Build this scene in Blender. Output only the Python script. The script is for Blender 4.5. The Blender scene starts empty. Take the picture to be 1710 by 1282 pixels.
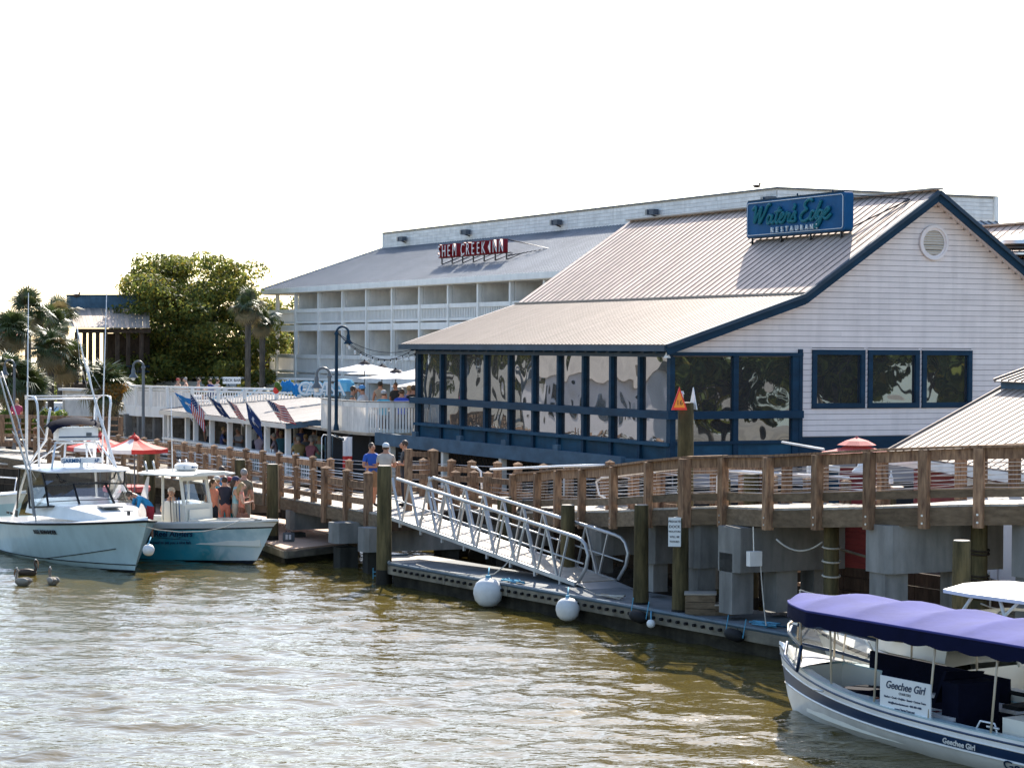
import bpy, math, random
import numpy as np
from mathutils import Vector, Matrix, noise

random.seed(7)
rng = np.random.default_rng(7)
scene = bpy.context.scene
COL = scene.collection
R = math.radians

# ------------------------------------------------------------------ camera
EYE = Vector((0, 0, 6.0))
FPX = 3700.0
pt, rl = R(.94), R(.33)
fwd = Vector((0, math.cos(pt), -math.sin(pt)))
r0 = Vector((1, 0, 0)); u0 = Vector((0, math.sin(pt), math.cos(pt)))
rgt = math.cos(rl) * r0 + math.sin(rl) * u0
upv = -math.sin(rl) * r0 + math.cos(rl) * u0
camd = bpy.data.cameras.new('camera')
cam = bpy.data.objects.new('camera', camd)
COL.objects.link(cam)
cam.matrix_world = Matrix(((rgt.x, upv.x, -fwd.x, 0), (rgt.y, upv.y, -fwd.y, 0), (rgt.z, upv.z, -fwd.z, 6.0), (0, 0, 0, 1)))
camd.sensor_width = 36
camd.lens = FPX / 1710 * 36
camd.clip_start = .5
camd.clip_end = 6000
scene.camera = cam

# ------------------------------------------------------------------ world and sun
SUN_EL, SUN_AZ = R(38.2), R(11.2)      # azimuth from +Y towards +X
w = bpy.data.worlds.new('World'); scene.world = w; w.use_nodes = True
nt = w.node_tree; nt.nodes.clear()
sky = nt.nodes.new('ShaderNodeTexSky'); sky.sky_type = 'NISHITA'; sky.sun_disc = False
sky.sun_elevation = SUN_EL; sky.sun_rotation = SUN_AZ
sky.air_density = 1.0; sky.dust_density = 1.0; sky.ozone_density = 1.8; sky.altitude = 0
bgn = nt.nodes.new('ShaderNodeBackground'); bgn.inputs['Strength'].default_value = .118
outw = nt.nodes.new('ShaderNodeOutputWorld')
nt.links.new(sky.outputs[0], bgn.inputs[0]); nt.links.new(bgn.outputs[0], outw.inputs[0])
sd = bpy.data.lights.new('sun', 'SUN'); sun = bpy.data.objects.new('sun', sd); COL.objects.link(sun)
sd.energy = 4.5; sd.angle = R(.55); sd.color = (1.0, .93, .82)
sdir = Vector((math.cos(SUN_EL) * math.sin(SUN_AZ), math.cos(SUN_EL) * math.cos(SUN_AZ), math.sin(SUN_EL)))
sun.rotation_euler = (-sdir).to_track_quat('-Z', 'Y').to_euler()
sun.location = (20, 60, 60)
vs = scene.view_settings
vs.view_transform = 'Standard'; vs.look = 'None'; vs.gamma = 1; vs.use_curve_mapping = False
vs.exposure = 1.38
scene.cycles.max_bounces = 6

# ------------------------------------------------------------------ geometry helpers
def ray(px, py):
    return rgt * ((px - 855) / FPX) + upv * ((641 - py) / FPX) + fwd
def PY(px, py, D):
    d = ray(px, py); return EYE + d * (D / d.y)
def PZ(px, py, z):
    d = ray(px, py); return EYE + d * ((z - 6.0) / d.z)
def PX(px, D, z):            # the point above a pixel column at depth D and height z
    p = PY(px, 580, D); return Vector((p.x, p.y, z))
def PL(px, py, p, n):
    d = ray(px, py); return EYE + d * ((p - EYE).dot(n) / d.dot(n))
AL = R(25.7)
aV = Vector((-math.sin(AL), math.cos(AL), 0)); bV = Vector((math.cos(AL), math.sin(AL), 0))
C0 = PY(1121, 687, 64); C0.z = 0
def UV(v, u, z=0):           # restaurant grid to world
    return C0 + bV * v + aV * u + Vector((0, 0, z))
def V(*a): return Vector(a)

def wmat(o):
    return o.matrix_basis if o.parent is None else wmat(o.parent) @ o.matrix_basis

class MB:
    def __init__(s): s.v = []; s.f = []; s.m = []; s.k = 0
    def add(s, vs, fs, k=None):
        b = len(s.v); s.v += [tuple(p) for p in vs]
        for f in fs: s.f.append(tuple(i + b for i in f)); s.m.append(s.k if k is None else k)
        return s
    def box(s, c, d, rz=0, k=None):
        c = Vector(c); hx, hy, hz = d[0] / 2, d[1] / 2, d[2] / 2
        M = Matrix.Rotation(rz, 3, 'Z')
        vs = [c + M @ Vector((x * hx, y * hy, z * hz)) for z in (-1, 1) for y in (-1, 1) for x in (-1, 1)]
        return s.add(vs, [(0, 2, 3, 1), (4, 5, 7, 6), (0, 1, 5, 4), (2, 6, 7, 3), (0, 4, 6, 2), (1, 3, 7, 5)], k)
    def beam(s, p, q, w, h, k=None, up=(0, 0, 1)):
        p = Vector(p); q = Vector(q); d = (q - p).normalized(); up = Vector(up)
        x = d.cross(up)
        if x.length < 1e-4: x = Vector((1, 0, 0))
        x.normalize(); y = x.cross(d).normalized()
        vs = [e + x * (sx * w / 2) + y * (sy * h / 2) for e in (p, q) for sy in (-1, 1) for sx in (-1, 1)]
        return s.add(vs, [(0, 2, 3, 1), (4, 5, 7, 6), (0, 1, 5, 4), (2, 6, 7, 3), (0, 4, 6, 2), (1, 3, 7, 5)], k)
    def tube(s, pts, r, n=8, k=None, cap=True):
        pts = [Vector(p) for p in pts]; rs = r if isinstance(r, (list, tuple)) else [r] * len(pts)
        rings = []
        prev = None
        for i, p in enumerate(pts):
            d = (pts[min(i + 1, len(pts) - 1)] - pts[max(i - 1, 0)])
            if d.length < 1e-9: d = Vector((0, 0, 1))
            d.normalize()
            if prev is None:
                x = d.cross(Vector((0, 0, 1)))
                if x.length < 1e-3: x = d.cross(Vector((0, 1, 0)))
            else: x = prev - d * prev.dot(d)
            x.normalize(); prev = x; y = d.cross(x)
            rings.append([p + (x * math.cos(2 * math.pi * j / n) + y * math.sin(2 * math.pi * j / n)) * rs[i] for j in range(n)])
        return s.loft(rings, True, cap, k)
    def loft(s, rings, closed=True, cap=False, k=None):
        n = len(rings[0]); vs = [p for r_ in rings for p in r_]; fs = []
        for i in range(len(rings) - 1):
            for j in range(n if closed else n - 1):
                j2 = (j + 1) % n
                fs.append((i * n + j, i * n + j2, (i + 1) * n + j2, (i + 1) * n + j))
        if cap: fs.append(tuple(range(n - 1, -1, -1))); fs.append(tuple((len(rings) - 1) * n + j for j in range(n)))
        return s.add(vs, fs, k)
    def lathe(s, prof, c, n=16, k=None, sx=1, sy=1):
        c = Vector(c)
        return s.loft([[c + Vector((r_ * sx * math.cos(2 * math.pi * j / n), r_ * sy * math.sin(2 * math.pi * j / n), z)) for j in range(n)] for r_, z in prof], True, True, k)
    def ell(s, c, r, n=12, m=8, k=None, M=None):
        c = Vector(c); rings = []
        for i in range(m + 1):
            t = math.pi * (i + .02) / (m + .04) - math.pi / 2
            rg = []
            for j in range(n):
                a = 2 * math.pi * j / n
                p = Vector((r[0] * math.cos(t) * math.cos(a), r[1] * math.cos(t) * math.sin(a), r[2] * math.sin(t)))
                if M: p = M @ p
                rg.append(c + p)
            rings.append(rg)
        return s.loft(rings, True, True, k)
    def prism(s, poly, off, k=None):
        n = len(poly); off = Vector(off); a_ = [Vector(p) for p in poly]
        vs = a_ + [p + off for p in a_]
        fs = [tuple(range(n - 1, -1, -1)), tuple(range(n, 2 * n))] + [(i, (i + 1) % n, n + (i + 1) % n, n + i) for i in range(n)]
        return s.add(vs, fs, k)
    def build(s, name, mats, parent=None, local=False, smooth=False, **props):
        me = bpy.data.meshes.new(name)
        vs = s.v
        if parent is not None and not local:
            inv = np.array(wmat(parent).inverted()); A = np.array(vs, float).reshape(-1, 3)
            vs = (A @ inv[:3, :3].T + inv[:3, 3]).tolist()
        me.from_pydata(vs, [], s.f)
        if not isinstance(mats, (list, tuple)): mats = [mats]
        for m_ in mats: me.materials.append(m_)
        if len(mats) > 1: me.polygons.foreach_set('material_index', s.m)
        if smooth is not False:
            me.polygons.foreach_set('use_smooth', [True] * len(me.polygons))
            if smooth is not True:
                try: me.set_sharp_from_angle(angle=R(smooth))
                except Exception: pass
        me.update()
        o = bpy.data.objects.new(name, me); COL.objects.link(o)
        if parent is not None: o.parent = parent
        for k_, v_ in props.items(): o[k_] = v_
        return o

def thing(name, label, cat, loc=(0, 0, 0), rz=0, group=None):
    o = bpy.data.objects.new(name, None); COL.objects.link(o)
    o.empty_display_size = .3
    o.location = loc; o.rotation_euler = (0, 0, rz); o['label'] = label; o['category'] = cat
    if group: o['group'] = group
    return o
def tag(o, label, cat, group=None):
    o['label'] = label; o['category'] = cat
    if group: o['group'] = group
    return o
CUBES = {}
def cube(mat):
    if mat.name not in CUBES:
        me = bpy.data.meshes.new('unit_piece')
        me.from_pydata([(x, y, z) for z in (-.5, .5) for y in (-.5, .5) for x in (-.5, .5)], [], [(0, 2, 3, 1), (4, 5, 7, 6), (0, 1, 5, 4), (2, 6, 7, 3), (0, 4, 6, 2), (1, 3, 7, 5)])
        me.materials.append(mat); CUBES[mat.name] = me
    return CUBES[mat.name]
def piece(name, mat, parent, c, d, rz=0, M=None):
    """one box-shaped piece, mesh data shared between alike pieces; given in world space"""
    o = bpy.data.objects.new(name, cube(mat)); COL.objects.link(o); o.parent = parent
    if M is None: M = Matrix.Translation(Vector(c)) @ Matrix.Rotation(rz, 4, 'Z')
    M = M @ Matrix.Diagonal((d[0], d[1], d[2], 1))
    if parent is not None: M = wmat(parent).inverted() @ M
    o.matrix_basis = M
    return o
def bpiece(name, mat, parent, p, q, w_, h_, up=(0, 0, 1)):
    p = Vector(p); q = Vector(q); d = q - p; L = d.length; d = d / L; up = Vector(up)
    x = d.cross(up)
    if x.length < 1e-4: x = Vector((1, 0, 0))
    x.normalize(); y = x.cross(d).normalized(); c = (p + q) / 2
    M = Matrix(((x.x, d.x, y.x, c.x), (x.y, d.y, y.y, c.y), (x.z, d.z, y.z, c.z), (0, 0, 0, 1)))
    return piece(name, mat, parent, None, (w_, L, h_), M=M)
def copy_tree(o, parent=None):
    c = o.copy(); COL.objects.link(c)
    if parent is not None: c.parent = parent
    for ch in list(o.children): copy_tree(ch, c)
    return c
def arc(c, r_, a0, a1, n, ax=(1, 0, 0), ay=(0, 0, 1)):
    c = Vector(c); ax = Vector(ax); ay = Vector(ay)
    return [c + ax * (r_ * math.cos(a0 + (a1 - a0) * i / n)) + ay * (r_ * math.sin(a0 + (a1 - a0) * i / n)) for i in range(n + 1)]
def sag(p, q, s_, n=10):
    p = Vector(p); q = Vector(q)
    return [p.lerp(q, i / n) - Vector((0, 0, s_ * 4 * (i / n) * (1 - i / n))) for i in range(n + 1)]

# ------------------------------------------------------------------ materials
def mat(name, col, rough=.6, var=.18, sc=1.5, st=(1, 1, 1), bump=0, bsc=30, metal=0, col2=None, rnd=.0, spec=.5, streak=0, trans=0, fine=.0):
    m_ = bpy.data.materials.new(name); m_.use_nodes = True
    n = m_.node_tree.nodes; l = m_.node_tree.links; b = n['Principled BSDF']
    b.inputs['Roughness'].default_value = rough; b.inputs['Metallic'].default_value = metal
    b.inputs['Specular IOR Level'].default_value = spec
    g = n.new('ShaderNodeNewGeometry'); mp = n.new('ShaderNodeVectorMath'); mp.operation = 'MULTIPLY'
    mp.inputs[1].default_value = st; l.new(g.outputs['Position'], mp.inputs[0])
    oi = n.new('ShaderNodeObjectInfo')
    ad = n.new('ShaderNodeVectorMath'); ad.operation = 'ADD'; l.new(mp.outputs[0], ad.inputs[0])
    cm = n.new('ShaderNodeMath'); cm.operation = 'MULTIPLY'; cm.inputs[1].default_value = 37; l.new(oi.outputs['Random'], cm.inputs[0])
    l.new(cm.outputs[0], ad.inputs[1])
    nz = n.new('ShaderNodeTexNoise'); nz.inputs['Scale'].default_value = sc; nz.inputs['Detail'].default_value = 6; nz.inputs['Roughness'].default_value = .62
    l.new(ad.outputs[0], nz.inputs['Vector'])
    rp = n.new('ShaderNodeValToRGB'); rp.color_ramp.elements[0].position = .32; rp.color_ramp.elements[1].position = .68
    c2 = col2 or tuple(c * (1 - var * 2) for c in col)
    rp.color_ramp.elements[0].color = (*c2, 1)
    rp.color_ramp.elements[1].color = (*(min(1, c * (1 + var * .35)) for c in col), 1)
    l.new(nz.outputs['Fac'], rp.inputs[0]); last = rp.outputs[0]
    if streak:
        mp2 = n.new('ShaderNodeVectorMath'); mp2.operation = 'MULTIPLY'; mp2.inputs[1].default_value = (4.5, 4.5, .5); l.new(g.outputs['Position'], mp2.inputs[0])
        nz2 = n.new('ShaderNodeTexNoise'); nz2.inputs['Scale'].default_value = .8; nz2.inputs['Detail'].default_value = 4; l.new(mp2.outputs[0], nz2.inputs['Vector'])
        mr = n.new('ShaderNodeMapRange'); mr.inputs[1].default_value = .42; mr.inputs[2].default_value = .7; mr.inputs[3].default_value = 1; mr.inputs[4].default_value = 1 - streak
        l.new(nz2.outputs['Fac'], mr.inputs[0])
        mx = n.new('ShaderNodeVectorMath'); mx.operation = 'SCALE'; l.new(last, mx.inputs[0]); l.new(mr.outputs[0], mx.inputs['Scale']); last = mx.outputs[0]
    if rnd:
        mr = n.new('ShaderNodeMapRange'); mr.inputs[3].default_value = 1 - rnd; mr.inputs[4].default_value = 1 + rnd; l.new(oi.outputs['Random'], mr.inputs[0])
        mx = n.new('ShaderNodeVectorMath'); mx.operation = 'SCALE'; l.new(last, mx.inputs[0]); l.new(mr.outputs[0], mx.inputs['Scale']); last = mx.outputs[0]
    l.new(last, b.inputs['Base Color'])
    if bump:
        nb = n.new('ShaderNodeTexNoise'); nb.inputs['Scale'].default_value = bsc; nb.inputs['Detail'].default_value = 3; l.new(ad.outputs[0], nb.inputs['Vector'])
        bp = n.new('ShaderNodeBump'); bp.inputs['Strength'].default_value = bump; bp.inputs['Distance'].default_value = .02
        l.new(nb.outputs['Fac'], bp.inputs['Height']); l.new(bp.outputs[0], b.inputs['Normal'])
    if trans:
        tb = n.new('ShaderNodeBsdfTranslucent'); l.new(last, tb.inputs[0]); ms = n.new('ShaderNodeMixShader'); ms.inputs[0].default_value = trans
        l.new(b.outputs[0], ms.inputs[1]); l.new(tb.outputs[0], ms.inputs[2]); l.new(ms.outputs[0], n['Material Output'].inputs[0])
    return m_

def glass_mat(name, tint=(.8, .85, .85), refl=.25, rough=.01):
    m_ = bpy.data.materials.new(name); m_.use_nodes = True; n = m_.node_tree.nodes; l = m_.node_tree.links; n.remove(n['Principled BSDF'])
    t = n.new('ShaderNodeBsdfTransparent'); t.inputs[0].default_value = (*tint, 1)
    g = n.new('ShaderNodeBsdfGlossy'); g.inputs['Roughness'].default_value = rough
    lw = n.new('ShaderNodeLayerWeight'); lw.inputs[0].default_value = .35
    mr = n.new('ShaderNodeMapRange'); mr.inputs[3].default_value = refl * .5; mr.inputs[4].default_value = 1; l.new(lw.outputs['Fresnel'], mr.inputs[0])
    ms = n.new('ShaderNodeMixShader'); l.new(mr.outputs[0], ms.inputs[0]); l.new(t.outputs[0], ms.inputs[1]); l.new(g.outputs[0], ms.inputs[2])
    l.new(ms.outputs[0], n['Material Output'].inputs[0]); return m_

def film_mat(name, amt=.024, sc=.75):
    """dark reflective film that bows and wrinkles, so that what it mirrors is bent"""
    m_ = bpy.data.materials.new(name); m_.use_nodes = True; n = m_.node_tree.nodes; l = m_.node_tree.links; b = n['Principled BSDF']
    b.inputs['Base Color'].default_value = (.012, .014, .016, 1); b.inputs['Roughness'].default_value = .5
    g = n.new('ShaderNodeNewGeometry'); oi = n.new('ShaderNodeObjectInfo')
    ad = n.new('ShaderNodeVectorMath'); ad.operation = 'ADD'; l.new(g.outputs['Position'], ad.inputs[0])
    cm = n.new('ShaderNodeMath'); cm.operation = 'MULTIPLY'; cm.inputs[1].default_value = 50; l.new(oi.outputs['Random'], cm.inputs[0]); l.new(cm.outputs[0], ad.inputs[1])
    nz = n.new('ShaderNodeTexNoise'); nz.inputs['Scale'].default_value = sc; nz.inputs['Detail'].default_value = .8; nz.inputs['Distortion'].default_value = .3; l.new(ad.outputs[0], nz.inputs['Vector'])
    bp = n.new('ShaderNodeBump'); bp.inputs['Strength'].default_value = 1; bp.inputs['Distance'].default_value = amt; l.new(nz.outputs['Fac'], bp.inputs['Height'])
    gl = n.new('ShaderNodeBsdfGlossy'); gl.inputs['Roughness'].default_value = .015; gl.inputs[0].default_value = (.50, .55, .60, 1); l.new(bp.outputs[0], gl.inputs['Normal'])
    lw = n.new('ShaderNodeLayerWeight'); lw.inputs[0].default_value = .5
    mr = n.new('ShaderNodeMapRange'); mr.inputs[3].default_value = .42; mr.inputs[4].default_value = 1; l.new(lw.outputs['Fresnel'], mr.inputs[0])
    ms = n.new('ShaderNodeMixShader'); l.new(mr.outputs[0], ms.inputs[0]); l.new(b.outputs[0], ms.inputs[1]); l.new(gl.outputs[0], ms.inputs[2])
    l.new(ms.outputs[0], n['Material Output'].inputs[0]); return m_

M = {}
M['wood'] = mat('weathered_wood', (.33, .20, .115), .85, .22, 2.2, (6, 6, 1.2), .35, 40, rnd=.28, col2=(.11, .062, .04), spec=.2)
M['wood_d'] = mat('dark_wood', (.07, .05, .036), .9, .25, 2, (4, 4, 1), .3, 30, rnd=.25, spec=.15)
M['wood_g'] = mat('grey_wood', (.19, .135, .085), .9, .22, 2, (2, 2, 6), .3, 30, rnd=.22, spec=.2)
M['plank'] = mat('deck_plank', (.46, .40, .33), .8, .15, 3, (1, 1, 1), .2, 30, rnd=.18)
M['pile'] = mat('piling_wood', (.135, .105, .05), .9, .3, 1.6, (5, 5, .8), .5, 25, rnd=.15, col2=(.05, .043, .022), streak=.35, spec=.15)
M['pile_wet'] = mat('wet_piling', (.018, .016, .012), .6, .3, 2, (3, 3, 1), .4, 25, spec=.25)
M['conc'] = mat('concrete', (.30, .29, .27), .9, .25, .9, (1, 1, .5), .25, 18, rnd=.1, streak=.3, spec=.2)
M['conc_d'] = mat('wet_concrete', (.05, .048, .04), .8, .3, 1.2, (1, 1, .5), .3, 18, streak=.4, spec=.2)
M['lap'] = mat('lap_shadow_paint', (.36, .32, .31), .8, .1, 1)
M['white'] = mat('white_paint', (.90, .87, .82), .55, .06, .8, rnd=.03, streak=.07)
M['siding'] = mat('siding_paint', (.90, .81, .775), .65, .05, .7, (1, 1, 2), .08, 30, rnd=.02, streak=.09)
M['hotelw'] = mat('hotel_wall', (.70, .65, .57), .7, .06, .6)
M['rail_w'] = mat('rail_paint', (.86, .82, .77), .6, .12, 1.2, rnd=.04, streak=.12)
M['blue'] = mat('blue_trim', (.008, .040, .078), .6, .18, 1.2, (1, 1, 3), .1, 20, rnd=.12, spec=.2)
M['blue_l'] = mat('blue_panel', (.012, .072, .13), .6, .22, .9, (1, 1, 2), .1, 20, rnd=.2, streak=.2, spec=.25)
M['blue_g'] = mat('blue_grey_trim', (.045, .075, .11), .6, .15, 1.2, rnd=.1, spec=.25)
M['gutter'] = mat('gutter_blue', (.055, .115, .175), .6, .2, 1.2, (1, 1, 2), .1, 18, rnd=.06, spec=.25)
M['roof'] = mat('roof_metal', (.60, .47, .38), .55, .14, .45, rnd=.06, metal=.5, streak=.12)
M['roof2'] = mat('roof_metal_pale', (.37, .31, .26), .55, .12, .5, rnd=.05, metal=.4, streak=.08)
M['roof3'] = mat('bar_roof_metal', (.27, .25, .235), .55, .14, .5, rnd=.06, metal=.3, streak=.1)
M['seam'] = mat('roof_seam', (.22, .17, .14), .6, .1, 1, metal=.3)
M['hroof'] = mat('hotel_roof_metal', (.50, .52, .54), .55, .16, .35, (1, 1, 1), streak=.15, metal=.3)
M['hseam'] = mat('hotel_roof_seam', (.07, .085, .11), .45, .1, 1)
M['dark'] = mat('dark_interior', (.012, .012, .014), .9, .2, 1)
M['film'] = film_mat('window_film')
M['film2'] = film_mat('gable_window_glass', .013, .9)
M['glass'] = glass_mat('clear_glass')
M['vinyl'] = glass_mat('clear_vinyl', (.86, .88, .86), .3, .05)
M['steel'] = mat('galvanised', (.62, .62, .62), .35, .1, 2, metal=.8)
M['alu'] = mat('aluminium', (.50, .50, .50), .45, .12, 2, metal=.5)
M['pipe_w'] = mat('white_pipe', (.75, .76, .78), .4, .05, 1)
M['lampg'] = mat('lamp_post_grey', (.11, .125, .14), .45, .12, 2)
M['black'] = mat('black_paint', (.012, .012, .015), .45, .2, 2)
M['navy'] = mat('navy_canvas', (.005, .006, .018), .85, .2, 2, bump=.2, bsc=60, spec=.1)
M['red'] = mat('red_canvas', (.62, .045, .035), .7, .12, 2, trans=.25)
M['red_d'] = mat('red_wall', (.20, .018, .018), .7, .15, 1, (1, 1, 5), .1, 30, rnd=.1)
M['pink'] = mat('faded_red_canvas', (.60, .14, .13), .75, .1, 2, trans=.2)
M['white_c'] = mat('white_canvas', (.80, .78, .78), .75, .05, 1.5, trans=.3)
M['gel'] = mat('white_gelcoat', (.82, .80, .77), .22, .07, 1.3, spec=.5, streak=.06)
M['gel_b'] = mat('pale_blue_gelcoat', (.50, .64, .66), .18, .07, .9, spec=.6, streak=.08)
M['gel_c'] = mat('cream_gelcoat', (.74, .71, .62), .25, .05, .8)
M['bottom'] = mat('bottom_paint', (.015, .02, .035), .5, .3, 1.2)
M['rubber'] = mat('black_rubber', (.008, .008, .009), .7, .2, 2, spec=.25)
M['rope'] = mat('rope', (.55, .50, .42), .85, .15, 8)
M['rope_b'] = mat('blue_rope', (.10, .33, .48), .8, .15, 8)
M['buoy'] = mat('weathered_buoy', (.72, .71, .69), .5, .14, 2.2, bump=.1, bsc=14)
M['skin'] = mat('skin', (.55, .30, .20), .55, .06, 4)
M['skin_d'] = mat('tanned_skin', (.42, .20, .12), .55, .06, 4)
M['hair'] = mat('brown_hair', (.06, .035, .02), .6, .2, 8)
M['hair_g'] = mat('grey_hair', (.35, .32, .29), .6, .2, 8)
M['hair_b'] = mat('blond_hair', (.45, .30, .14), .6, .2, 8)
M['ground'] = mat('sandy_ground', (.25, .21, .16), .95, .25, .25, bump=.3, bsc=4)
M['mud'] = mat('dark_mud', (.025, .02, .014), .9, .3, .6, bump=.5, bsc=4)
M['bark'] = mat('bark', (.10, .085, .065), .9, .3, 2, (3, 3, .6), .6, 12)
M['leaf1'] = mat('oak_leaf_dark', (.11, .145, .035), .6, .3, .6, trans=.5, spec=.25)
M['leaf2'] = mat('oak_leaf_light', (.23, .245, .05), .6, .25, .6, trans=.55, spec=.25)
M['leaf3'] = mat('oak_leaf_yellow', (.33, .26, .045), .6, .25, .6, trans=.55, spec=.25)
M['palm1'] = mat('palm_frond', (.085, .115, .035), .42, .25, 1, trans=.22)
M['palm2'] = mat('palm_frond_dry', (.26, .20, .09), .6, .25, 1, trans=.2)
M['shrub'] = mat('bright_shrub_leaf', (.17, .26, .03), .5, .25, 1.5, trans=.45)
M['orange_l'] = mat('orange_leaf', (.40, .20, .03), .5, .25, 1.5, trans=.4)
M['brick'] = mat('grey_block', (.20, .185, .17), .9, .2, 3, rnd=.18, bump=.2)
M['mortar'] = mat('mortar', (.10, .095, .09), .95, .15, 3)
M['stone'] = mat('stone_rubble', (.22, .19, .165), .9, .25, 4, rnd=.4, bump=.4)
M['tan'] = mat('tan_deck', (.52, .34, .235), .75, .1, 1.2, rnd=.05)
M['dockg'] = mat('grey_dock_top', (.16, .17, .175), .85, .16, 1.3, bump=.15, bsc=20, rnd=.05)
M['waler'] = mat('dock_waler', (.22, .19, .14), .85, .25, 1.4, (1, 1, 3), .3, 20, rnd=.12, streak=.3)
M['float'] = mat('dock_float', (.05, .043, .03), .85, .4, 1.4, (1, 1, 2), .5, 10, streak=.5, spec=.2)
M['dock_edge'] = mat('blue_dock_rubber', (.06, .10, .13), .5, .2, 2)
M['sign_w'] = mat('sign_white', (.76, .77, .76), .5, .05, 2)
M['ink'] = mat('black_ink', (.015, .015, .02), .6, .1, 2)
M['ink_r'] = mat('red_ink', (.35, .02, .03), .6, .1, 2)
M['orange'] = mat('orange_sign', (.95, .30, .02), .5, .05, 2)
M['redband'] = mat('red_sign_edge', (.75, .035, .02), .5, .05, 2)
M['sblue'] = mat('sign_blue', (.004, .085, .22), .6, .12, 1.5, spec=.2)
M['steal'] = mat('sign_teal', (.006, .15, .20), .5, .1, 3, spec=.3)
M['neon'] = mat('unlit_neon_tube', (.60, .66, .70), .25, .05, 3)
M['sred'] = mat('sign_red', (.20, .008, .014), .6, .12, 3, spec=.2)
M['water_j'] = mat('blue_jug', (.20, .50, .68), .2, .05, 3, trans=.4)
M['canopy'] = mat('blue_violet_canopy', (.050, .056, .225), .85, .12, 1.5, bump=.3, bsc=5, spec=.15)
M['canopy_d'] = mat('navy_valance', (.004, .006, .03), .85, .15, 3, spec=.1)
M['stripe'] = mat('navy_stripe', (.006, .03, .085), .35, .1, 1)
M['wood_v'] = mat('varnished_wood', (.30, .10, .045), .35, .2, 3)
M['beige'] = mat('beige_pipe', (.52, .43, .31), .4, .1, 3)

def text(name, s_, size, parent, m_, Mx, ex=.01, shear=0, al='CENTER', bold=0, space=1):
    cu = bpy.data.curves.new(name, 'FONT'); cu.body = s_; cu.size = size; cu.extrude = ex; cu.shear = shear
    cu.align_x = al; cu.align_y = 'CENTER'; cu.offset = bold; cu.space_character = space; cu.resolution_u = 3
    t = bpy.data.objects.new(name, cu); me = bpy.data.meshes.new_from_object(t); bpy.data.objects.remove(t)
    me.materials.clear(); me.materials.append(m_)
    o = bpy.data.objects.new(name, me); COL.objects.link(o); o.parent = parent
    o.matrix_basis = (wmat(parent).inverted() if parent is not None else Matrix.Identity(4)) @ Mx
    return o
def frame(o, x, y):
    """matrix whose X runs along x, Y along y, at origin o"""
    x = Vector(x).normalized(); y = Vector(y); y = (y - x * x.dot(y)).normalized(); z = x.cross(y)
    return Matrix(((x.x, y.x, z.x, o[0]), (x.y, y.y, z.y, o[1]), (x.z, y.z, z.z, o[2]), (0, 0, 0, 1)))
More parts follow.
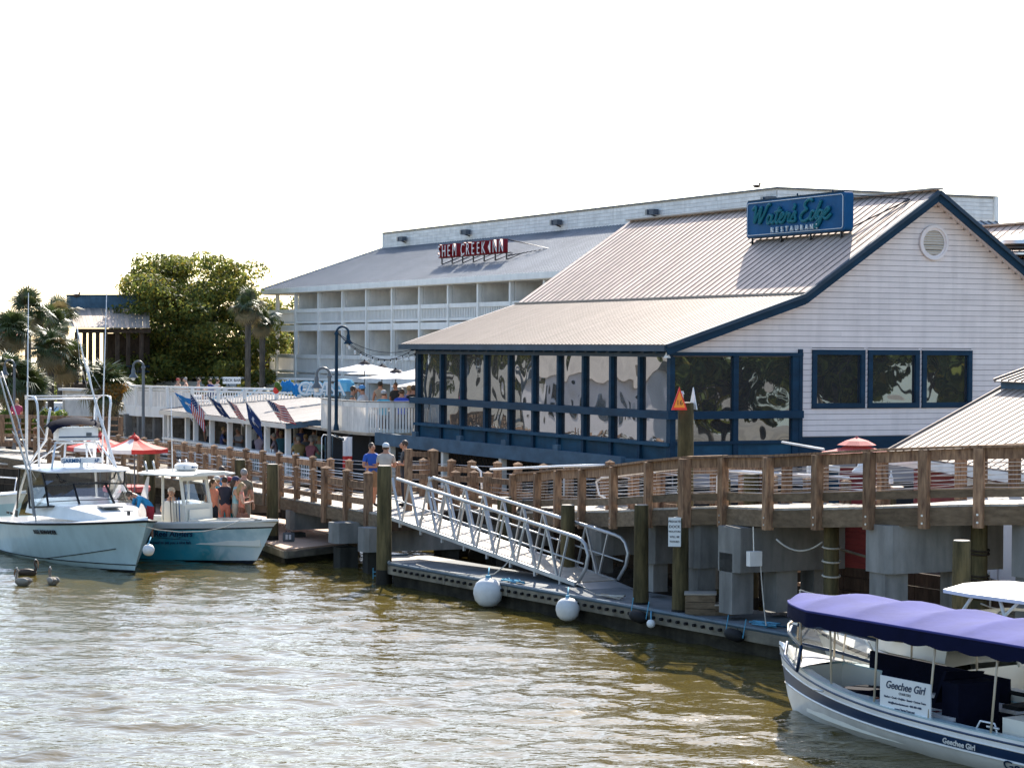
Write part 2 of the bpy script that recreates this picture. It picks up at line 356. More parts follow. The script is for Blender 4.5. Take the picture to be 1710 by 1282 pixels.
# ================================================================== water
def water():
    m_ = bpy.data.materials.new('creek_water'); m_.use_nodes = True; n = m_.node_tree.nodes; l = m_.node_tree.links; b = n['Principled BSDF']
    g = n.new('ShaderNodeNewGeometry')
    big = n.new('ShaderNodeTexNoise'); big.inputs['Scale'].default_value = .22; l.new(g.outputs['Position'], big.inputs['Vector'])
    cr = n.new('ShaderNodeValToRGB'); cr.color_ramp.elements[0].color = (.070, .052, .012, 1); cr.color_ramp.elements[1].color = (.105, .080, .021, 1)
    l.new(big.outputs['Fac'], cr.inputs[0]); l.new(cr.outputs[0], b.inputs['Base Color'])
    b.inputs['Roughness'].default_value = .06; b.inputs['IOR'].default_value = 1.33; b.inputs['Specular IOR Level'].default_value = .5
    def nz(sc, st, det=2):
        mp = n.new('ShaderNodeVectorMath'); mp.operation = 'MULTIPLY'; mp.inputs[1].default_value = st; l.new(g.outputs['Position'], mp.inputs[0])
        t = n.new('ShaderNodeTexNoise'); t.inputs['Scale'].default_value = sc; t.inputs['Detail'].default_value = det; l.new(mp.outputs[0], t.inputs['Vector']); return t.outputs['Fac']
    s1 = nz(4.2, (.62, 1.0, 1), 2); s2 = nz(8.5, (.6, 1, 1), 2)
    a1 = n.new('ShaderNodeMath'); a1.operation = 'MULTIPLY_ADD'; l.new(s2, a1.inputs[0]); a1.inputs[1].default_value = .35; l.new(s1, a1.inputs[2])
    bp = n.new('ShaderNodeBump'); bp.inputs['Strength'].default_value = 1; bp.inputs['Distance'].default_value = .028; l.new(a1.outputs[0], bp.inputs['Height'])
    l.new(bp.outputs[0], b.inputs['Normal'])
    x0, x1, y0, y1 = -16., 12., 26., 68.
    nx, ny = 250, 420
    X, Y = np.meshgrid(np.linspace(x0, x1, nx), np.linspace(y0, y1, ny))
    Z = np.zeros_like(X); rg = np.random.default_rng(3)
    for k in range(56):
        lam = 10 ** rg.uniform(-.45, .34); th = rg.normal(1.45, .55); ph = rg.uniform(0, 6.28)
        kx, ky = math.cos(th) * 2 * math.pi / lam, math.sin(th) * 2 * math.pi / lam
        wob = .8 * np.sin(X * .35 + Y * .27 + ph * 3)
        Z += .0027 * lam ** .75 * np.sin(kx * X + ky * Y + ph + wob)
    # ring ripples where something broke the surface
    for cx, cy, am in ((.6, 37.5, .016), (-1.0, 34.5, .010)):
        r_ = np.hypot(X - cx, (Y - cy)); Z += am * np.sin(r_ * 7.5) * np.exp(-((r_ - 1.6) / 1.3) ** 2)
    fade = np.clip(np.minimum.reduce([X - x0, x1 - X, Y - y0, y1 - Y]) / 1.5, 0, 1); Z *= fade
    vs = np.stack([X, Y, Z], -1).reshape(-1, 3).tolist()
    i = np.arange(nx * ny).reshape(ny, nx); F = np.stack([i[:-1, :-1], i[:-1, 1:], i[1:, 1:], i[1:, :-1]], -1).reshape(-1, 4).tolist()
    b_ = len(vs); E_ = 1500.
    vs += [(-E_, -E_, 0), (E_, -E_, 0), (E_, 900, 0), (-E_, 900, 0), (x0, y0, 0), (x1, y0, 0), (x1, y1, 0), (x0, y1, 0)]
    F += [(b_, b_ + 1, b_ + 5, b_ + 4), (b_ + 1, b_ + 2, b_ + 6, b_ + 5), (b_ + 2, b_ + 3, b_ + 7, b_ + 6), (b_ + 3, b_, b_ + 4, b_ + 7)]
    me = bpy.data.meshes.new('water'); me.from_pydata(vs, [], F); me.materials.append(m_); me.polygons.foreach_set('use_smooth', [True] * len(F))
    o = bpy.data.objects.new('water', me); COL.objects.link(o); o['kind'] = 'structure'
water()

# ================================================================== land behind the creek edge
def land():
    m = MB()                                   # upland sheet beyond the bulkhead, in the restaurant grid
    pts = [UV(60, -60, .75), UV(60, 900, .75), UV(-600, 1200, .75), UV(-420, 75, .75), UV(-70, 44, .75), UV(-13, 30, .75), UV(-8.5, 19, .75), UV(-4.2, 14, .75), UV(-4.2, -10, .75), UV(-1.5, -60, .75)]
    m.prism(pts[::-1], (0, 0, -3)); o = m.build('ground', M['ground']); o['kind'] = 'structure'
    m = MB()
    for k in range(26):
        c = UV(-4.6 + random.uniform(-1.2, .4), -12 + k * 1.35, .1); m.ell(c, (random.uniform(.5, 1.0), random.uniform(.5, 1), random.uniform(.2, .5)), 9, 6)
    o = m.build('mud_bank', M['mud'], smooth=True); o['kind'] = 'structure'
land()
sw = thing('dark_backing_bulkhead', 'dark timber bulkhead added along the bank to darken the space under the boardwalk', 'bulkhead', UV(-4.4, 0, 0))  # added dark boards that stand in for the deep shade below the deck
bk = [UV(-13.2, 30), UV(-8.7, 19), UV(-4.4, 14), UV(-4.4, -10), UV(-2.6, -34)]
for p, q in zip(bk, bk[1:]):
    n_ = int((q - p).length / 1.2)
    for k in range(n_):
        for r_ in range(6): bpiece('sheet_board', M['wood_d'], sw, p.lerp(q, k / n_) + V(0, 0, -.35 + r_ * .3), p.lerp(q, (k + .98) / n_) + V(0, 0, -.35 + r_ * .3), .08, .285)
# ================================================================== the restaurant
rest = thing('restaurant', 'white clapboard restaurant with pale metal roof and blue framed glass front', 'restaurant', UV(0, 0, .95), AL)
def seg(a_, b_, t): return a_ + (b_ - a_) * t
PROF = [(-.48, 6.12), (4.19, 7.64), (8.99, 10.85), (13.79, 7.64), (18.46, 6.12)]
def zroof(v):
    for (v0, z0), (v1, z1) in zip(PROF, PROF[1:]):
        if v0 <= v <= v1: return z0 + (z1 - z0) * (v - v0) / (v1 - v0)
    return 6.0
U0, U1 = -.5, 19.0
# roof sheets, each panel between two seams its own piece
for si, ((v0, z0), (v1, z1)) in enumerate(zip(PROF, PROF[1:])):
    pitch = .40 if si in (1, 2) else .245
    n_ = int(round((U1 - U0) / pitch)); pu = (U1 - U0) / n_
    d = Vector((0, 0, z1 - z0)) + bV * (v1 - v0); nn = d.cross(-aV).normalized()
    if nn.z < 0: nn = -nn
    vis = si < 2
    if vis:
        for k in range(n_):
            u = U0 + (k + .5) * pu
            p, q = UV(v0, u, z0) - nn * .02, UV(v1, u, z1) - nn * .02
            
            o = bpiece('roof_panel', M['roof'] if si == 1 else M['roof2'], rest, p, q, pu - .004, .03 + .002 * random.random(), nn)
            u2 = U0 + k * pu
            bpiece('roof_seam', M['seam'], rest, UV(v0, u2, z0) - nn * .001, UV(v1, u2, z1) - nn * .001, .045 if si == 0 else .035, .022 if si == 0 else .028, nn)
    else:
        MB().beam(UV(v0, (U0 + U1) / 2, z0), UV(v1, (U0 + U1) / 2, z1), U1 - U0, .04, up=nn).build('roof_sheet', M['roof'], rest)
bpiece('ridge_cap', M['roof2'], rest, UV(8.99, U0 - .02, 10.9), UV(8.99, U1, 10.9), .34, .05)
bpiece('roof_break_flashing', M['roof2'], rest, UV(4.17, U0, 7.655), UV(4.17, U1, 7.655), .13, .06)
# underside / soffit deck so the roof has depth
m = MB()
for (v0, z0), (v1, z1) in zip(PROF, PROF[1:]):
    m.beam(UV(v0, (U0 + U1) / 2, z0 - .13), UV(v1, (U0 + U1) / 2, z1 - .13), U1 - U0 - .06, .12)
m.build('roof_deck', M['siding'], rest)
# barge boards along the gable, a dark blue face with a grey edge flashing
m = MB(); m2 = MB()
for (v0, z0), (v1, z1) in zip(PROF, PROF[1:]):
    m.beam(UV(v0, U0 - .035, z0 - .19), UV(v1, U0 - .035, z1 - .19), .05, .26, up=(0, 0, 1))
    m2.beam(UV(v0, U0 - .07, z0 - .05), UV(v1, U0 - .07, z1 - .05), .12, .11)
m.build('barge_board', M['blue'], rest); m2.build('edge_flashing', M['blue_g'], rest)
# eave fascia of the glass side
bpiece('eave_fascia', M['blue_g'], rest, UV(-.52, U0 - .02, 6.0), UV(-.52, U1 + .1, 6.0), .05, .17)
bpiece('header_beam', M['blue_g'], rest, UV(-.06, -.08, 5.85), UV(-.06, 18.5, 5.85), .14, .2)
m = MB(); m.beam(UV(-.28, U0 + .05, 5.955), UV(-.28, U1, 5.955), .48, .02); m.build('soffit', M['blue'], rest)
for k in range(26):
    u = .2 + k * .72
    bpiece('rafter_tail', M['blue'], rest, UV(-.42, u, 5.90), UV(-.1, u, 5.92), .06, .09)
# body behind
m = MB()
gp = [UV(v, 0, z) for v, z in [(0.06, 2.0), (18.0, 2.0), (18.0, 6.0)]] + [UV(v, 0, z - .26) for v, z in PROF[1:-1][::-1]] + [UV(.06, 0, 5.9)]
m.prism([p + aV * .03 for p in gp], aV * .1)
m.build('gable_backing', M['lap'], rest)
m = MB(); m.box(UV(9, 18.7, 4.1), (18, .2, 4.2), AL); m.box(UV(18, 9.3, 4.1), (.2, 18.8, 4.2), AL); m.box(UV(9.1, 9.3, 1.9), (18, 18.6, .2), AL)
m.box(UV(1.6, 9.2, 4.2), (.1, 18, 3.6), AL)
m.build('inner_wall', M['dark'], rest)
# clapboards
ROW = .166; LAST = []
z = 3.40; ri = 0
WIN = [(4.79, 6.67, 4.24, 5.99), (6.79, 8.67, 4.24, 5.99), (8.78, 10.65, 4.24, 5.99)]
def vlim(zz):
    """v extent under the roof at height zz"""
    zz = zz + .18
    lo = -.3
    if zz > 6.12: lo = -.48 + (zz - 6.12) / (7.64 - 6.12) * 4.67
    if zz > 7.64: lo = 4.19 + (zz - 7.64) / (10.85 - 7.64) * 4.8
    return max(lo, 0.0), 17.98 - max(lo, 0.0)
while z < 10.62:
    lo, hi = vlim(z + ROW / 2)
    if z + ROW < 5.92: lo = 4.42
    elif z < 6.2: lo = 0.0
    spans = [(lo, min(hi, 16.2))]
    for a_, b_, za, zb in WIN:
        if z + ROW > za + .02 and z < zb - .02:
            ns = []
            for s0, s1 in spans:
                if b_ <= s0 or a_ >= s1: ns.append((s0, s1)); continue
                if a_ > s0 and a_ < s1: ns.append((s0, a_))
                if b_ < s1 and b_ > s0: ns.append((b_, s1))
            spans = ns
    for s0, s1 in spans:
        cuts = [s0]; p = s0 + random.uniform(1.2, 4.9)
        while p < s1 - .5: cuts.append(p); p += random.choice((3.6, 4.8, 4.8, 2.9))
        cuts.append(s1)
        for c0, c1 in zip(cuts, cuts[1:]):
            if c1 - c0 < .05: continue
            bpiece('siding_board', M['siding'], rest, UV(c0 + .002, -.014, z + ROW / 2), UV(c1 - .002, -.014, z + ROW / 2), .022, ROW - .014, (aV * -.10 + Vector((0, 0, 1))))
    z += ROW
# gable windows
for (a_, b_, za, zb) in WIN:
    m = MB(); t = .15
    cw = (a_ + b_) / 2
    for p, q in ((UV(a_, -.05, zb - t / 2), UV(b_, -.05, zb - t / 2)), (UV(a_, -.05, za + t / 2), UV(b_, -.05, za + t / 2)),):
        m.beam(p, q, .09, t)
    for vv in (a_ + t / 2, b_ - t / 2): m.beam(UV(vv, -.05, za + t), UV(vv, -.05, zb - t), t, .09, up=-aV)
    fr = m.build('window', M['blue'], rest)
    bpiece('window_head', M['siding'], fr, UV(a_ - .03, -.045, zb + .02), UV(b_ + .03, -.045, zb + .02), .07, .035)
    MB().box(UV(cw, .02, (za + zb) / 2), (b_ - a_ - 2 * t, .02, zb - za - 2 * t), AL).build('pane', M['film2'], fr)
# round louvred vent
vc = UV(9.16, -.05, 9.28)
m = MB(); rr = []
for r_, off in ((.53, 0), (.53, .07), (.45, .07), (.45, .03), (.39, .03), (.39, 0)):
    rr.append([vc - aV * off + bV * (r_ * math.cos(t / 32 * 2 * math.pi)) + Vector((0, 0, r_ * math.sin(t / 32 * 2 * math.pi))) for t in range(32)])
m.loft(rr, True); vent = m.build('round_vent', M['siding'], rest, smooth=40)
m = MB(); m.prism([vc + aV * .03 + bV * (.4 * math.cos(t / 24 * 2 * math.pi)) + Vector((0, 0, .4 * math.sin(t / 24 * 2 * math.pi))) for t in range(24)], aV * .02); m.build('vent_back', M['dark'], vent)
for k in range(10):
    zz = -.34 + k * .0756; hw = math.sqrt(max(.02, .39 ** 2 - zz ** 2))
    bpiece('vent_slat', M['hotelw'], vent, vc + bV * -hw + Vector((0, 0, zz)) - aV * .01, vc + bV * hw + Vector((0, 0, zz)) - aV * .01, .055, .022, (aV * .8 + Vector((0, 0, 1))))
# glass wall along the creek side (v = 0) and its return on the gable side
ZT, ZR, ZS, ZB = 5.76, 4.16, 3.25, 2.62
us = [0, 1.79, 3.58, 5.38, 7.1, 8.9, 10.7, 12.6, 14.55, 16.3, 18.4]
for k, u in enumerate(us):
    wdt = .2 if k in (0, 10) else .13
    bpiece('mullion', M['blue'], rest, UV(-.02, u, ZR), UV(-.02, u, ZT), .16, wdt, aV)
    bpiece('mullion', M['blue'], rest, UV(-.02, u - .02, ZB - .05), UV(-.02, u - .02, ZR), .18, wdt + .03, aV)
bpiece('window_rail', M['blue'], rest, UV(-.12, -.25, ZR - .09), UV(-.12, 18.75, ZR - .09), .24, .22)
bpiece('lower_sill', M['blue_l'], rest, UV(-.1, -.1, ZS - .03), UV(-.1, 18.5, ZS - .03), .2, .1)
for k in range(10):
    ua, ub = us[k] + .07, us[k + 1] - .07; uc = (ua + ub) / 2
    g = piece('window_pane', M['film'], rest, UV(.02, uc, (ZR + ZT) / 2), (.02, ub - ua, ZT - ZR), AL)
    piece('lower_pane', M['film'], rest, UV(.02, uc, (ZS + ZR - .2) / 2), (.02, ub - ua - .03, ZR - ZS - .2), AL)
    piece('base_panel', M['blue_l'], rest, UV(.0, uc, (ZB + ZS) / 2 - .03), (.04, ub - ua, ZS - ZB - .04), AL)
for k, v in enumerate((2.12, 4.24)):
    bpiece('mullion', M['blue'], rest, UV(v, -.03, ZB - .05), UV(v, -.03, ZT + .1), .17 if k == 0 else .34, .15, aV)
bpiece('window_rail', M['blue'], rest, UV(-.1, -.12, ZR - .09), UV(4.4, -.12, ZR - .09), .2, .22)
bpiece('header_beam', M['blue'], rest, UV(-.1, -.07, ZT + .08), UV(4.42, -.07, ZT + .08), .14, .1)
bpiece('corner_board', M['blue'], rest, UV(4.36, -.07, 2.4), UV(4.36, -.07, 6.0), .12, .1, aV)
for va, vb in ((.1, 2.04), (2.2, 4.08)):
    vc_ = (va + vb) / 2
    piece('window_pane', M['film'], rest, UV(vc_, .0, (ZR + ZT) / 2), (vb - va, .02, ZT - ZR), AL)
    piece('lower_pane', M['film'], rest, UV(vc_, .0, (3.3 + ZR - .2) / 2), (vb - va, .02, ZR - 3.3 - .2), AL)
    piece('base_panel', M['blue_l'], rest, UV(vc_, -.02, 2.88), (vb - va, .05, .76), AL)
bpiece('lower_sill', M['blue'], rest, UV(0, -.08, 3.26), UV(4.2, -.08, 3.26), .12, .09)
bpiece('base_band', M['blue'], rest, UV(4.44, -.05, 3.05), UV(16.2, -.05, 3.05), .08, .66)
bpiece('base_band', M['blue_l'], rest, UV(4.44, -.08, 2.75), UV(16.2, -.08, 2.75), .1, .1)
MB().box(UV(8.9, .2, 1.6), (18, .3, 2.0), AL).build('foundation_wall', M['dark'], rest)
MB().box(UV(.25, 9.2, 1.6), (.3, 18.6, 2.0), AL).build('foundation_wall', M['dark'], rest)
# long outboard gutter beam of the lower terrace with its little light boxes
bpiece('gutter_beam', M['gutter'], rest, UV(-1.25, .6, 2.65), UV(-1.25, 19.4, 2.65), .16, .44)
bpiece('gutter_beam', M['gutter'], rest, UV(-1.2, .6, 2.65), UV(.1, -.2, 2.6), .16, .34)
m = MB(); m.box(UV(-.6, 9.8, 2.46), (1.3, 18.6, .06), AL); m.build('terrace_roof', M['dark'], rest)
for u in (4.9, 8.6, 12.1, 15.9): piece('light_box', M['gutter'], rest, UV(-1.22, u, 2.95), (.12, .34, .17), AL)
for u in (4.3, 8.9, 13.5, 18.2): bpiece('terrace_post', M['hotelw'], rest, UV(-1.15, u, .9), UV(-1.15, u, 2.44), .2, .2, aV)
# lattice behind the posts
m = MB()
for k in range(60):
    u = 1 + k * .26
    m.beam(UV(-.75, u, 1.0), UV(-.75, u + 1.3, 2.4), .015, .02); m.beam(UV(-.74, u + 1.3, 1.0), UV(-.74, u, 2.4), .015, .02)
o = m.build('lattice', M['wood_d'], rest); o['kind'] = 'stuff'
# small louvre and back wall of the terrace left of the people
for k in range(8): bpiece('louvre_slat', M['blue_g'], rest, UV(-1.0, 17.0, 1.35 + k * .12), UV(-1.0, 17.9, 1.35 + k * .12), .05, .05)
# flood lamp at the corner
m = MB(); m.lathe([(.03, .12), (.05, .05), (.1, -.03), (.1, -.05)], UV(-.35, -.35, 5.78), 10); m.beam(UV(-.35, -.35, 5.9), UV(-.2, -.2, 5.95), .04, .04); m.build('flood_lamp', M['white'], rest)

# rear wing with kitchen plant on its roof, seen beyond the right slope
wing = thing('rear_wing', 'low pale metal roofed wing with kitchen exhausts behind the gable', 'building', UV(14, 4, .95), AL)
for k in range(30): 
    u = .2 + k * .4
    bpiece('roof_panel', M['roof'], wing, UV(12.0, u, 8.2), UV(14.9, u, 10.15), .39, .03, (0, 0, 1)); bpiece('roof_seam', M['seam'], wing, UV(12.0, u - .2, 8.215), UV(14.9, u - .2, 10.165), .03, .035)
bpiece('ridge_cap', M['roof2'], wing, UV(14.9, .0, 10.19), UV(14.9, 12.2, 10.19), .25, .06)
MB().box(UV(14.8, 6.2, 5.5), (3, 11.8, 5.4), AL).build('wall', M['siding'], wing)
FC_ = PX(1702, 70, 8.75)
ex = thing('exhaust_fan', 'round galvanised exhaust fan on the slope behind the white gable', 'exhaust fan', FC_)
for i_, (r_, z_) in enumerate(((.62, 0), (.66, .22), (.6, .42))):
    MB().lathe([(r_ * .7, z_), (r_, z_ + .03), (r_, z_ + .09), (r_ * .75, z_ + .15)], FC_, 20).build('fan_ring', M['black'] if i_ % 2 == 0 else M['steel'], ex, smooth=40)
MB().lathe([(.5, .55), (.62, .6), (.6, .72), (.4, .86), (.1, .92)], FC_, 20).build('fan_cowl', M['steel'], ex, smooth=40)
MB().box(FC_ - Vector((0, 0, .35)), (.8, .8, .7), AL).build('curb', M['steel'], ex)

# ------------------------------------------------------------------ roof sign
sg = thing('roof_sign', 'blue box sign with teal script lettering standing on the tan metal roof', 'sign', UV(6.9, 4.2, 9.4), AL)
SA, SB, SZ0, SZ1 = 1.3, 7.03, 9.66, 10.86
def spt(u, z, off=0): return UV(6.84 - off, u, z)
m = MB()
prof = []
def rrect(u0, u1, z0, z1, r_, n=5):
    o = []
    for cu, cz, a0 in ((u1 - r_, z1 - r_, 0), (u0 + r_, z1 - r_, 90), (u0 + r_, z0 + r_, 180), (u1 - r_, z0 + r_, 270)):
        for k in range(n + 1):
            t = R(a0 + 90 * k / n); o.append((cu + r_ * math.cos(t), cz + r_ * math.sin(t)))
    return o
ol = rrect(SA, SB, SZ0, SZ1, .12)
m.prism([spt(u, z) for u, z in ol], bV * .3); m.build('sign_box', M['sblue'], sg)
rim = rrect(SA + .09, SB - .09, SZ0 + .07, SZ1 - .08, .1)
MB().tube([spt(u, z, .03) for u, z in rim + rim[:1]], .014, 6).build('border_tube', M['neon'], sg, smooth=True)
for zz in (SZ0, SZ1): bpiece('sign_edge', M['blue'], sg, spt(SA + .1, zz, -.15), spt(SB - .1, zz, -.15), .34, .04)
# script lettering as thick teal channel strokes: x to the right (along -u), y up
def bez(p, n=10):
    o = []
    for i in range(n + 1):
        t = i / n; a_ = (1 - t) ** 3; b_ = 3 * t * (1 - t) ** 2; c_ = 3 * t * t * (1 - t); d_ = t ** 3
        o.append((a_ * p[0][0] + b_ * p[1][0] + c_ * p[2][0] + d_ * p[3][0], a_ * p[0][1] + b_ * p[1][1] + c_ * p[2][1] + d_ * p[3][1]))
    return o
def catm(pts, n=6):
    o = []; P = [pts[0]] + pts + [pts[-1]]
    for i in range(1, len(P) - 2):
        for k in range(n):
            t = k / n; p0, p1, p2, p3 = P[i - 1:i + 3]
            o.append(tuple(.5 * (2 * p1[j] + (p2[j] - p0[j]) * t + (2 * p0[j] - 5 * p1[j] + 4 * p2[j] - p3[j]) * t * t + (3 * p1[j] - p0[j] - 3 * p2[j] + p3[j]) * t ** 3) for j in (0, 1)))
    o.append(pts[-1]); return o
# strokes in letter units (x 0..100, y 0..20)
SCR = {
 'letter_w': [[(2, 15), (5, 18), (6, 15), (5, 3), (9, 10), (13, 17), (12, 9), (12, 2), (17, 10), (21, 18), (24, 19)]],
 'letter_a': [[(27, 8), (24, 9), (22, 5), (23, 1), (26, 3), (28, 9), (27, 3), (29, 1), (31, 4)]],
 'letter_t': [[(36, 16), (33, 6), (33, 2), (35, 1), (38, 5)], [(31, 11), (35, 11.5), (39, 12.5)]],
 'letter_e': [[(38, 4), (42, 8), (41, 10), (38, 7), (38, 2), (41, 1), (44, 4)]],
 'letter_r': [[(44, 4), (46, 10), (47, 8), (50, 8.5), (48, 3), (50, 1), (52, 4)]],
 'apostrophe': [[(54, 17), (55, 15), (53.5, 12)]],
 'letter_s': [[(52, 4), (56, 10), (56, 6), (57, 2), (53, 1), (51, 2)]],
 'letter_e.001': [[(76, 18), (73, 20), (68, 18), (67, 14), (70, 11), (66, 9), (63, 5), (65, 1), (70, 1), (75, 4)]],
 'letter_d': [[(80, 8), (77, 9), (75, 5), (76, 1), (79, 3), (83, 10), (86, 18), (82, 6), (82, 2), (84, 2)]],
 'letter_g': [[(89, 8), (86, 9), (84, 5), (86, 2), (88, 4), (90, 9), (87, -1), (83, -6), (81, -5), (84, -1), (91, 4)]],
 'letter_e.002': [[(91, 4), (96, 9), (95, 11), (92, 8), (91, 3), (94, 1), (99, 5)]]}
LW, LH = 4.75, .0345
for nm, strokes in SCR.items():
    m = MB(); m2 = MB()
    for st in strokes:
        pts = catm(st, 6); pw = [spt(6.72 - (x + y * .12) / 100 * LW, 10.0 + y * LH + (.03 if x < 60 else .03), .055) for x, y in pts]
        for i in range(len(pw) - 1):
            m.beam(pw[i] , pw[i + 1], .11, .085, up=(0, 0, 1)) if False else None
        m.tube(pw, .052, 7); m2.tube([p - bV * .045 for p in pw], .012, 5)
    le = m.build('letter', M['steal'], sg, smooth=True); m2.build('neon_tube', M['neon'] if 0 else M['steal'], le, smooth=True)
Xr = -aV
for k, ch in enumerate('RESTAURANT'):
    text('small_letter', ch, .23, sg, M['neon'], frame(spt(5.35 - k * .288, 9.84, .06), -aV, (0, 0, 1)), .03, bold=.004)
for u in (1.6, 3.3, 5.0, 6.75):
    bpiece('sign_leg', M['black'], sg, UV(6.9, u, 9.36), UV(6.9, u, 9.68), .05, .05, aV)
    bpiece('foot_plate', M['black'], sg, UV(6.9, u, 9.47), UV(6.9, u, 9.50), .14, .14, aV)
for u in (2.2, 4.2, 6.2): MB().lathe([(.02, 0), (.03, .06), (.01, .1)], UV(6.98, u, 10.88), 8).build('lifting_eye', M['blue'], sg)
m = MB()
m.tube([UV(7.1, 1.35, 10.75), UV(8.6, .4, 10.62)], .018, 6); m.tube([UV(7.1, 1.35, 9.75), UV(8.6, .4, 10.62)], .025, 6); m.tube([UV(8.6, .4, 10.62), UV(6.6, .35, 9.27)], .01, 5)
m.build('stay_rod', M['black'], sg)
def bird_sitting(name, p, label, s_=.35):
    t = thing(name, label, 'bird', p)
    m = MB(); m.ell(Vector(p) + Vector((0, 0, s_ * .45)), (s_ * .55, s_ * .25, s_ * .25), 10, 6); m.ell(Vector(p) + Vector((s_ * .42, 0, s_ * .8)), (s_ * .17, s_ * .15, s_ * .16), 8, 6)
    m.tube([Vector(p) + Vector((s_ * .3, 0, s_ * .5)), Vector(p) + Vector((s_ * .4, 0, s_ * .78))], s_ * .12, 7)
    m.tube([Vector(p) + Vector((-s_ * .4, 0, s_ * .5)), Vector(p) + Vector((-s_ * .95, 0, s_ * .42))], [s_ * .14, s_ * .04], 6)
    m.tube([Vector(p) + Vector((s_ * .55, 0, s_ * .8)), Vector(p) + Vector((s_ * .78, 0, s_ * .74))], [s_ * .05, s_ * .01], 5)
    m.build('body', M['hair'], t, smooth=True)
    MB().tube([Vector(p), Vector(p) + Vector((0, 0, s_ * .3))], s_ * .03, 5).build('leg', M['ink'], t)
    return t

# ================================================================== the hotel
H0 = PY(454, 518, 138); H0.z = 0
def HU(u, v, z=0): return H0 - aV * u + bV * v + Vector((0, 0, z))      # u runs to the right along the front
hotel = thing('hotel', 'long white three storey inn with galleries under a grey metal roof', 'hotel', HU(0, 0, .9), AL)
def hu(px, py=560): 
    p = PL(px, py, H0, bV); return (H0 - p).dot(aV)
HE = 9.52
HL = 56
# roof
RV, RZ, RU = 5.6, 12.05, 4.6
EV = -.45
m = MB()
A = [HU(-.7, EV, HE), HU(HL, EV, HE), HU(HL, RV, RZ), HU(RU, RV, RZ)]
m.add(A, [(0, 1, 2, 3)]); m.add([p - Vector((0, 0, .12)) for p in A], [(3, 2, 1, 0)])
B = [HU(-.7, EV, HE), HU(RU, RV, RZ), HU(RU, RV + 8, RZ), HU(-.7, RV + 13, HE)]; m.add(B, [(0, 1, 2, 3)])
m.build('roof', M['hroof'], hotel)
m = MB()
for k in range(190):
    u = -.6 + k * .34; 
    if u > HL: break
    if u < RU:
        t = (u + .7) / (RU + .7); p, q = HU(u, EV, HE), HU(u, EV + (RV - EV) * t, HE + (RZ - HE) * t)
    else: p, q = HU(u, EV, HE), HU(u, RV, RZ)
    if (q - p).length > .05: m.beam(p + Vector((0, 0, .007)), q + Vector((0, 0, .007)), .08, .03)
o = m.build('roof_seams', M['hseam'], hotel); o['kind'] = 'stuff'
MB().beam(HU(-.7, EV, HE + .02), HU(RU, RV, RZ + .03), .14, .07).build('hip_cap', M['hroof'], hotel)
bpiece('eave_fascia', M['white'], hotel, HU(-.75, EV - .03, HE - .15), HU(HL, EV - .03, HE - .15), .06, .3)
bpiece('eave_fascia', M['white'], hotel, HU(-.72, EV, HE - .15), HU(-.72, 12, HE - .15), .06, .3)
m = MB(); m.box(HU(HL / 2, 1.2, HE - .32), (3.2, HL + 1, .05), AL); m.build('gallery_ceiling', M['hotelw'], hotel)
# roof parapet, boarded
PU0, PU1 = RU, 49.2
MB().beam(HU(PU0, RV + .08, RZ + .32), HU(PU1, RV + .08, RZ + .32), .1, 1.15).build('parapet_backing', M['hotelw'], hotel)
MB().beam(HU(PU1 - .03, RV + .1, RZ + .32), HU(PU1 - .03, RV + 11.6, RZ + .32), .1, 1.15).build('parapet_backing', M['hotelw'], hotel)
for k in range(6):
    zz = RZ - .16 + k * .18
    for j in range(9):
        u = PU0 + j * (PU1 - PU0) / 9
        bpiece('parapet_board', M['rail_w'], hotel, HU(u + .01, RV + .01, zz), HU(u + (PU1 - PU0) / 9 - .01, RV + .01, zz), .03, .168)
    for j in range(2):
        bpiece('parapet_board', M['rail_w'], hotel, HU(PU1 + .05, RV + j * 5.8 + .02, zz), HU(PU1 + .05, RV + j * 5.8 + 5.78, zz), .03, .168)
bpiece('parapet_cap', M['hseam'], hotel, HU(PU0 - .1, RV + .03, RZ + .93), HU(PU1 + .1, RV + .03, RZ + .93), .22, .06)
bpiece('parapet_cap', M['hseam'], hotel, HU(PU1 + .03, RV, RZ + .93), HU(PU1 + .03, RV + 11.8, RZ + .93), .22, .06)
bpiece('end_post', M['white'], hotel, HU(PU0 - .03, RV, RZ - .2), HU(PU0 - .03, RV, RZ + .92), .14, .14, aV)
bpiece('end_post', M['white'], hotel, HU(PU1 + .05, RV + 11.7, RZ - .2), HU(PU1 + .05, RV + 11.7, RZ + .92), .2, .3, aV)
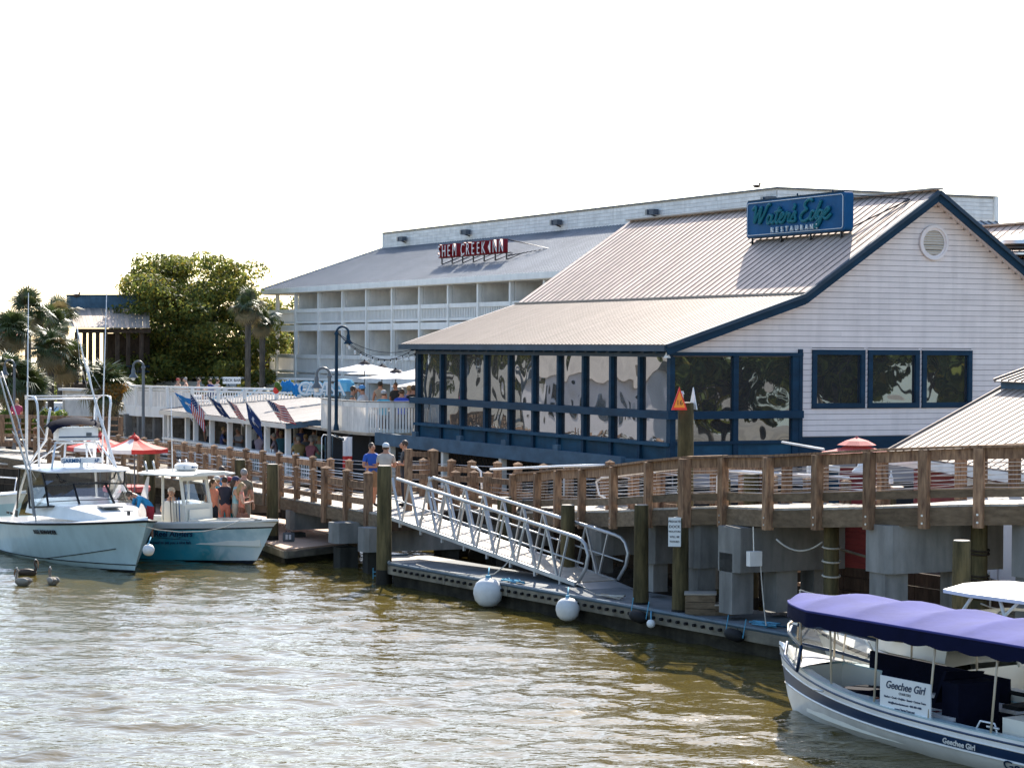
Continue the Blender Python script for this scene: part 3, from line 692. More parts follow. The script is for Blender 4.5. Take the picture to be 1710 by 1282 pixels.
# blue-grey roof beyond the parapet end and its hip
m = MB(); m.prism([HU(PU1 + .2, RV, RZ - .2), HU(PU1 + .2, RV + 11.8, RZ - .2), HU(PU1 + 5.5, RV + 15, 9.6), HU(PU1 + 5.5, RV - 5, 9.6)], (0, 0, -.1)); m.build('end_roof', M['hroof'], hotel)
m = MB()
for k in range(30): m.beam(HU(PU1 + .2, RV + k * .4, RZ - .18), HU(PU1 + 5.5, RV + k * .4, 9.62), .09, .03)
o = m.build('end_roof_seams', M['hseam'], hotel); o['kind'] = 'stuff'
for u in (8.1, 17.3, 28.6, 38.7, 49.0):
    for_ = thing('floodlight', ['twin floodlight on the hotel parapet, first from the roof\'s hip end', 'twin floodlight on the hotel parapet above the first word of the red letters', 'twin floodlight on the hotel parapet beside the restaurant ridge\'s far end', 'twin floodlight on the hotel parapet over the restaurant ridge', 'twin floodlight on the hotel parapet right beside the blue roof sign'][(8.1, 17.3, 28.6, 38.7, 49.0).index(u)], 'floodlight', HU(u, RV - .35, RZ + .4), AL, 'floodlights along the hotel parapet')
    for s_ in (-.22, .22): MB().box(HU(u + s_, RV - .3, RZ + .42), (.34, .32, .26), AL + s_).build('lamp_head', M['hseam'], for_)
    MB().beam(HU(u, RV, RZ + .2), HU(u, RV - .3, RZ + .3), .06, .06).build('bracket', M['black'], for_)
# galleries
cols = [hu(x) for x in (467, 498, 537, 577, 617, 660, 706, 754, 804, 858, 915, 972)]
cols += [cols[-1] + 4.1 * k for k in range(1, 7)]
FL = [(8.22, 6.93), (5.50, 4.0)]      # rail top, slab bottom
bpx = cols[1:]
for fi, (rt, sb) in enumerate(FL):
    sl = sb + .12
    bpiece('floor_band', M['white'], hotel, HU(-.1, -.1, sb + .17), HU(HL, -.1, sb + .17), .12, .36)
    MB().box(HU(HL / 2, 1.1, sb + .2), (2.3, HL, .2), AL).build('gallery_floor', M['hotelw'], hotel)
    bpiece('floor_band', M['white'], hotel, HU(-.1, -.1, sb + .17), HU(-.1, 12, sb + .17), .12, .36)
    bpiece('top_rail', M['white'], hotel, HU(-.1, -.12, rt - .1), HU(HL, -.12, rt - .1), .1, .22)
    bpiece('bottom_rail', M['white'], hotel, HU(-.1, -.12, sb + .50), HU(HL, -.12, sb + .50), .1, .12)
    bpiece('top_rail', M['white'], hotel, HU(-.1, -.1, rt - .1), HU(-.1, 2.2, rt - .1), .1, .22)
    MB().box(HU(-.1, 1.1, (rt + sb + .4) / 2), (2.2, .05, rt - sb - .5), AL).build('side_rail_panel', M['white'], hotel)
    m = MB(); n_ = int(HL / .2)
    for k in range(n_): m.beam(HU(k * .2, -.1, sb + .56), HU(k * .2, -.1, rt - .2), .10, .03, up=bV)
    o = m.build('balusters', M['white'], hotel); o['kind'] = 'stuff'
tops = [HE - .3, 6.95, 4.0]; bots = [8.2, 5.5, .9]
for ci, u in enumerate(cols):
    bpiece('column', M['white'], hotel, HU(u, -.14, .9), HU(u, -.14, HE - .2), .18, .2, bV)
lv = [(7.1, HE - .3), (4.15, 6.95), (.9, 4.0)]
for (z0, z1) in lv:
    for u in bpx: piece('partition', M['rail_w'], hotel, HU(u + .08, 1.0, (z0 + z1) / 2), (2.0, .12, z1 - z0), AL)
    ub = bpx[0]
    m = MB(); m.box(HU((ub + HL) / 2, 2.05, (z0 + z1) / 2), (.1, HL - ub, z1 - z0), AL); m.build('room_wall', M['hotelw'], hotel)
    for u in bpx[:-1]:
        bpiece('wall_batten', M['rail_w'], hotel, HU(u + .4, 1.97, z0 + .85), HU(u + 3.4, 1.97, z0 + .85), .04, .05)
        bpiece('wall_batten', M['rail_w'], hotel, HU(u + .4, 1.97, z0 + 1.1), HU(u + 3.4, 1.97, z0 + 1.1), .04, .05)
MB().box(HU((bpx[0] + HL) / 2, 7.5, 5.0), (10.6, HL - bpx[0], 8.6), AL).build('room_block', M['hotelw'], hotel)
# red channel letters on the hotel roof
hs = thing('rooftop_letters', 'red channel letters on a steel frame standing on the hotel roof', 'sign', HU(26, 1.5, 10.4), AL)
sv = 1.55; sz = 10.37
su0, su1 = None, None
pS = PL(733, 420, H0 + bV * sv, bV); pE = PL(846, 415, H0 + bV * sv, bV)
su0, su1 = (H0 - pS).dot(aV), (H0 - pE).dot(aV)
zc = (pS.z + pE.z) / 2
word = 'SHEM CREEK INN'
adv = {'M': 1.3, 'N': 1.15, 'I': .62, ' ': .45, 'S': .95}
tot = sum(adv.get(c, 1.0) for c in word); x = su0
ph = (su1 - su0) / tot
for ch in word:
    wd = adv.get(ch, 1.0) * ph
    if ch != ' ':
        o = text('letter', ch, .92, hs, M['sred'], frame(HU(x + wd / 2, sv, zc + .03), -aV, (0, 0, 1)) @ Matrix.Diagonal((.82, 1, 1, 1)), .12, bold=.035)
        text('neon_tube', ch, .92, o, M['sign_w'], frame(HU(x + wd / 2, sv - .135, zc + .03), -aV, (0, 0, 1)) @ Matrix.Diagonal((.80, .96, 1, 1)), .008, bold=-.012)
    x += wd
for k in range(7):
    u = su0 + .3 + k * (su1 - su0) / 6.3
    bpiece('frame_leg', M['black'], hs, HU(u, sv + .05, zc - .62), HU(u, sv + .05, zc - .3), .06, .06, aV)
    bpiece('frame_strut', M['black'], hs, HU(u, sv + .05, zc - .62), HU(u + .1, sv + 1.0, zc - .25), .05, .05)
bpiece('frame_rail', M['black'], hs, HU(su0 - .1, sv + .16, zc - .28), HU(su1 + .2, sv + .16, zc - .28), .05, .05)
m = MB(); m.tube([HU(su1 + .2, sv, zc + .35), HU(su1 + 1.9, sv + 1.4, zc - .1), HU(su1 + .2, sv, zc - .45)], .035, 5); m.build('stay_rod', M['black'], hs)
bird_sitting('gull', HU(PU1 - 1.6, RV, RZ + .96), 'small dark bird perched on the hotel parapet above the blue sign', .3)
# potted bush seen over the roof edge by the restaurant
# ================================================================== boardwalk
bw = thing('boardwalk', 'weathered timber boardwalk on concrete pile caps, ramping up past the gangway', 'boardwalk', (0, 56, 0))
def pxd(px, D, z): return PX(px, D, z)
ZW = 1.55
near_px = [(-60, 92, ZW), (60, 84.5, ZW), (200, 78, ZW), (320, 73, ZW), (444, 66.9, ZW), (545, 62.3, ZW), (616, 59.8, ZW), (652, 58.0, ZW)]
mid_px = [(705, 58.7, ZW), (755, 61, ZW), (863, 59.4, 1.6)]
ramp_px = [(863, 59.4, 1.6), (904, 57.2, 1.77), (938, 55.4, 1.93), (979, 53.4, 2.07), (1032, 50.8, 2.28), (1091, 48.1, 2.53), (1151, 45.9, 2.72), (1215, 45.6, 2.76), (1291, 43.4, 2.88), (1373, 42, 3.0), (1459, 40.7, 3.12), (1549, 40.0, 3.2), (1639, 39.5, 3.26), (1735, 39.1, 3.3), (1840, 38.7, 3.34)]
far_px = [(-60, 99, ZW), (60, 92, ZW), (200, 85, ZW), (320, 78.4, ZW), (452, 72.4, ZW), (553, 68, ZW), (640, 66.5, ZW), (790, 65, ZW), (870, 63.5, ZW)]
NP = [pxd(*p) for p in near_px]; MPp = [pxd(*p) for p in mid_px]; RP = [pxd(*p) for p in ramp_px]; FP = [pxd(*p) for p in far_px]
RF = []
for i, p in enumerate(RP):
    d = (RP[min(i + 1, len(RP) - 1)] - RP[max(i - 1, 0)]); d.z = 0; d.normalize(); RF.append(p + Vector((-d.y, d.x, 0)) * 2.5)
# planks
def planks(A, B, w_=.145, gap=.006, name='decking', maxn=900):
    m = MB()
    for (a0, a1), (b0, b1) in zip(zip(A, A[1:]), zip(B, B[1:])):
        L = ((a1 - a0).length + (b1 - b0).length) / 2; n_ = max(1, int(L / w_))
        for k in range(n_):
            t0 = k / n_ + gap / L / 2; t1 = (k + 1) / n_ - gap / L / 2
            dz = Vector((0, 0, random.uniform(-.004, .004)))
            q = [a0.lerp(a1, t0) + dz, a0.lerp(a1, t1) + dz, b0.lerp(b1, t1) + dz, b0.lerp(b1, t0) + dz]
            m.prism(q, (0, 0, -.04))
    o = m.build(name, M['plank'], bw); o['kind'] = 'stuff'; return o
planks(NP[:-1], FP[:7])
planks([NP[-2], NP[-1], MPp[0], MPp[1], MPp[2]], [FP[6], pxd(660, 66.3, ZW), pxd(705, 66, ZW), FP[7], FP[8]])
planks(RP, RF)
planks([FP[6] + V(0, 0, 0), FP[7]], [FP[6] + bV * 1.5, FP[7] + bV * 2])
# fascia boards and joists
def fascia(P, mt='wood_g', h=.33, off=0, n_='fascia_board'):
    for p, q in zip(P, P[1:]):
        bpiece(n_, M[mt], bw, p - Vector((0, 0, .045 + h / 2)), q - Vector((0, 0, .045 + h / 2)), .07, h)
fascia(NP); fascia([NP[-1]] + MPp, 'wood_d'); fascia(RP[:-1], 'wood_g')
for A, B in ((NP, FP), (RP, RF)):
    for t in (.25, .5, .75, 1):
        for i in range(len(A) - 1):
            if i + 1 >= len(B): continue
            bpiece('joist', M['wood_d'], bw, A[i].lerp(B[i], t) - V(0, 0, .2), A[i + 1].lerp(B[i + 1], t) - V(0, 0, .2), .07, .26)

def post(p, z0, z1, w_=.15, mt='wood', par=None, point=True, rz=AL, name='post'):
    m = MB(); h = w_ / 2; c = Vector((p.x, p.y, 0))
    Mr = Matrix.Rotation(rz, 3, 'Z')
    def rg(z, s_): return [c + Mr @ Vector((x * h * s_, y * h * s_, 0)) + Vector((0, 0, z)) for x, y in ((-1, -1), (1, -1), (1, 1), (-1, 1))]
    rings = [rg(z0, 1), rg(z1 - (.1 if point else 0), 1)]
    if point: rings += [rg(z1 - .085, 1.12), rg(z1 - .06, 1.12), rg(z1, .05)]
    m.loft(rings, True, True)
    return m.build(name, M[mt], par or bw)
def along(P, step):
    """points every step metres along a polyline, with direction"""
    out = []; acc = 0; tot = sum((b - a).length for a, b in zip(P, P[1:])); n_ = int(round(tot / step)); st = tot / n_
    tgt = 0; s0 = 0
    for a, b in zip(P, P[1:]):
        L = (b - a).length
        while tgt <= s0 + L + 1e-4 and len(out) <= n_:
            out.append(a.lerp(b, (tgt - s0) / L)); tgt += st
        s0 += L
    return out
def cables(P, hs, r_=.008, mt='steel', name='cable'):
    for h in hs:
        m = MB()
        for p, q in zip(P, P[1:]): m.tube(sag(p + V(0, 0, h), q + V(0, 0, h), random.uniform(0, .012), 3), r_, 4)
        m.build(name, M[mt], bw)
def boards(P, h, hh, mt='wood', thick=.05, name='rail_board', off=Vector((0, 0, 0))):
    for p, q in zip(P, P[1:]): bpiece(name, M[mt], bw, p + off + V(0, 0, h), q + off + V(0, 0, h), thick, hh)
# left walkway, near rail at measured posts
nposts = [(320, 73.2), (344, 72), (367, 70.8), (392, 69.3), (417, 68.1), (444, 66.9), (470, 65.7), (497, 64.6), (525, 63.4), (546, 62.3)]
NPp = [pxd(x, D, ZW) for x, D in nposts]
left_ext = along([pxd(60, 84.5, ZW), pxd(200, 78, ZW), pxd(320, 73.2, ZW)], 1.35)[:-1]
for p in left_ext + NPp[:-1]: post(p, ZW - .35, ZW + .98, .15)
post(NPp[-1], ZW - .5, ZW + 1.1, .24)
cables(left_ext + NPp, (.35, .5, .65, .8, .9)); boards(left_ext + NPp, .2, .13)
e1 = [NPp[-1], pxd(581, 61, ZW), pxd(616, 59.8, ZW)]
for p in e1[1:]: post(p, ZW - .48, ZW + 1.1, .2)
boards(e1, .70, .17); boards(e1, .25, .17); cables(e1, (.4, .5, .6, .84, .93, 1.0))
fposts = along([pxd(60, 92, ZW), pxd(200, 85, ZW), pxd(320, 78.4, ZW), pxd(452, 72.4, ZW), pxd(553, 68, ZW)], 1.4)
for p in fposts: post(p, ZW - .1, ZW + 1.05, .18)
boards(fposts, .80, .17); boards(fposts, .2, .14); cables(fposts, (.35, .48, .6, .95))
f2 = [pxd(x, D, ZW) for x, D in ((553, 68), (584, 67.2), (640, 66.5), (668, 66.3))]
for p in f2[1:]: post(p, ZW - .1, ZW + 1.05, .18)
cables(f2, (.3, .45, .6, .75, .9, 1.0)); boards(f2, .2, .14)
g = [pxd(683, 60.2, ZW), pxd(724, 60.6, ZW)]
bpiece('gate_post', M['wood'], bw, g[0] - V(0, 0, .4), g[0] + V(0, 0, 1.68), .17, .17, aV); post(g[1], ZW - .5, ZW + 1.68, .22, name='gate_post')
bpiece('gate_rail', M['wood'], bw, g[0] + V(0, 0, 1.55), g[1] + V(0, 0, 1.5), .06, .14); bpiece('gate_rail', M['wood'], bw, g[0] + V(0, 0, .95), g[1] + V(0, 0, .9), .06, .14)
cables(g, (1.1, 1.25, 1.35), .007)
lp = [pxd(x, D, ZW) for x, D in ((724, 60.6), (762, 61), (793, 61), (816, 60.6), (863, 59.4))]
for p in lp[1:4]: post(p, ZW - .5, ZW + 1.07, .19)
boards(lp, .82, .15); boards(lp, .25, .14); cables(lp, (.4, .52, .64), .007)
lp2 = [pxd(x, D, ZW) for x, D in ((668, 66.3), (708, 66), (755, 65.6), (789, 65), (832, 64.5), (866, 64), (909, 63.3), (952, 62.6), (1004, 61.5))]
for p in lp2[1:]: post(p, ZW - .2, ZW + 1.15, .19)
cables(lp2, (.35, .5, .65, .8, .98), .008); boards(lp2, .2, .14); boards(lp2[:4], .84, .15)
# ramp near rail
RPo = RP[:-1]
for i, p in enumerate(RPo):
    d = (RP[min(i + 1, len(RP) - 1)] - RP[max(i - 1, 0)]); rz = math.atan2(d.y, d.x)
    outw = Vector((d.y, -d.x, 0)).normalized() * .09
    zt = p.z + 1.0
    o = post(p + outw, p.z - .42, zt, .17 if i != 6 else .2, rz=rz, point=False)
    m = MB()
    for zz in (-.32, -.18): m.tube([p + outw * 1.0 + V(0, 0, zz), p + outw * 2.1 + V(0, 0, zz)], .022, 6)
    m.build('bolt', M['steel'], o)
for p, q in zip(RPo, RPo[1:]):
    bpiece('cap_rail', M['wood'], bw, p + V(0, 0, 1.03), q + V(0, 0, 1.03), .22, .045)
    bpiece('top_rail', M['wood'], bw, p + V(0, 0, .9), q + V(0, 0, .9), .045, .2)
    bpiece('toe_rail', M['wood_g'], bw, p + V(0, 0, .2), q + V(0, 0, .2), .045, .15)
cables(RPo, [.3 + k * .075 for k in range(7)], .006)
# ramp far rail and white handrails
for i in range(0, len(RF) - 1):
    p = RF[i]
    post(p, p.z - .3, p.z + .98, .17, point=False, rz=AL)
for p, q in zip(RF, RF[1:]):
    bpiece('top_rail', M['wood'], bw, p + V(0, 0, .92), q + V(0, 0, .92), .06, .15); bpiece('toe_rail', M['wood_g'], bw, p + V(0, 0, .2), q + V(0, 0, .2), .045, .14)
cables(RF[:-1], [.32 + k * .11 for k in range(5)], .006)
HP = [RP[i].lerp(RF[i], .16) + V(0, 0, .84) for i in range(4, len(RP) - 1)]
st = HP[0]; st0 = RP[3].lerp(RF[3], .16) + V(0, 0, .80)
MB().tube([st0 + V(.1, 0, -.48), st0 + V(-.05, .05, -.42), st0 + V(-.12, .12, -.1), st0] + HP, .025, 8).build('handrail', M['pipe_w'], bw, smooth=True)
h2 = [pxd(806, 62.6, 2.0), pxd(804, 62.6, 2.5), pxd(797, 62.6, 2.6), pxd(788, 62.7, 2.62)]
MB().tube(h2, .03, 8).build('handrail', M['pipe_w'], bw, smooth=True)
MB().tube([pxd(820, 61.5, 2.62), pxd(940, 58.5, 2.88), pxd(1010, 56.5, 3.02)], .03, 8).build('handrail', M['pipe_w'], bw, smooth=True)
hq = [pxd(x, D, z) for x, D, z in ((1200, 48.3, 2.75), (1200, 48.3, 3.22), (1204, 48.2, 3.32), (1218, 48.0, 3.36), (1300, 47.5, 3.33), (1420, 47, 3.28))]
MB().tube(hq, .028, 8).build('handrail', M['pipe_w'], bw, smooth=True)
# inner lower walk with pointed posts between ramp and restaurant
lw = along([pxd(1020, 56.5, 1.93), pxd(1130, 54.0, 1.93), pxd(1300, 50.5, 1.93), pxd(1480, 48.0, 1.93)], 1.15)
for p in lw: post(p, 1.2, 3.15, .17)
cables(lw, (.4, .6, .8, 1.0)); boards(lw, .2, .14)
planks([pxd(880, 61.4, 1.6), pxd(1130, 54.2, 1.9), pxd(1480, 48.2, 1.9)], [pxd(900, 63.8, 1.6), pxd(1130, 58, 1.9), pxd(1480, 54, 1.9)])
# concrete pile caps and their piles
def cap(pl, pr_, ztop, zbot, name='pile_cap', depth=None, piles=((.35,), ), pz='conc_d'):
    pass
def capbox(pc, Ln, Wd, ztop, zbot, piles, pw=.36, mt='conc'):
    """pc: the corner nearest the creek (low v, low u)"""
    c = pc + bV * Ln / 2 + aV * Wd / 2; m = MB(); h = (ztop - zbot)
    poly = [pc + aV * .1, pc + bV * .1, pc + bV * Ln, pc + bV * Ln + aV * Wd, pc + bV * .1 + aV * Wd, pc + aV * (Wd - .1)]
    poly = [Vector((p.x, p.y, zbot)) for p in poly]
    m.prism(poly, (0, 0, h)); o = m.build('pile_cap', M[mt], bw)
    for q in piles:
        qq = pc + bV * q + aV * Wd / 2
        piece('concrete_pile', M['conc'], bw, (qq.x, qq.y, (zbot + .55) / 2 + .25), (pw, pw, zbot - .3), AL)
        piece('wet_pile', M['conc_d'], bw, (qq.x, qq.y, -.3), (pw + .015, pw + .015, 1.7), AL)
capbox(pxd(1232, 44.2, 0), 2.6, .8, 2.42, 1.52, (.25, 1.3, 2.2), .5)
capbox(pxd(1165, 45.9, 0), 2.6, .55, 2.36, 1.44, (.3,), .42)
capbox(pxd(1486, 40.2, 0), 2.6, .8, 2.80, 1.92, (.3, 1.9), .5)
capbox(pxd(1735, 39.0, 0), 2.6, .8, 2.9, 1.96, (.3,), .5)
capbox(pxd(562, 59.9, 0), 3.4, .65, 1.22, .66, (.42,), .5)
capbox(pxd(612, 58.5, 0), 5.6, .65, 1.2, .56, (.3, 2.6, 4.6), .34)
capbox(pxd(488, 64.5, 0), 2.2, .6, 1.2, .65, (.3,), .36)
capbox(pxd(360, 70.5, 0), 2.2, .6, 1.2, .65, (.3,), .36)
capbox(pxd(1000, 52.2, 0), 2.4, .6, 1.8, 1.1, (.3, 1.6), .36)
capbox(pxd(1090, 48.2, 0), 2.4, .6, 2.15, 1.3, (.3, 1.6), .36)
capbox(pxd(820, 60.8, 0), 2.4, .6, 1.2, .6, (.3, 1.6), .36)
# electric box hung on the first big cap
eb = thing('junction_box', 'dented grey metal box hanging on the wide concrete pile cap', 'junction box', pxd(1260, 45, 1.7), AL)
p = pxd(1259, 43.75, 1.84)
m = MB(); m.prism([p + bV * -.14 + V(0, 0, -.12), p + bV * .14 + V(0, 0, -.12), p + bV * .14 + V(0, 0, .17), p + bV * -.14 + V(0, 0, .17)], -aV * .14)
m.build('box', M['rail_w'], eb); MB().tube([p + V(0, 0, .17) - aV * .05, p + V(0, 0, .65) - aV * .02], .012, 5).build('conduit', M['steel'], eb)
MB().tube(sag(p + bV * .13 + V(0, 0, -.1) - aV * .1, pxd(1283, 43.2, .6), .1, 6), .012, 5).build('cable', M['rope'], eb)

# ================================================================== wooden pilings
def piling(px, D, z1, r_=.17, z0=-.6, label='', grp='wooden mooring piles', extra=None, wet=.55):
    p = pxd(px, D, 0); t = thing('piling', label, 'piling', (p.x, p.y, 0), 0, grp)
    m = MB(); zs = [wet, wet + (z1 - wet) * .3, wet + (z1 - wet) * .7, z1 - .02, z1]
    rr_ = [r_ * 1.05, r_ * 1.0, r_ * .98, r_ * .96, r_ * .9]
    if wet > z0: m.lathe(list(zip(rr_, zs)), p, 14)
    m.build('shaft', M['pile'], t, smooth=40)
    MB().lathe([(r_ * 1.1, z0), (r_ * 1.07, wet)], p, 14).build('wet_foot', M['pile_wet'], t, smooth=40)
    MB().lathe([(r_ * .88, z1 - .01), (r_ * .86, z1 + .012)], p, 14).build('cut_top', M['plank'], t)
    return t, p
piling(643, 56.2, 2.98, .19, label='tall dark piling at the dock\'s pointed end, beside the gangway top', wet=.35)
piling(1073, 47.2, 2.66, .16, label='piling right of the gangway\'s foot, on the dock back edge', wet=.6)
tp, pp = piling(1139, 45.9, 2.5, .17, label='piling that carries the white private dock notice', wet=.6)
piling(950, 52.4, 2.28, .17, label='piling behind the lower half of the gangway, under the first ramp posts')
piling(844, 58.4, 2.05, .2, label='piling behind the middle of the gangway, under the landing')
piling(456, 63.8, 2.6, .17, label='piling rising between the walkway posts right of the tourist group')
piling(402, 68.2, 2.5, .17, label='dark piling directly behind the tourist group\'s tallest man')
piling(1391, 42.6, 2.85, .15, label='piling wrapped with pale rope between the two big pile caps', extra=1)
piling(1638, 40.4, 3.0, .16, label='piling bound with dark rope in front of the white shop doors')
piling(1609, 37.4, 2.78, .16, label='short squared off piling beside the blue water jug')
piling(1211, 49.3, 3.1, .15, label='piling behind the ramp rail near its corner', grp='wooden mooring piles')
piling(1256, 48.6, 3.25, .17, label='piling top behind the ramp cables, right of the rail corner')
piling(250, 74, 2.75, .2, label='thick piling standing beside the red umbrellas')
def wraps(px, D, r_, zs, mt, label):
    p = pxd(px, D, 0); t = thing('mooring_rope', label, 'rope', (p.x, p.y, zs[0]))
    m = MB()
    for z in zs: m.tube([p + V(r_ * math.cos(k / 12 * 6.283), r_ * math.sin(k / 12 * 6.283), z + .02 * math.sin(k / 2)) for k in range(13)], .02, 5)
    m.build('coil', M[mt], t, smooth=True); return t, p
t, p = wraps(1391, 42.6, .17, (1.65, 1.93, 2.2), 'rope', 'pale rope looped round the piling between the pile caps')
MB().tube(sag(p + V(-.17, 0, 2.3), p + V(-1.0, .5, 2.3), .2), .018, 5).build('tail', M['rope'], t, smooth=True)
t, p = wraps(1638, 40.4, .185, (1.5, 1.56, 1.62, 1.7, 1.78, 1.84, 1.9, 2.3, 2.36), 'wood_d', 'dark rope bound many turns round the piling by the shop doors')
MB().tube(sag(p + V(.18, 0, 1.95), p + V(.2, -.05, 1.3), -.1), .02, 5).build('tail', M['rope'], t, smooth=True)
MB().tube(sag(p + V(.0, -.18, 1.4), p + V(1.2, .2, 1.35), .12), .015, 5).build('tail', M['rope'], t, smooth=True)

# dock notice
ns = thing('private_dock_sign', 'white PRIVATE DOCK notice nailed on the piling by the dock boxes', 'sign', PY(1126, 888, 45.7))
c = PY(1126.5, 888, 45.68)
Rz = Vector((math.cos(-.12), math.sin(-.12), 0)); up_ = V(.02, 0, 1)
F_ = frame(c, Rz, up_)
piece('board', M['sign_w'], ns, None, (.26, .60, .012), M=F_)
for k, (s_, z_, mt_, sz_) in enumerate((('PRIVATE', .215, 'ink', .068), ('DOCK', .11, 'ink', .078), ('VIOLATORS', .01, 'ink', .046), ('WILL BE', -.10, 'ink', .055), ('TOWED', -.20, 'ink', .055))):
    text('lettering', s_, sz_, ns, M[mt_], F_ @ Matrix.Translation((0, z_, .009)), .002, bold=.0015)
# navigation marker
npile, npp = piling(1146, 49.8, 4.78, .185, label='tall marker piling that carries the orange triangle 16', grp='wooden mooring piles')
dm = thing('channel_marker', 'orange triangle board with red edge and number 16 on the tall pile', 'sign', PY(1134, 665, 49.5))
def tri(c, w_, h_, ax, thick, nm, mt_, par, dz=0):
    ax = Vector(ax).normalized(); nrm = ax.cross(Vector((0, 0, 1)))
    P = [c - ax * w_ / 2 + V(0, 0, -h_ / 2), c + ax * w_ / 2 + V(0, 0, -h_ / 2), c + V(0, 0, h_ / 2)]
    m = MB(); m.prism([p + nrm * dz for p in P], -nrm * thick); return m.build(nm, M[mt_], par)
cax = V(1, .25, 0); cc = PY(1134.5, 665, 49.5)
tri(cc, .37, .52, cax, .02, 'edge_board', 'redband', dm)
tri(cc + V(0, 0, -.022), .26, .37, cax, .012, 'face', 'orange', dm, .012)
text('number', '16', .155, dm, M['ink'], frame(cc + V(0, 0, -.10) + cax.normalized().cross(V(0, 0, 1)) * .016, cax, (0, 0, 1)), .002)
wt = thing('side_marker', 'white triangular marker board on the far face of the tall pile', 'sign', PY(1157, 664, 49.9))
tri(PY(1157, 665, 49.95), .40, .50, V(.35, -.9, 0), .02, 'face', 'sign_w', wt)
nb_ = MB(); nb_.lathe([(.03, 0), (.03, .12), (.05, .14), (.02, .2)], PY(1139, 668, 49.7), 8); nb_.build('bracket', M['steel'], dm)

# ================================================================== gangway
gw = thing('gangway', 'aluminium truss gangway sloping from the boardwalk down to the floating dock', 'gangway', pxd(655, 54.5, 1.85))
GA = pxd(656, 57.5, 1.55); GB = pxd(963.5, 50.5, .62)
gd = (GB - GA); gdir = gd.normalized(); gn = Vector((-gd.y, gd.x, 0)).normalized() * 1.12
NN = 15
for side, off in ((0, Vector((0, 0, 0))), (1, gn)):
    A_, B_ = GA + off, GB + off
    bpiece('bottom_chord', M['alu'], gw, A_ , B_, .07, .10)
    tp0, tp1 = A_ + V(0, 0, 1.07) + gdir * .25, B_ + V(0, 0, 1.07) - gdir * .0
    hh = [tp0]
    if side == 1: hh = [A_ + V(0, 0, .35) - gdir * .08, A_ + V(0, 0, .75) - gdir * .05, A_ + V(0, 0, .98) + gdir * .05, A_ + V(0, 0, 1.06) + gdir * .2]
    endc = [tp1, tp1 + gdir * .22 + V(0, 0, -.02), tp1 + gdir * .38 + V(0, 0, -.1), tp1 + gdir * .5 + V(0, 0, -.32), tp1 + gdir * .42 + V(0, 0, -.62), tp1 + gdir * .12 + V(0, 0, -1.0)]
    MB().tube(hh + endc, .042, 10).build('handrail', M['alu'], gw, smooth=True)
    MB().tube([A_ + V(0, 0, .52), B_ + V(0, 0, .52) + gdir * .3], .02, 6).build('mid_rail', M['alu'], gw, smooth=True)
    for k in range(9):
        t0 = (k + .5) / 9.3; bse = A_.lerp(B_, t0); top = A_.lerp(B_, t0 - .03) + V(0, 0, 1.05)
        bpiece('upright', M['alu'], gw, bse, A_.lerp(B_, t0 - .055) + V(0, 0, 1.05), .05, .055, gn)
        bpiece('diagonal', M['alu'], gw, bse + gdir * .06, A_.lerp(B_, t0 + .05) + V(0, 0, 1.05), .038, .045, gn)
for k in range(26):
    t0 = (k + .5) / 26; bpiece('tread_panel', M['plank'], gw, GA.lerp(GB, t0) + gn * .04 + V(0, 0, .02), GA.lerp(GB, t0) + gn * .96 + V(0, 0, .02), gd.length / 26 - .003, .03, gn.cross(gd).normalized() * -1)
for k in range(8):
    q = GA.lerp(GB, (k + .4) / 8); bpiece('cross_beam', M['alu'], gw, q - V(0, 0, .07), q + gn - V(0, 0, .07), .05, .06)
    bpiece('foot_bracket', M['alu'], gw, q - V(0, 0, .16), q + V(0, 0, -.05), .06, .05, gn)
m = MB(); m.prism([GB + V(0, 0, .0), GB + gn, GB + gn + gdir * .75 + V(0, 0, -.03), GB + gdir * .75 + V(0, 0, -.03)], (0, 0, .015)); m.build('landing_flap', M['alu'], gw)
hoses = thing('shore_hose', 'thin grey hose looping down from the gangway onto the dock edge', 'hose', PY(880, 800, 51.5))
MB().tube([PY(883, 864, 51.8), PY(876, 880, 51.7), PY(867, 905, 51.6), PY(855, 930, 51.5), PY(842, 945, 51.3), PY(825, 958, 51.2), PY(800, 961, 51.4), PY(760, 957, 51.9), PY(720, 950, 52.4), PY(695, 942, 52.9)], .014, 6).build('hose', M['rope'], hoses, smooth=True)

# ================================================================== floating dock
fd = thing('floating_dock', 'long floating dock with grey top, blue rubber edge and timber waler', 'dock', (0, 48, 0))
F0 = pxd(652, 55.7, .55); F1 = pxd(1316, 42.3, .55); fdv = (F1 - F0).normalized(); F1 = F0 + fdv * 17.2
fn = Vector((-fdv.y, fdv.x, 0)) * 1.95
FL_ = F0 - fdv * .4; tipL = F0 - fdv * 1.7 + fn * .45
n_ = 7
for k in range(n_):
    a_, b_ = F0.lerp(F1, k / n_) + fdv * .01, F0.lerp(F1, (k + 1) / n_) - fdv * .01
    m = MB(); m.prism([a_ + fn * .02 - V(0, 0, .05), b_ + fn * .02 - V(0, 0, .05), b_ + fn - V(0, 0, .05), a_ + fn - V(0, 0, .05)], (0, 0, .05)); m.build('deck_panel', M['dockg'], fd)
m = MB(); m.prism([F0 - V(0, 0, .05), F0 + fn - V(0, 0, .05), F0 + fn - fdv * 1.4 - V(0, 0, .05), tipL - V(0, 0, .05)], (0, 0, .05)); m.build('end_panel', M['plank'], fd)
MB().tube([tipL + fn * .3, tipL, F0, F1 + V(0, 0, 0)], .05, 8).build('edge_bumper', M['dock_edge'], fd, smooth=40)
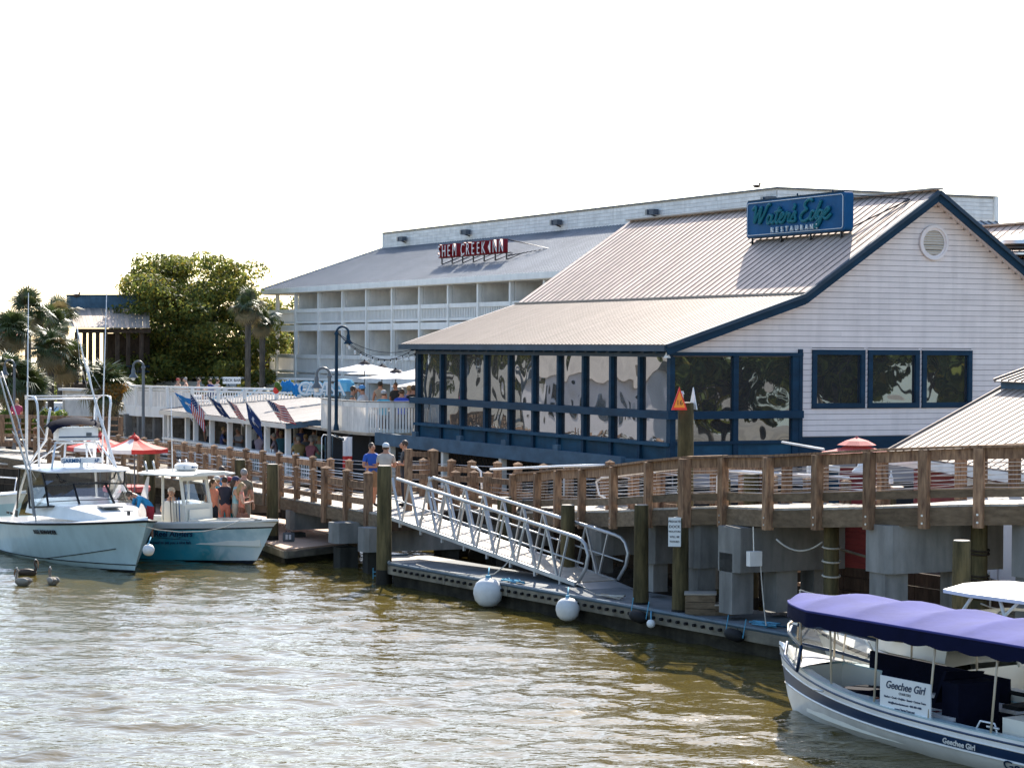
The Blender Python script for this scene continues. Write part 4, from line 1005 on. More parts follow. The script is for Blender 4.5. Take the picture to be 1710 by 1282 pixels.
for p, q, n2 in ((F0, F1, 6), (tipL, F0, 1)):
    for k in range(n2):
        bpiece('waler', M['waler'], fd, p.lerp(q, k / n2) - V(0, 0, .15) + fn * .005, p.lerp(q, (k + 1) / n2 - .002) - V(0, 0, .15) + fn * .005, .09, .22)
m = MB()
for p, q in ((F0, F1), (tipL, F0)):
    m.prism([p + fn * .07 - V(0, 0, .25), q + fn * .07 - V(0, 0, .25), q + fn * .95 - V(0, 0, .25), p + fn * .95 - V(0, 0, .25)], (0, 0, -.5))
m.build('float', M['float'], fd)
for k in range(58):
    p = F0 + fdv * (.4 + k * .285) - V(0, 0, .13)
    if 14.3 < .4 + k * .285: break
    MB().tube([p - fn * .02, p - fn * .055], .035, 7).build('bolt_head', M['rubber'], fd)
# short ladder at the left end
lad = thing('dock_ladder', 'small pale blue ladder hanging off the dock\'s pointed end', 'ladder', PY(627, 955, 54.8))
for dx in (-.06, .07): bpiece('side_rail', M['rope_b'], lad, PY(627, 948, 57.0) + V(dx, 0, .0), PY(627, 948, 57.0) + V(dx, 0, -.28), .02, .02, aV)
for dz in (-.1, -.2): bpiece('rung', M['rope_b'], lad, PY(627, 948, 57.0) + V(-.06, 0, dz), PY(627, 948, 57.0) + V(.07, 0, dz), .02, .02)
# step box on the dock
sbx = thing('dock_step_box', 'weathered grey timber step box standing beside the notice piling', 'step box', pxd(1170, 44.4, .55))
q = pxd(1147, 45.2, .55)
for i_, (l0, l1, h_) in enumerate(((0, .62, .42), (.62, 1.0, .2))):
    m = MB(); P = [q + fdv * 0 + V(l0, -l0 * .0, 0), q + V(l1, 0, 0), q + V(l1, 0, 0) + V(.05, .5, 0), q + V(l0, 0, 0) + V(.05, .5, 0)]
    for kk in range(3 if i_ == 0 else 2):
        hk = h_ / (3 if i_ == 0 else 2); m = MB(); m.prism([p + V(0, 0, kk * hk + .004) for p in P], (0, 0, hk - .01)); m.build('side_board', M['wood_g'], sbx)
    m = MB(); m.prism([p + V((-.02 if k_ in (0, 3) else .02), (-.02 if k_ < 2 else .02), h_) for k_, p in enumerate(P)], (0, 0, .03)); m.build('lid', M['plank'], sbx)
# fenders and buoys
def ball(px, py, D, r_, label, grp='white ball fenders'):
    c = PY(px, py, D); t = thing('ball_fender', label, 'fender', c, 0, grp)
    m = MB(); m.lathe([(r_ * .3, -r_ * .93), (r_ * .62, -r_ * .8), (r_ * .88, -r_ * .5), (r_ * 1.0, -r_ * .05), (r_ * .97, r_ * .3), (r_ * .8, r_ * .66), (r_ * .55, r_ * .86), (r_ * .22, r_ * .95), (r_ * .12, r_ * 1.08)], c, 22); m.build('ball', M['buoy'], t, smooth=True)
    MB().tube([c + V(0, 0, r_ * 1.0), c + V(.02, .25, r_ * 1.25 + .12)], .016, 6).build('line', M['rope_b'], t, smooth=True)
    MB().lathe([(r_ * .2, r_ * .92), (r_ * .16, r_ * 1.16)], c, 10).build('eye', M['rope_b'], t)
    return t
ball(815, 989, 51.15, .345, 'biggest white ball fender on the dock, below the gangway\'s middle')
ball(948, 1017, 48.35, .265, 'second white ball fender on the dock, below the gangway\'s foot')
ball(1087, 1041, 45.7, .09, 'smallest white ball float, tied beside the black fender')
def sausage(px, py, D, L, r_, label):
    c = PY(px, py, D); t = thing('black_fender', label, 'fender', c, 0, 'black tube fenders on the dock')
    d = (fdv * 1.0 + V(0, 0, -.1)).normalized(); e = L / 2
    MB().tube([c - d * e, c - d * (e - .05), c - d * (e - .15), c + d * (e - .15), c + d * (e - .05), c + d * e], [r_ * .2, r_ * .7, r_, r_, r_ * .7, r_ * .2], 12).build('body', M['rubber'], t, smooth=True)
    MB().tube([c - d * e, c - d * (e - .1) + V(0, .1, .35)], .012, 5).build('line', M['rope_b'], t); MB().tube([c + d * e, c + d * (e + .12) + V(0, .1, .38)], .012, 5).build('line', M['rope_b'], t)
sausage(1066, 1029, 46.15, .55, .13, 'black fender hanging off the dock left of the smallest float')
sausage(1226, 1060, 43.45, .55, .12, 'black fender hanging off the dock by the canopied boat')
for i_, (px, py, D) in enumerate(((1010, 1001, 48.2), (855, 969, 51.2), (1275, 1037, 43.4))):
    c = PY(px, py, D); c.z = .57; t = thing('rope_heap', ['tangled pale rope lying at the gangway\'s foot', 'blue mooring line knotted on the dock edge by the biggest ball', 'blue line lying on the dock beside the canopied boat'][i_], 'rope', c, 0, 'ropes left on the dock')
    pts = [c + fdv * random.uniform(-.5, .5) + fn * random.uniform(-.05, .12) + V(0, 0, random.uniform(0, .07)) for _ in range(16)]
    MB().tube(pts, .018, 5).build('strand', M['rope' if i_ == 0 else 'rope_b'], t, smooth=True)

# ================================================================== tan dock behind the left boats
td = thing('tan_dock', 'low tan decked float behind the turquoise boat', 'dock', pxd(480, 57, .5))
ztd = .42
def z2(px, py): return PZ(px, py, ztd)
outer = [z2(395, 890), z2(440, 904), z2(478, 917), z2(577, 906), z2(600, 897), z2(575, 880), z2(470, 866), z2(300, 842), z2(205, 836), z2(190, 846), z2(300, 872)]
m = MB(); m.prism([p - V(0, 0, .05) for p in outer], (0, 0, .05)); m.build('deck_panel', M['tan'], td)
for p, q in zip(outer[1:5], outer[2:6]):
    bpiece('waler', M['waler'], td, p - V(0, 0, .15), q - V(0, 0, .15), .1, .19); 
m = MB(); cc_ = sum(outer, Vector()) / len(outer); m.prism([cc_ + (p - cc_) * .97 - V(0, 0, .24) for p in outer], (0, 0, -.5)); m.build('float', M['float'], td)
bg_ = thing('tote_bag', 'grey and black tote bag left on the tan dock', 'bag', z2(482, 898))
c = z2(482, 904); MB().lathe([(.14, 0), (.16, .05), (.15, .26)], c, 4, sx=1.1, sy=.7).build('bag', M['lampg'], bg_); MB().tube(arc(c + V(0, 0, .24), .09, 0, math.pi, 8), .012, 5).build('handle', M['black'], bg_)
MB().box(c + V(0, -.09, .14), (.16, .02, .14)).build('pocket', M['white_c'], bg_)
# ================================================================== people
def body_mesh(J, build=1.0, legs='pants', sleeves='short', name='person'):
    """J: joint positions; one continuous skinned surface, split into clothing regions by nearest bone"""
    Vn = list(J.keys()); idx = {k: i for i, k in enumerate(Vn)}
    E_ = [('pelvis', 'waist'), ('waist', 'chest'), ('chest', 'neck'), ('neck', 'head'), ('head', 'crown')]
    for s_ in 'LR':
        E_ += [('chest', 'sh' + s_), ('sh' + s_, 'el' + s_), ('el' + s_, 'wr' + s_), ('wr' + s_, 'ha' + s_), ('pelvis', 'hip' + s_), ('hip' + s_, 'kn' + s_), ('kn' + s_, 'an' + s_), ('an' + s_, 'to' + s_)]
    rad = dict(pelvis=(.165, .125), waist=(.15, .115), chest=(.17, .125), neck=(.058, .06), head=(.078, .092), crown=(.062, .075))
    for s_ in 'LR':
        rad.update({'sh' + s_: (.075, .07), 'el' + s_: (.047, .047), 'wr' + s_: (.03, .03), 'ha' + s_: (.038, .022), 'hip' + s_: (.105, .105), 'kn' + s_: (.062, .062), 'an' + s_: (.042, .042), 'to' + s_: (.045, .03)})
    verts = [Vector(J[k]) for k in Vn]; rl_ = [rad[k] for k in Vn]; edges = [(idx[a_], idx[b_]) for a_, b_ in E_]
    for s_ in 'LR':                      # four fingers and a thumb on each hand
        h = Vector(J['ha' + s_]); d = (h - Vector(J['wr' + s_])).normalized(); sd_ = d.cross(Vector((0, 0, 1)))
        if sd_.length < .2: sd_ = Vector((0, 1, 0))
        sd_.normalize()
        for k, (o_, L_) in enumerate(((-.03, .06), (-.01, .075), (.01, .07), (.03, .05))):
            verts.append(h + d * .03 + sd_ * o_ * .8); rl_.append((.011, .011)); i1 = len(verts) - 1
            verts.append(h + d * (.03 + L_ * .8) + sd_ * o_ + Vector((0, 0, -.015))); rl_.append((.008, .008)); edges += [(idx['ha' + s_], i1), (i1, i1 + 1)]
        verts.append(h + sd_ * .045 + d * .02); rl_.append((.01, .01)); edges.append((idx['ha' + s_], len(verts) - 1))
    me = bpy.data.meshes.new('skel'); me.from_pydata([tuple(v) for v in verts], edges, []); o = bpy.data.objects.new('skel', me); COL.objects.link(o)
    md = o.modifiers.new('s', 'SKIN'); md.use_smooth_shade = True
    sv_ = me.skin_vertices[0].data if me.skin_vertices else None
    if sv_ is None:
        me.attributes.new('x', 'FLOAT', 'POINT')
    for i, rr_ in enumerate(rl_):
        sc_ = build if i < len(Vn) and Vn[i] in ('pelvis', 'waist', 'chest') else 1
        sv_[i].radius = (rr_[0] * sc_, rr_[1] * sc_)
    sv_[idx['pelvis']].use_root = True
    o.modifiers.new('u', 'SUBSURF').levels = 1
    dg = bpy.context.evaluated_depsgraph_get(); dg.update()
    out = bpy.data.meshes.new_from_object(o.evaluated_get(dg)); bpy.data.objects.remove(o)
    n_ = len(out.vertices); co = np.empty(n_ * 3); out.vertices.foreach_get('co', co); co = co.reshape(-1, 3)
    # regions
    segs = []
    reg = {'waist': 1, 'chest': 1, 'neck': 0, 'head': 0, 'crown': 0}
    for a_, b_ in E_:
        r_ = 1
        if b_[:2] in ('wr',): r_ = 1 if sleeves == 'long' else 0
        elif b_[:2] == 'ha': r_ = 0
        elif b_[:2] == 'el': r_ = 1 if sleeves != 'none' else 0
        elif b_ in ('neck',): r_ = 1
        elif b_ in ('head', 'crown'): r_ = 0
        elif b_[:3] == 'hip' or b_[:2] == 'kn': r_ = 2
        elif b_[:2] == 'an': r_ = 2 if legs == 'pants' else 0
        elif b_[:2] == 'to': r_ = 3
        segs.append((np.array(J[a_]), np.array(J[b_]), r_, b_))
    pc = np.empty(len(out.polygons) * 3); out.polygons.foreach_get('center', pc); pc = pc.reshape(-1, 3)
    best = np.full(len(pc), 9e9); mi = np.zeros(len(pc), int)
    for A_, B_, r_, nm in segs:
        d = B_ - A_; t = np.clip(((pc - A_) @ d) / (d @ d), 0, 1); q = A_ + t[:, None] * d; dist = np.linalg.norm(pc - q, axis=1)
        if nm in ('waist', 'chest'): dist = dist - .06
        if nm in ('crown',): dist = dist - .03
        rr_ = np.full(len(pc), r_)
        if nm == 'neck': rr_ = np.where(t > .65, 0, 1)
        if nm == 'waist': rr_ = np.where(t < .25, 2, 1)
        if nm[:2] == 'kn' and legs == 'shorts': rr_ = np.where(t > .85, 0, 2)
        if nm[:2] == 'el' and sleeves == 'short': rr_ = np.where(t > .6, 0, 1)
        if nm[:2] == 'an' and legs == 'skirt': rr_ = np.where(t < .1, 2, 0)
        u = dist < best; best = np.where(u, dist, best); mi = np.where(u, rr_, mi)
    out.materials.clear()
    for k in ('skin', 'white_c', 'navy', 'rubber'): out.materials.append(M[k])
    out.polygons.foreach_set('material_index', mi.astype(np.int32)); out.polygons.foreach_set('use_smooth', [True] * len(pc))
    return out
def stand(lean=0, turn=0):
    J = dict(pelvis=(0, 0, .96), waist=(0, -.01, 1.12), chest=(0, 0, 1.36), neck=(0, 0, 1.52), head=(0, -.03, 1.63), crown=(0, -.02, 1.70))
    for s_, x in (('L', 1), ('R', -1)):
        J.update({'sh' + s_: (x * .19, 0, 1.42), 'el' + s_: (x * .25, .03, 1.13), 'wr' + s_: (x * .24, -.06, .90), 'ha' + s_: (x * .235, -.08, .83), 'hip' + s_: (x * .095, 0, .90), 'kn' + s_: (x * .11, -.02, .50), 'an' + s_: (x * .11, .02, .08), 'to' + s_: (x * .13, -.14, .045)})
    return J
POSE = {}
J = stand(); POSE['stand'] = J
J = dict(stand()); J.update(elL=(.27, -.02, 1.14), wrL=(.05, -.22, 1.17), haL=(-.02, -.22, 1.19), elR=(-.27, -.02, 1.14), wrR=(-.04, -.25, 1.13), haR=(.04, -.25, 1.14)); POSE['folded'] = J
J = dict(stand()); J.update(elL=(.24, -.06, 1.15), wrL=(.10, -.26, 1.2), haL=(.06, -.31, 1.23), elR=(-.24, -.06, 1.15), wrR=(-.10, -.26, 1.18), haR=(-.06, -.31, 1.2)); POSE['holding'] = J
J = dict(stand()); J.update(elL=(.30, .02, 1.2), wrL=(.20, -.2, 1.28), haL=(.14, -.25, 1.31)); POSE['gesture'] = J
J = dict(stand()); J.update(waist=(0, -.1, 1.06), chest=(0, -.32, 1.2), neck=(0, -.46, 1.26), head=(0, -.56, 1.27), crown=(0, -.62, 1.29), shL=(.19, -.36, 1.2), shR=(-.19, -.36, 1.2), elL=(.22, -.44, .95), wrL=(.18, -.52, .75), haL=(.17, -.54, .68), elR=(-.22, -.44, .95), wrR=(-.18, -.52, .75), haR=(-.17, -.54, .68)); POSE['bend'] = J
J = dict(pelvis=(0, .05, .52), waist=(0, .04, .68), chest=(0, 0, .92), neck=(0, -.02, 1.08), head=(0, -.06, 1.19), crown=(0, -.05, 1.26))
for s_, x in (('L', 1), ('R', -1)):
    J.update({'sh' + s_: (x * .19, 0, .98), 'el' + s_: (x * .24, -.12, .76), 'wr' + s_: (x * .15, -.34, .80), 'ha' + s_: (x * .12, -.40, .80), 'hip' + s_: (x * .1, -.02, .50), 'kn' + s_: (x * .13, -.42, .50), 'an' + s_: (x * .13, -.40, .08), 'to' + s_: (x * .13, -.55, .045)})
POSE['sit'] = J
BODIES = {}
def body(pose, legs, sleeves, build=1.0):
    k = (pose, legs, sleeves, build)
    if k not in BODIES: BODIES[k] = body_mesh(POSE[pose], build, legs, sleeves)
    return BODIES[k]
CLOTH = {}
def cloth(c, nm='cloth'):
    k = tuple(c)
    if k not in CLOTH: CLOTH[k] = mat(nm, c, .8, .12, 6)
    return CLOTH[k]
for cfg in (('folded', 'shorts', 'short', 1.12), ('folded', 'pants', 'short', 1.0), ('holding', 'shorts', 'short', 1.0), ('holding', 'shorts', 'none', .88), ('stand', 'pants', 'short', 1.05), ('stand', 'shorts', 'short', 1.0), ('stand', 'shorts', 'none', .88), ('bend', 'shorts', 'long', 1.0), ('sit', 'pants', 'short', 1.0), ('sit', 'shorts', 'none', .9), ('gesture', 'shorts', 'short', 1.0), ('holding', 'pants', 'short', 1.08)):
    body(*cfg)
def person(loc, rz, label, pose='stand', legs='shorts', sleeves='short', build=1.0, shirt=(.5, .5, .5), pants=(.1, .1, .12), hair='hair', skin='skin', hat=None, scale=1.0, longhair=False, grp=None, shoes='rubber'):
    """rz: direction the person faces, 0 = towards the camera (-Y), turning anticlockwise"""
    t = thing('person', label, 'person', loc, rz, grp); t.scale = (scale,) * 3
    me = body(pose, legs, sleeves, build).copy()
    for i_, k in enumerate((M[skin], cloth(shirt, 'shirt_cloth'), cloth(pants, 'trouser_cloth'), M[shoes])): me.materials[i_] = k
    o = bpy.data.objects.new('body', me); COL.objects.link(o); o.parent = t
    J = POSE[pose]; h = Vector(J['head']); c = Vector(J['crown']); up_ = (c - h).normalized()
    fz = Vector((0, -1, 0)) if pose != 'bend' else Vector((0, -.5, -.86))
    bk = -fz
    hm = M[hair]; m = MB(); cen = h + up_ * .045
    m.ell(cen + bk * .018 + up_ * .022, (.088, .094, .098) if pose != 'bend' else (.088, .1, .094), 14, 9)
    if longhair:
        m.tube([cen + bk * .05 + V(0, 0, .02), cen + bk * .1 + V(0, 0, -.12), cen + bk * .1 + V(0, 0, -.3)], [.08, .085, .04], 9)
    m.build('hair', hm, t, local=True, smooth=True)
    m = MB(); m.ell(cen + fz * .062 - up_ * .028, (.062, .05, .078), 12, 8); m.ell(cen + fz * .115 - up_ * .03, (.014, .02, .022), 6, 5)
    for x in (-.083, .083): m.ell(cen + V(x, 0, -.03), (.012, .022, .03), 6, 5)
    f = m.build('face', M[skin], t, local=True, smooth=True)
    m = MB()
    for x in (-.027, .027): m.ell(cen + fz * .108 + V(x, 0, 0) - up_ * .012, (.012, .007, .008), 6, 4)
    m.box(cen + fz * .108 - up_ * .072, (.038, .012, .008)); m.build('eyes_and_mouth', M['hair'], f, local=True)
    if hat:
        m = MB(); m.ell(cen + up_ * .04 + bk * .012, (.1, .108, .085), 14, 8)
        m.ell(cen + up_ * .045 + fz * .1, (.075, .085, .012), 12, 4); m.build('cap', cloth(hat, 'cap_cloth'), t, local=True, smooth=True)
    return t
z0 = 1.55
person(pxd(621, 61.5, z0), R(35), 'man in royal blue polo and tan shorts with folded arms', 'folded', 'shorts', 'short', 1.12, (.015, .09, .42), (.28, .17, .09), 'hair', 'skin_d', grp='men talking on the landing')
person(pxd(645, 60.6, z0), R(172), 'man seen from behind in beige shirt and white cap', 'holding', 'pants', 'short', 1.08, (.50, .43, .37), (.25, .2, .15), 'hair', 'skin_d', hat=(.62, .66, .7), scale=1.02, grp='men talking on the landing')
person(pxd(677, 61.6, z0), R(-75), 'dark haired man in black shirt with folded arms by the gate frame', 'folded', 'pants', 'short', 1.0, (.02, .02, .02), (.015, .02, .035), 'hair', 'skin_d', scale=1.04, grp='men talking on the landing')
# tourists on the tan dock behind the turquoise boat
zt = ztd
tour = [(408, 60.0, 160, 'tall grey haired man in olive tee, tallest of the tourist group', 'stand', 'shorts', 'short', 1.05, (.20, .17, .11), (.45, .38, .28), 'hair_g', None, 1.06, False),
 (404, 59.2, 95, 'blond girl in coral top with brown bag, front of the tourist group', 'holding', 'shorts', 'none', .88, (.75, .26, .17), (.22, .08, .04), 'hair_b', None, .88, True),
 (394, 59.5, 100, 'woman in pale aqua top and navy cap beside the blond girl', 'holding', 'shorts', 'none', .88, (.33, .58, .62), (.5, .42, .33), 'hair', (.03, .035, .10), .96, True),
 (384, 60.1, 150, 'person in black tee and turquoise shorts inside the tourist group', 'holding', 'shorts', 'short', 1.0, (.02, .02, .03), (.02, .35, .45), 'hair', (.35, .05, .06), .93, False),
 (376, 59.7, 200, 'person in dark top and salmon trousers inside the tourist group', 'stand', 'pants', 'short', 1.05, (.03, .03, .05), (.75, .24, .16), 'hair', None, .95, False),
 (371, 60.6, 180, 'dark haired man at the back of the tourist group, head over others', 'stand', 'pants', 'short', 1.05, (.08, .25, .45), (.1, .1, .1), 'hair', None, 1.08, False),
 (363, 59.9, 170, 'person in bright aqua shirt in the tourist group', 'stand', 'shorts', 'short', 1.0, (.04, .42, .6), (.05, .05, .07), 'hair_b', (.6, .6, .55), .95, False),
 (356, 59.2, 60, 'woman in orange top and black skirt next to the boat console', 'stand', 'shorts', 'none', .88, (.85, .28, .15), (.02, .02, .025), 'hair', None, .93, True)]
for px, D, rz, lb, po, lg, sl, bd, sh, pa, ha, hat_, sc_, lh in tour:
    person(pxd(px, D + 4.2, zt), R(rz), lb, po, lg, sl, bd, sh, pa, ha, 'skin', hat_, sc_ * 1.07, lh, 'tourists gathered on the tan dock')
hb = thing('handbag', 'brown leather handbag hanging at the blond girl\'s hip', 'bag', pxd(406, 63.2, zt + .75)); c = pxd(406, 63.2, zt + .72)
m = MB(); m.lathe([(.13, -.1), (.15, 0), (.12, .1)], c, 4, sx=1.2, sy=.5); m.build('bag', M['wood_v'], hb); MB().tube([c + V(-.12, 0, .1), c + V(-.03, .05, .5), c + V(.1, .08, .1)], .01, 5).build('strap', M['wood_v'], hb)
person(pxd(252, 61.8, zt + .15), R(-62), 'man in blue long sleeved shirt and red shorts bending over', 'bend', 'shorts', 'long', 1.0, (.03, .27, .50), (.40, .02, .03), 'hair', 'skin_d', scale=1.0)
person(pxd(28, 93, 1.95), R(200), 'woman in pink shirt standing on the far walkway', 'holding', 'pants', 'short', 1.0, (.45, .06, .13), (.1, .12, .2), 'hair_b', 'skin', grp=None)
# ================================================================== boats
def boat(name, label, stem, phi, cat='boat'):
    """stem: waterline point at the bow; phi: heading, 0 = away from the camera (+Y), clockwise"""
    return thing(name, label, cat, (stem.x, stem.y, 0), math.pi / 2 - phi)
class Hull:
    def __init__(s, L, B, rows, nst=26, bow=.42):
        """rows: list of (len, x0, beam fraction, z stern, z bow, bow fullness, sheer power) from keel to sheer; local x forward, stem at waterline x=0"""
        s.L = L; s.B = B; s.rows = rows; s.n = nst; s.bow = bow
    def pt(s, r, t, side):
        (xb, bf, z0, z1, full, pw) = s.rows[r]
        x = -s.L + t * (s.L + xb)
        k = max(0, (t - s.bow) / (1 - s.bow))
        y = s.B / 2 * bf * (1 - k ** full) * (.94 + .06 * min(1, t / .3))
        z = z0 + (z1 - z0) * t ** pw
        return Vector((x, side * y, z))
    def shell(s, mats, rowmat, parent, name='hull', r0=0, r1=None, off=0):
        m = MB(); nr = len(s.rows); r1 = nr if r1 is None else r1
        rr_ = []
        for side in (1, -1):
            rings = []
            for i in range(s.n + 1):
                t = i / s.n
                rings.append([s.pt(r, t, side) for r in range(r0, r1)])
            b = len(m.v); w_ = r1 - r0
            m.v += [tuple(p) for rg_ in rings for p in rg_]
            for i in range(s.n):
                for j in range(w_ - 1):
                    q = (b + i * w_ + j, b + i * w_ + j + 1, b + (i + 1) * w_ + j + 1, b + (i + 1) * w_ + j)
                    m.f.append(q if side < 0 else q[::-1]); m.m.append(rowmat[r0 + j])
        # transom
        P = [s.pt(r, 0, 1) for r in range(r0, r1)] + [s.pt(r, 0, -1) for r in range(r1 - 1, r0 - 1, -1)]
        m.add(P, [tuple(range(len(P)))], rowmat[-1])
        return m.build(name, mats, parent, local=True, smooth=35)
    def line(s, r, side=1, t0=0, t1=1, n=None, off=V(0, 0, 0)):
        n = n or s.n
        return [s.pt(r, t0 + (t1 - t0) * i / n, side) + off for i in range(n + 1)]
    def loop(s, r, off=V(0, 0, 0)):
        return s.line(r, 1, off=off) + s.line(r, -1, off=off)[::-1][1:]
    def deckplate(s, z_off, t0, t1, r=-1, inset=.02, crown=.05, n=16):
        r = len(s.rows) + r if r < 0 else r
        m = MB(); rings = []
        for i in range(n + 1):
            t = t0 + (t1 - t0) * i / n; p = s.pt(r, t, 1); y = max(.005, p.y - inset)
            rings.append([V(p.x, y * k, p.z + z_off + crown * (1 - k * k)) for k in (-1, -.75, -.4, 0, .4, .75, 1)])
        m.loft(rings, False); return m
    def gunwale(s, t0, t1, w_=.2, h=.04, n=18):
        m = MB(); r = len(s.rows) - 1
        for side in (1, -1):
            rings = []
            for i in range(n + 1):
                t = t0 + (t1 - t0) * i / n; p = s.pt(r, t, side); yi = side * max(.0, abs(p.y) - w_)
                rings.append([p + V(0, 0, h), V(p.x, yi, p.z + h), V(p.x, yi, p.z - .05), p + V(0, -side * .01, -.02)])
            m.loft(rings, True, True)
        return m
    def liner(s, t0, t1, zf, w_=.2, n=10):
        """inner cockpit walls and floor"""
        m = MB(); r = len(s.rows) - 1; rings = []
        for i in range(n + 1):
            t = t0 + (t1 - t0) * i / n; p = s.pt(r, t, 1); y = max(.02, p.y - w_)
            rings.append([V(p.x, -y, p.z), V(p.x, -y + .03, zf), V(p.x, y - .03, zf), V(p.x, y, p.z)])
        m.loft(rings, False); a_ = rings[0]; m.add(a_, [(0, 1, 2, 3)]); m.add(rings[-1], [(3, 2, 1, 0)]); return m
def T(par, *pts): return [par_m(par) @ Vector(p) for p in pts]
def par_m(o): return wmat(o)
def ltube(par, name, pts, r_, mt, n=8, smooth=True, **k):
    return MB().tube(pts, r_, n).build(name, M[mt] if isinstance(mt, str) else mt, par, local=True, smooth=smooth, **k)
def lbox(par, name, c, d, mt, rz=0):
    return MB().box(c, d, rz).build(name, M[mt] if isinstance(mt, str) else mt, par, local=True)
def lquad(par, name, P, mt, th=.015):
    P = [Vector(p) for p in P]; n_ = (P[1] - P[0]).cross(P[2] - P[0]).normalized() * th
    return MB().prism(P, n_).build(name, M[mt] if isinstance(mt, str) else mt, par, local=True)

# ------------------------------------------------------------------ sport fishing boat, far left
s1 = pxd(226, 58.4, 0)
b1 = boat('sportfishing_boat', 'white express fishing boat with tall tower, outriggers and closed black edged windshield', s1, R(151))
hull1 = Hull(9.6, 3.3, [(-.9, .02, -.45, -.45, 2.2, 1), (.0, .80, -.12, .06, 2.0, 2.2), (.08, .93, .06, .22, 2.0, 2.2), (.62, 1.0, .52, .95, 2.3, 1.8), (1.0, 1.04, .86, 1.47, 2.6, 1.6)], bow=.30)
h_ = hull1.shell([M['bottom'], M['gel_b']], [0, 1, 1, 1, 1], b1)
h_['label'] = 'pale blue white flared hull'
ltube(b1, 'rub_rail', hull1.loop(4), .03, 'rubber')
for r_ in (1, 2): ltube(b1, 'boot_stripe', hull1.line(r_, -1, off=V(0, -.012, 0)) , .014, 'rubber', 5)
ltube(b1, 'knuckle_line', [hull1.pt(2, .60 + .04 * k, -1).lerp(hull1.pt(3, .60 + .04 * k, -1), .08 * k) + V(0, -.014, 0) for k in range(9)], .011, 'rubber', 5)
hull1.deckplate(.02, .40, 1.0, crown=.10).build('foredeck', M['gel'], b1, local=True, smooth=True)
hull1.gunwale(0, .42, .25).build('gunwale', M['gel'], b1, local=True); hull1.liner(.01, .42, .45, .25).build('cockpit', M['gel'], b1, local=True)
# deck house: raised trunk forward
m = MB(); rings = []
for x, w_, h2_ in ((-.95, .25, .02), (-1.2, .5, .14), (-2.2, .95, .30), (-3.3, 1.18, .38), (-5.6, 1.28, .42)):
    zb = 1.28 + .06; rings.append([V(x, -w_, zb - .05), V(x, -w_ * .92, zb + h2_ * .8), V(x, -w_ * .5, zb + h2_), V(x, w_ * .5, zb + h2_), V(x, w_ * .92, zb + h2_ * .8), V(x, w_, zb - .05)])
m.loft(rings, False, False); m.build('cabin_trunk', M['gel'], b1, local=True, smooth=50)
lbox(b1, 'deck_hatch', (-2.0, 0, 1.69), (.55, .55, .05), 'lampg')
# windshield: raked panes with black frames
wb = [(-4.7, -1.42, 1.5), (-3.55, -1.24, 1.60), (-3.1, -.5, 1.68), (-3.1, .5, 1.68), (-3.55, 1.24, 1.60), (-4.7, 1.42, 1.5)]
wt_ = [(-5.1, -1.34, 2.30), (-4.15, -1.14, 2.42), (-3.8, -.46, 2.50), (-3.8, .46, 2.50), (-4.15, 1.14, 2.42), (-5.1, 1.34, 2.30)]
for k in range(5):
    ws = MB().add([wb[k], wb[k + 1], wt_[k + 1], wt_[k]], [(0, 1, 2, 3)]).build('windshield_pane', M['glass'], b1, local=True)
    loop = [wb[k], wb[k + 1], wt_[k + 1], wt_[k], wb[k]]; mm = MB()
    for p, q in zip(loop, loop[1:]): mm.beam(p, q, .05, .06)
    mm.build('frame', M['black'], ws, local=True)
for k in (1, 2, 3):
    a_, b_ = Vector(wb[k]).lerp(Vector(wt_[k]), .22), Vector(wb[k + 1]).lerp(Vector(wt_[k + 1]), .22)
    lbox_ = MB().beam(a_, b_, .03, .03).build('wiper_rail', M['black'], b1, local=True)
# side and front clear curtains up to the hardtop
ht = 3.02
cr = [(-5.9, -1.36, ht), (-4.3, -1.2, ht), (-4.1, -.46, ht), (-4.1, .46, ht), (-4.3, 1.2, ht), (-5.9, 1.36, ht)]
wt2 = [(-6.2, -1.34, 1.35)] + wt_[1:5] + [(-6.2, 1.34, 1.35)]
for k in range(5):
    MB().add([wt2[k], wt2[k + 1], cr[k + 1], cr[k]], [(0, 1, 2, 3)]).build('clear_curtain', M['vinyl'], b1, local=True)
for k in (0, 1, 4, 5): MB().beam(wt2[k], cr[k], .04, .05).build('curtain_edge', M['black'], b1, local=True)
ltube(b1, 'zip_curve', [(-4.02, -.85, 2.95), (-3.98, -.78, 2.72), (-3.95, -.55, 2.56), (-3.93, 0, 2.52), (-3.95, .55, 2.56), (-3.98, .78, 2.72), (-4.02, .85, 2.95)], .025, 'black', 5)
m = MB(); rings = []
for x, w_, z_ in ((-3.75, .8, 3.04), (-3.85, 1.2, 3.05), (-4.5, 1.4, 3.10), (-6.4, 1.4, 3.10), (-6.6, 1.2, 3.06)):
    rings.append([V(x, -w_, z_), V(x, -w_ * .6, z_ + .07), V(x, w_ * .6, z_ + .07), V(x, w_, z_), V(x, w_, z_ - .05), V(x, -w_, z_ - .05)])
m.loft(rings, True, True).build('hardtop', M['gel'], b1, local=True, smooth=40)
